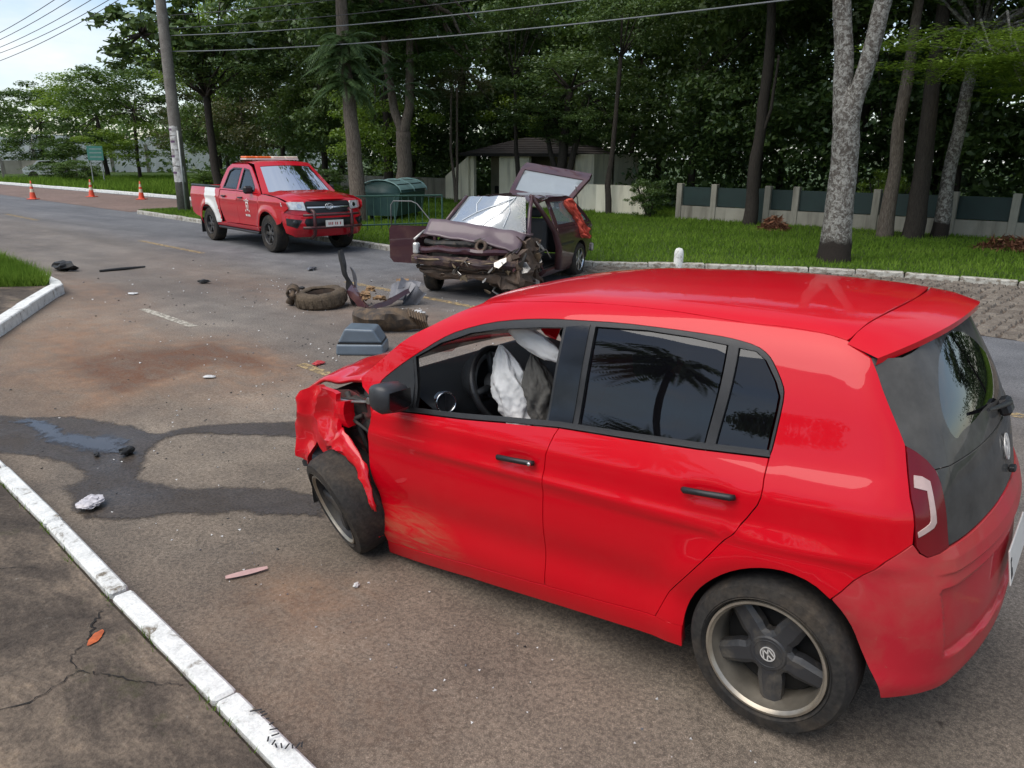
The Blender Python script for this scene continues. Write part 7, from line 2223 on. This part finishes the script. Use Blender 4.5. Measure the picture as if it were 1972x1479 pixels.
def bark_mat(name, kind):
    t = NT(name); c = t.coord('Object')
    st = t.noise(9, 6, .65, t.coord('Object', (6, 6, .9)), .4); n = t.noise(4, 6, .65, c); f = t.noise(40, 3, .6, c)
    if kind == 'fibre':
        col = t.ramp(st, [(.3, (.055, .042, .032)), (.5, (.125, .10, .078)), (.7, (.21, .175, .14))])
    elif kind == 'lichen':
        col = t.ramp(st, [(.3, (.05, .042, .036)), (.7, (.12, .105, .088))])
        sp = t.ramp(t.noise(13, 6, .75, c, .7), [(.45, 0.0), (.57, .95)])
        col = t.mix(sp, col, t.ramp(f, [(.3, (.20, .195, .172)), (.7, (.37, .36, .325))]))
        z = t.n('ShaderNodeSeparateXYZ', {0: c}).outputs['Z']
        wet = t.ramp(t.math('ADD', z, t.math('MULTIPLY', t.math('SUBTRACT', n, .5), .5)), [(.42, 1.0), (.52, 0.0)])
        col = t.mix(wet, col, (.028, .022, .018))
    else:
        col = t.ramp(st, [(.3, (.022, .018, .015)), (.7, (.060, .050, .040))])
    return t.end(t.pbr(col, .92, 0, t.bump(t.math('ADD', st, t.math('MULTIPLY', f, .4)), .8, .03), .25))
B_FIB, B_LICH, B_DARK = bark_mat('fibrous_bark', 'fibre'), bark_mat('lichen_speckled_bark', 'lichen'), bark_mat('dark_bark', 'dark')

def quads_mesh(name, v, mat):
    n = len(v) // 4
    me = bpy.data.meshes.new(name); me.vertices.add(4 * n); me.vertices.foreach_set('co', np.asarray(v, np.float32).ravel())
    me.loops.add(4 * n); me.loops.foreach_set('vertex_index', np.arange(4 * n, dtype=np.int32))
    me.polygons.add(n); me.polygons.foreach_set('loop_start', (np.arange(n) * 4).astype(np.int32)); me.polygons.foreach_set('loop_total', np.full(n, 4, np.int32))
    me.materials.append(mat); me.update(); me.validate(); return me
def leaf_quads(P, N, L, W, rs):
    """diamond leaves at P with normals N, lengths L, width ratio W"""
    n = len(P)
    r_ = rs.randn(n, 3); a = np.cross(N, r_); a /= np.linalg.norm(a, axis=1)[:, None] + 1e-9
    b = np.cross(N, a); b /= np.linalg.norm(b, axis=1)[:, None] + 1e-9
    L = L[:, None]
    return np.stack([P - a * L * .5, P + b * L * W * .5 + a * L * .05, P + a * L * .5 - N * L * .10, P - b * L * W * .5 + a * L * .05], 1).reshape(-1, 3)
def crown_mesh(name, seed, mat, K=70, per=150, leaf=.055, flat=.5, shell=.45, rc=(.16, .30), W=.5, up=.8, zsq=.75, bottom=-1.0):
    rs = np.random.RandomState(seed)
    V = []
    cs = []
    while len(cs) < K:
        d = rs.randn(3); d /= np.linalg.norm(d)
        r_ = rs.uniform(shell, 1.0) ** .7
        p = d * r_ * np.array([1, 1, zsq])
        if p[2] < bottom: continue
        cs.append(p)
    for p in cs:
        n = int(per * rs.uniform(.5, 1.4)); R_ = rs.uniform(*rc)
        q = rs.randn(n, 3) * .5; q = q / np.maximum(1, np.linalg.norm(q, axis=1))[:, None] * R_
        q[:, 2] *= flat
        P = p + q
        N = rs.randn(n, 3) * .55; N[:, 2] += up; N += (q / R_) * .4; N /= np.linalg.norm(N, axis=1)[:, None]
        V.append(leaf_quads(P, N, leaf * rs.uniform(.6, 1.4, n), W, rs))
    return quads_mesh(name, np.vstack(V), mat), np.array(cs)
CR = {}
for nm, args in dict(
        dark1=dict(seed=1, mat=M_LDARK, K=90, per=130, leaf=.062), dark2=dict(seed=2, mat=M_LDARK, K=75, per=150, leaf=.07, flat=.6), dark3=dict(seed=12, mat=M_LDARK, K=60, per=190, leaf=.056, rc=(.2, .36)),
        mid1=dict(seed=3, mat=M_LMID, K=70, per=140, leaf=.058), mid2=dict(seed=4, mat=M_LMID, K=55, per=150, leaf=.066, shell=.3),
        brt=dict(seed=5, mat=M_LBRT, K=46, per=190, leaf=.052, shell=.35), olive=dict(seed=6, mat=M_LOLIVE, K=60, per=130, leaf=.05, shell=.4),
        layer=dict(seed=7, mat=M_LBRT, K=34, per=480, leaf=.036, flat=.10, rc=(.30, .52), W=.42, up=1.6, shell=.2, zsq=.55),
        layer2=dict(seed=8, mat=M_LMID, K=34, per=420, leaf=.038, flat=.13, rc=(.28, .5), W=.42, up=1.4, shell=.2, zsq=.6),
        big=dict(seed=9, mat=M_LDARK, K=44, per=34, leaf=.15, flat=.6, rc=(.14, .24), W=.55, shell=.5),
        shrub=dict(seed=10, mat=M_LMID, K=60, per=130, leaf=.075, shell=.3, zsq=.9)).items():
    CR[nm] = crown_mesh('crown_' + nm, **args)
def branches(mb, root, r0, cs, centre, scale, rz, k, seed):
    rs = np.random.RandomState(seed)
    idx = rs.permutation(len(cs))[:k]
    ca, sa = math.cos(rz), math.sin(rz)
    for i in idx:
        c = cs[i] * scale; c = np.array([c[0] * ca - c[1] * sa, c[0] * sa + c[1] * ca, c[2]]) + centre
        a = np.array(root) + (c - root) * 0.0
        mid = a + (c - a) * .5 + rs.randn(3) * .12 * np.linalg.norm(c - a) * .5; mid[2] += .08 * np.linalg.norm(c - a)
        mb.tube([tuple(a), tuple(a * .6 + mid * .4), tuple(mid), tuple(c)], [r0 * rs.uniform(.35, .55), r0 * .36, r0 * .22, r0 * .07], 6)
def tree(name, base, paths, crowns, bark, label, group=None, seed=0, kbr=10, cat='tree', sides=12):
    """paths: list of (points, radii) in local coordinates; crowns: list of (variant, centre, scale xyz, rotation)"""
    t = empty(name, base, 0, label, cat, group)
    mb = MB()
    for pts, rad in paths:
        # refine and roughen
        P = [Vector(p) for p in pts]; fine = []; fr = []
        for i in range(len(P) - 1):
            for k in range(5):
                tt_ = k / 5; q = P[i].lerp(P[i + 1], tt_)
                q += Vector((noise.noise(q * .9 + Vector((seed, 0, 0))), noise.noise(q * .9 + Vector((0, seed, 0))), 0)) * rad[i] * .3
                fine.append(q); fr.append((rad[i] + (rad[i + 1] - rad[i]) * tt_) * (1 + .10 * noise.noise(q * 2.2)))
        fine.append(P[-1]); fr.append(rad[-1])
        mb.tube([tuple(q) for q in fine], fr, sides)
    for (vn, ce, sc, rz) in crowns:
        root = min([np.array(p[0][-1]) for p in paths], key=lambda q: np.linalg.norm(q - np.array(ce)))
        branches(mb, root, paths[0][1][-1] * 1.1, CR[vn][1], np.array(ce), np.array(sc), rz, kbr, seed + 5)
    # bark relief
    for i, v in enumerate(mb.v):
        k = .03 * fbm(v, 5, 3, seed); mb.v[i] = (v[0] + k * .4, v[1] + k * .4, v[2])
    mb.build('trunk', bark, t, True)
    for (vn, ce, sc, rz) in crowns:
        o = bpy.data.objects.new('crown', CR[vn][0]); COL.objects.link(o); o.parent = t; o.location = ce; o.scale = sc; o.rotation_euler = (0, 0, rz)
    return t
# --- trees whose trunks stand out
tree('fern_tree', (16.9, -11.9, .05), [([(0, 0, -.2), (0, .02, 1.2), (.10, .0, 2.6), (.28, -.05, 4.2), (.5, -.1, 7.5)], [.27, .215, .20, .18, .13])],
     [('dark1', (.6, -.4, 8.6), (3.4, 3.4, 2.2), 1.0)], B_FIB, 'tree with a fibrous straight trunk and a ruff of fronds, right of the pickup', 'roadside trees', 1, 8)
tree('forked_tree', (19.6, -16.3, .05), [([(0, 0, -.2), (-.05, 0, 1.4), (-.08, 0, 2.7)], [.34, .27, .25]), ([(-.08, 0, 2.6), (.22, .1, 3.4), (.38, .2, 4.6), (.5, .3, 7)], [.17, .15, .13, .10]), ([(-.08, 0, 2.6), (-.32, -.1, 3.5), (-.42, -.1, 4.8), (-.4, -.2, 7)], [.18, .155, .13, .10])],
     [('dark2', (.4, .2, 7.4), (3.6, 3.6, 2.6), .3), ('mid1', (-1.2, -.5, 5.6), (1.9, 1.9, 1.3), 2.0)], B_FIB, 'grey-brown tree forking into two upright limbs, above the waste container', 'roadside trees', 2, 9)
tree('lichen_tree', (3.53, -12.05, .02), [([(.02, 0, -.2), (.02, 0, .25), (.03, 0, .9), (.06, 0, 2.0), (.08, 0, 2.75), (.11, 0, 3.15)], [.33, .30, .25, .235, .225, .10]), ([(.12, 0, 2.45), (.27, 0, 3.5), (.46, -.05, 4.6), (.75, -.1, 7.2)], [.17, .165, .155, .12]), ([(.04, 0, 2.4), (-.12, .05, 3.5), (-.28, .08, 4.5), (-.6, .1, 7.0)], [.16, .14, .135, .10])],
     [('dark1', (2.4, -1.6, 9.6), (3.4, 3.4, 2.0), .5), ('layer2', (-.4, -1.2, 10.2), (2.6, 2.6, 1.5), 1.2)], B_LICH, 'thick forked trunk speckled with pale lichen, dark wet base, on the verge', 'roadside trees', 3, 8, sides=18)
tree('slender_tree', (7.95, -18.9, .03), [([(0, 0, -.2), (0, 0, 1.0), (-.05, 0, 2.6), (-.12, 0, 4.4), (.0, 0, 7)], [.22, .175, .155, .14, .09]), ([(-.06, 0, 2.3), (-.35, .1, 3.2), (-.42, .1, 4.6)], [.05, .045, .03])],
     [('dark3', (0, -.5, 7.6), (3.2, 3.2, 2.2), 2.2)], B_DARK, 'slender dark trunk standing just before the fence gate', 'roadside trees', 4, 8)
tree('roadside_tree', (4.0, -17.7, .03), [([(0, 0, -.2), (.0, 0, 1.5), (.02, 0, 3), (.0, -.1, 6)], [.21, .15, .135, .10])], [('mid2', (-.2, -.3, 6.6), (2.6, 2.6, 1.9), .9)], B_FIB, 'grey trunk just right of the lichen-speckled tree', 'roadside trees', 5, 7)
tree('roadside_tree', (3.42, -17.9, .03), [([(0, 0, -.2), (-.02, 0, 1.5), (.05, 0, 3), (.1, -.1, 6.5)], [.26, .20, .18, .13])], [('dark2', (.2, -2.6, 8.4), (3.2, 3.0, 2.4), 2.9)], B_DARK, 'thick dark trunk, middle of the three right-hand trunks', 'roadside trees', 6, 8)
tree('feathery_tree', (2.92, -18.4, .03), [([(0, 0, -.2), (0, 0, 1.2), (-.05, 0, 2.8), (-.18, .1, 4.6)], [.21, .16, .14, .11])],
     [('layer', (-1.5, 2.6, 3.8), (2.7, 2.3, 1.3), .3), ('layer', (-2.2, 3.3, 3.75), (2.2, 2.0, 1.1), 2.3), ('layer', (-2.6, .6, 5.6), (3.2, 2.8, 1.5), 1.9), ('layer2', (.9, .3, 6.6), (2.6, 2.6, 1.3), 4.0)], B_LICH, 'rightmost trunk under bright feathery horizontal sprays of leaves', 'roadside trees', 7, 10)
tree('thin_tree', (13.2, -19.7, .03), [([(0, 0, -.2), (.1, 0, 1.0), (-.05, 0, 2.2), (-.2, 0, 5)], [.12, .10, .085, .06])], [('dark1', (-.4, -.4, 6.2), (1.7, 1.7, 1.5), .2)], B_DARK, 'thin leaning dark tree in front of the low cream wall', 'roadside trees', 8, 8)
tree('thin_tree', (17.6, -20.2, .03), [([(0, 0, -.2), (-.12, 0, 1.0), (.02, 0, 2.1), (.1, 0, 4.5)], [.11, .095, .08, .06])], [('mid1', (.1, -.2, 7.2), (1.6, 1.6, 1.4), 1.2)], B_DARK, 'thin dark trunk in front of the guardhouse wall', 'roadside trees', 9, 8)
tree('thin_tree', (21.0, -20.6, .03), [([(0, 0, -.2), (.12, 0, 1.0), (.3, 0, 2.2), (.2, 0, 4.5)], [.075, .06, .05, .04]), ([(0, 0, -.2), (-.05, 0, 1.5), (-.1, 0, 4.5)], [.06, .05, .04])], [('olive', (.1, -.3, 4.6), (1.4, 1.4, 1.0), 1.2)], B_FIB, 'pair of pale thin stems left of the guardhouse', 'roadside trees', 10, 8)
tree('many_stemmed_tree', (15.9, -20.7, .03), [([(0, 0, -.2), (.05, 0, 1.2), (-.1, 0, 2.4), (-.3, 0, 4.2)], [.24, .19, .17, .12]), ([(-.25, .1, -.2), (-.4, .1, 1.3), (-.75, .1, 2.6), (-1.1, .1, 4.0)], [.16, .13, .11, .08]), ([(.1, 0, 1.0), (.5, 0, 2.0), (.8, .1, 3.6)], [.10, .09, .06])],
     [('dark3', (-.4, .2, 4.4), (2.6, 2.2, 1.5), .4), ('dark1', (.6, .6, 3.3), (1.5, 1.1, .7), 1.4), ('dark2', (-1.6, .4, 3.1), (1.3, 1.1, .8), 2.4), ('dark3', (-.3, -.2, 2.75), (1.5, 1.0, .62), 3.1)], B_DARK, 'dark many-stemmed tree in front of the right half of the guardhouse', 'roadside trees', 44, 10)
# ruff of fronds on the fern tree: arching pinnate fronds, one part each
def frond(name, parent, root, az, length, rise, droop, mat, seed, pin=26, pl=.20):
    rs = np.random.RandomState(seed)
    d = np.array([math.cos(az), math.sin(az)])
    pts = []
    for i in range(pin + 1):
        t = i / pin; r_ = length * t
        pts.append(np.array([root[0] + d[0] * r_, root[1] + d[1] * r_, root[2] + rise * t - droop * t * t]))
    V = []
    for i in range(1, pin + 1):
        p = pts[i]; tg_ = pts[i] - pts[i - 1]; tg_ /= np.linalg.norm(tg_)
        side = np.cross(tg_, [0, 0, 1]); side /= np.linalg.norm(side)
        L = pl * (math.sin(math.pi * (.1 + .87 * i / pin)) + .15)
        for s in (-1, 1):
            tip = p + (side * s * .85 + tg_ * .5 + np.array([0, 0, -.35 * rs.uniform(.5, 1.4)])) * L
            w_ = tg_ * L * .14
            V += [p - w_, (p + tip) / 2 - w_, tip, (p + tip) / 2 + w_]
    for i in range(pin):   # midrib
        a, b = pts[i], pts[i + 1]; V += [a + [0, 0, .006], b + [0, 0, .006], b - [0, 0, .012], a - [0, 0, .012]]
    o = bpy.data.objects.new(name, quads_mesh(name, np.array(V), mat)); COL.objects.link(o); o.parent = parent; return o
ft = bpy.data.objects['fern_tree']
rnd = random.Random(4)
for k in range(84):
    frond('frond', ft, (.24 + rnd.uniform(-.08, .08), rnd.uniform(-.1, .1), 4.1 + rnd.uniform(-.5, .9)), 2 * math.pi * k / 21 + rnd.uniform(-.2, .2), rnd.uniform(.6, 1.35), rnd.uniform(.1, .6), rnd.uniform(.4, 1.3), M_LFERN, k)
fk = bpy.data.objects['forked_tree']
for k in range(16):
    frond('frond', fk, (.0 + rnd.uniform(-.5, .4), rnd.uniform(-.1, .3), 4.3 + rnd.uniform(-.4, .6)), 2 * math.pi * k / 16, rnd.uniform(.8, 1.4), rnd.uniform(.1, .6), rnd.uniform(.5, 1.1), M_LFERN, 60 + k)
# --- the wood behind the fence: individual trees, each placed where it stands
rnd = random.Random(9)
names = ['dark1', 'dark2', 'dark3', 'mid1', 'mid2', 'olive', 'brt']
def wood_tree(i, x, y, h, r_, var, lab, trunk_r=.16, low=.35):
    h *= 1.3
    top = h * .55
    lean = (rnd.uniform(-.4, .4), rnd.uniform(-.3, .3))
    paths = [([(0, 0, -.2), (lean[0] * .2, lean[1] * .2, top * .35), (lean[0] * .6, lean[1] * .6, top * .7), (lean[0], lean[1], top)], [trunk_r, trunk_r * .8, trunk_r * .7, trunk_r * .5])]
    cr_ = [(var[0], (lean[0], lean[1], h * .68), (r_ * 1.1, r_ * 1.1, h * .34), rnd.uniform(0, 6))]
    if len(var) > 1: cr_.append((var[1], (lean[0] + rnd.uniform(-1, 1), lean[1] + rnd.uniform(.3, 1.4), h * low * .85), (r_ * .85, r_ * .85, h * .22), rnd.uniform(0, 6)))
    return tree('wood_tree', (x, y, .03), paths, cr_, B_DARK, lab, 'trees of the wood behind the fence', 20 + i, 7, sides=8)
spots = [  # x, y, height, radius, crowns, label
 (12.6, -24.5, 8.5, 3.2, ('dark1', 'dark3'), 'dark dense tree rising right behind the guardhouse roof'),
 (9.6, -23.5, 9.0, 3.0, ('dark2', 'dark1'), 'dark tree behind the left end of the fence'),
 (6.4, -23.0, 8.5, 3.0, ('dark3', 'dark2'), 'dark tree behind the fence gate'),
 (3.6, -23.4, 9.5, 3.2, ('dark1', 'dark2'), 'dark tree filling the gap behind the lichen-speckled trunk'),
 (.6, -22.8, 9.0, 3.2, ('dark2', 'dark3'), 'dark tree behind the right-hand trunks'),
 (-2.6, -22.0, 9.0, 3.2, ('dark3', 'mid1'), 'tree at the far right edge behind the fence'),
 (-6.5, -20.5, 9.0, 3.4, ('mid1', 'dark1'), 'tree beyond the right edge of the view, left of the next one'),
 (16.6, -26.8, 8.0, 3.2, ('mid1', 'dark1'), 'leafy tree behind the middle of the guardhouse'),
 (20.6, -26.5, 8.5, 3.2, ('mid2', 'brt'), 'mid-green tree behind the left half of the guardhouse'),
 (24.4, -24.5, 8.2, 3.0, ('dark1', 'dark2'), 'dark tree behind the sloping boundary wall'),
 (23.5, -19.2, 7.8, 2.6, ('dark2', 'brt'), 'dark tree between the pickup and the forked tree'),
 (27.0, -20.5, 8.6, 2.9, ('dark3', 'dark1'), 'dark tree behind the cab of the pickup'),
 (30.5, -21.5, 9.0, 3.2, ('dark1', 'mid1'), 'dark tree just left of the pickup roof'),
 (29.5, -26.5, 10., 3.6, ('dark2', 'dark3'), 'tall dark tree deeper in the wood behind the pickup'),
 (34.5, -22.0, 9.0, 3.4, ('mid2', 'olive'), 'tree with olive leaves right of the utility pole'),
 (38.5, -22.5, 8.6, 3.3, ('brt', 'mid1'), 'yellow-green leafed tree behind the utility pole'),
 (36.5, -27.5, 11., 4.0, ('dark1', 'dark2'), 'tall dark tree above the utility pole'),
 (43.0, -23.5, 8.6, 3.6, ('brt', 'olive'), 'tree with drooping crown left of the utility pole'),
 (48.5, -27.5, 8.0, 3.8, ('olive', 'mid2'), 'olive tinged tree behind the green sign board'),
 (54.0, -24.0, 6.6, 4.0, ('mid1', 'brt'), 'spreading low tree at the left, its trunk right of the notice board'),
 (61.0, -25.0, 6.4, 4.2, ('brt', 'mid2'), 'wide tree at the far left above the white car'),
 (70.0, -24.0, 6.0, 4.0, ('mid1', 'mid2'), 'distant tree at the left edge of the view'),
 (5.0, -28.5, 11., 4.2, ('mid2', 'dark1'), 'taller mid-green tree in the second row behind the lichen trunk'),
 (11.0, -29.5, 11., 4.2, ('mid1', 'dark2'), 'taller mid-green tree in the second row left of the fence gate'),
 (-1.5, -28.5, 10., 4.0, ('mid1', 'dark3'), 'second-row tree behind the right-hand trunks'),
 (18.0, -32.0, 11., 4.4, ('dark2', 'mid1'), 'second-row tree behind the guardhouse'),
 (25.0, -31.0, 11., 4.4, ('dark3', 'dark2'), 'second-row tree left of the guardhouse'),
 (45.0, -33.0, 11., 4.8, ('dark1', 'mid2'), 'tall tree in the second row at the left'),
]
for i, (x, y, h, r_, var, lab) in enumerate(spots):
    wood_tree(i, x, y, h, r_, var, lab, rnd.uniform(.13, .22))
# large-leaved tree by the pole whose boughs cross the top left
tree('large_leaved_tree', (30.8, -15.9, .1), [([(0, 0, -.2), (.1, 0, 2), (.2, 0, 4.2)], [.2, .17, .14]), ([(.2, 0, 4.1), (1.2, .8, 5.5), (2.0, 1.6, 6.6)], [.1, .08, .05])],
     [('big', (1.6, 1.3, 6.4), (2.6, 2.2, 1.9), .4), ('big', (-.5, -.2, 7.0), (2.6, 2.6, 2.2), 2.0), ('dark1', (-.8, -.6, 5.4), (2.4, 2.4, 1.8), 2.0)], B_DARK, 'large-leaved tree beside the utility pole, boughs against the sky', 'roadside trees', 40, 12)
# shrubs
def shrub(x, y, rx, ry, h, var, label, seed):
    t = empty('shrub', (x, y, .05), 0, label, 'shrub', 'shrubs along the walls')
    mb = MB(); rs = np.random.RandomState(seed)
    for k in range(7):
        a = rs.uniform(0, 6.28); mb.tube([(0, 0, -.1), (math.cos(a) * rx * .3, math.sin(a) * ry * .3, h * .4), (math.cos(a) * rx * .6, math.sin(a) * ry * .6, h * .8)], [.03, .02, .01], 5)
    mb.build('stems', B_DARK, t)
    o = bpy.data.objects.new('crown', CR[var][0]); COL.objects.link(o); o.parent = t; o.location = (0, 0, h * .52); o.scale = (rx, ry, h * .58); o.rotation_euler = (0, 0, seed)
shrub(11.55, -19.45, .78, .55, 1.25, 'shrub', 'rounded green shrub at the left end of the fence', 1)
shrub(24.4, -21.2, .9, .7, 1.2, 'shrub', 'dark shrub against the sloping boundary wall', 2)
shrub(53.0, -19.4, 2.4, 1.4, 1.5, 'shrub', 'broad low bush behind the green sign board', 3)
shrub(58.5, -20.5, 2.2, 1.2, 1.3, 'shrub', 'broad low bush at the far left behind the first cone', 4)
shrub(36.5, -19.0, 1.6, 1.0, 1.2, 'shrub', 'bush under the trees left of the utility pole', 5)
shrub(31.0, -18.8, 1.8, 1.0, 1.3, 'shrub', 'bush under the trees between the utility pole and the pickup', 6)
shrub(26.2, -17.6, 1.5, .9, 1.4, 'shrub', 'dark bush right behind the pickup cab', 7)
shrub(4.9, -21.0, 1.4, .9, 1.7, 'brt', 'bright green bush behind the fence left of the lichen trunk', 8)
# understorey and far wood: reads as one dark mass
rs = np.random.RandomState(31)
def mass(name, n, box, leaf, mat, label, gap=None):
    lo, hi = np.array(box[0]), np.array(box[1])
    P = rs.uniform(lo, hi, (n, 3))
    P = P[~((P[:, 0] > 15.2) & (P[:, 0] < 22.6) & (P[:, 1] < -22.0) & (P[:, 1] > -26.6))]
    k = np.array([noise.noise(Vector(p) * .35) for p in P]); P = P[k > (-.12 if gap is None else gap)]
    N = rs.randn(len(P), 3) * .7; N[:, 2] += .5; N /= np.linalg.norm(N, axis=1)[:, None]
    o = bpy.data.objects.new(name, quads_mesh(name, leaf_quads(P, N, leaf * rs.uniform(.6, 1.4, len(P)), .55, rs), mat)); COL.objects.link(o)
    return tag(o, label, 'wood', kind='stuff')
mass('understorey', 52000, [(-16, -35, .1), (34, -23.2, 3.2)], .26, M_LDARK, 'dark understorey foliage filling the wood behind fence and guardhouse')
mass('far_wood', 46000, [(-11, -58, 0), (80, -38, 14.5)], .6, M_LDARK, 'far wood closing the view behind the fence', -.02)
mass('far_wood', 15000, [(78, -60, 0), (112, -22, 6.5)], .6, M_LMID, 'far pale wood beyond the white wall at the left', 0)
# --- trees on the photographer's side of the street, mirrored in the hatchback's windows
pt = empty('palm_tree', (7.9, 14.6, .1), 0, 'tall palm behind the photographer, mirrored in the rear side window', 'tree')
MB().tube([(0, 0, -.2), (-.1, -.1, 2.5), (.15, -.2, 5), (.5, -.3, 7.6)], [.20, .16, .15, .16], 12).build('trunk', B_FIB, pt, True)
for k in range(26):
    frond('frond', pt, (.5, -.3, 7.6), 2 * math.pi * k / 26 + rnd.uniform(-.15, .15), rnd.uniform(2.4, 3.3), rnd.uniform(.4, 2.0), rnd.uniform(1.6, 3.2), M_LDARK, 200 + k, 34, .55)
for i, (x, y, h, r_, var, lab) in enumerate(((14.5, 15.0, 5.0, 2.2, ('dark1',), 'small round tree behind the photographer left of the palm'), (3.2, 17.0, 4.6, 2.0, ('dark2',), 'small tree behind the photographer right of the palm'), (20.5, 12.0, 7.0, 3.2, ('dark3',), 'larger tree on the photographer\'s side beyond the corner'))):
    t_ = wood_tree(60 + i, x, y, h, r_, var, lab); t_['group'] = 'trees outside the view'
mass('hedge', 16000, [(-14, 18.5, .1), (30, 20.0, 4.2)], .22, M_LDARK, 'hedge on the photographer\'s side mirrored low in the car windows', -.5)
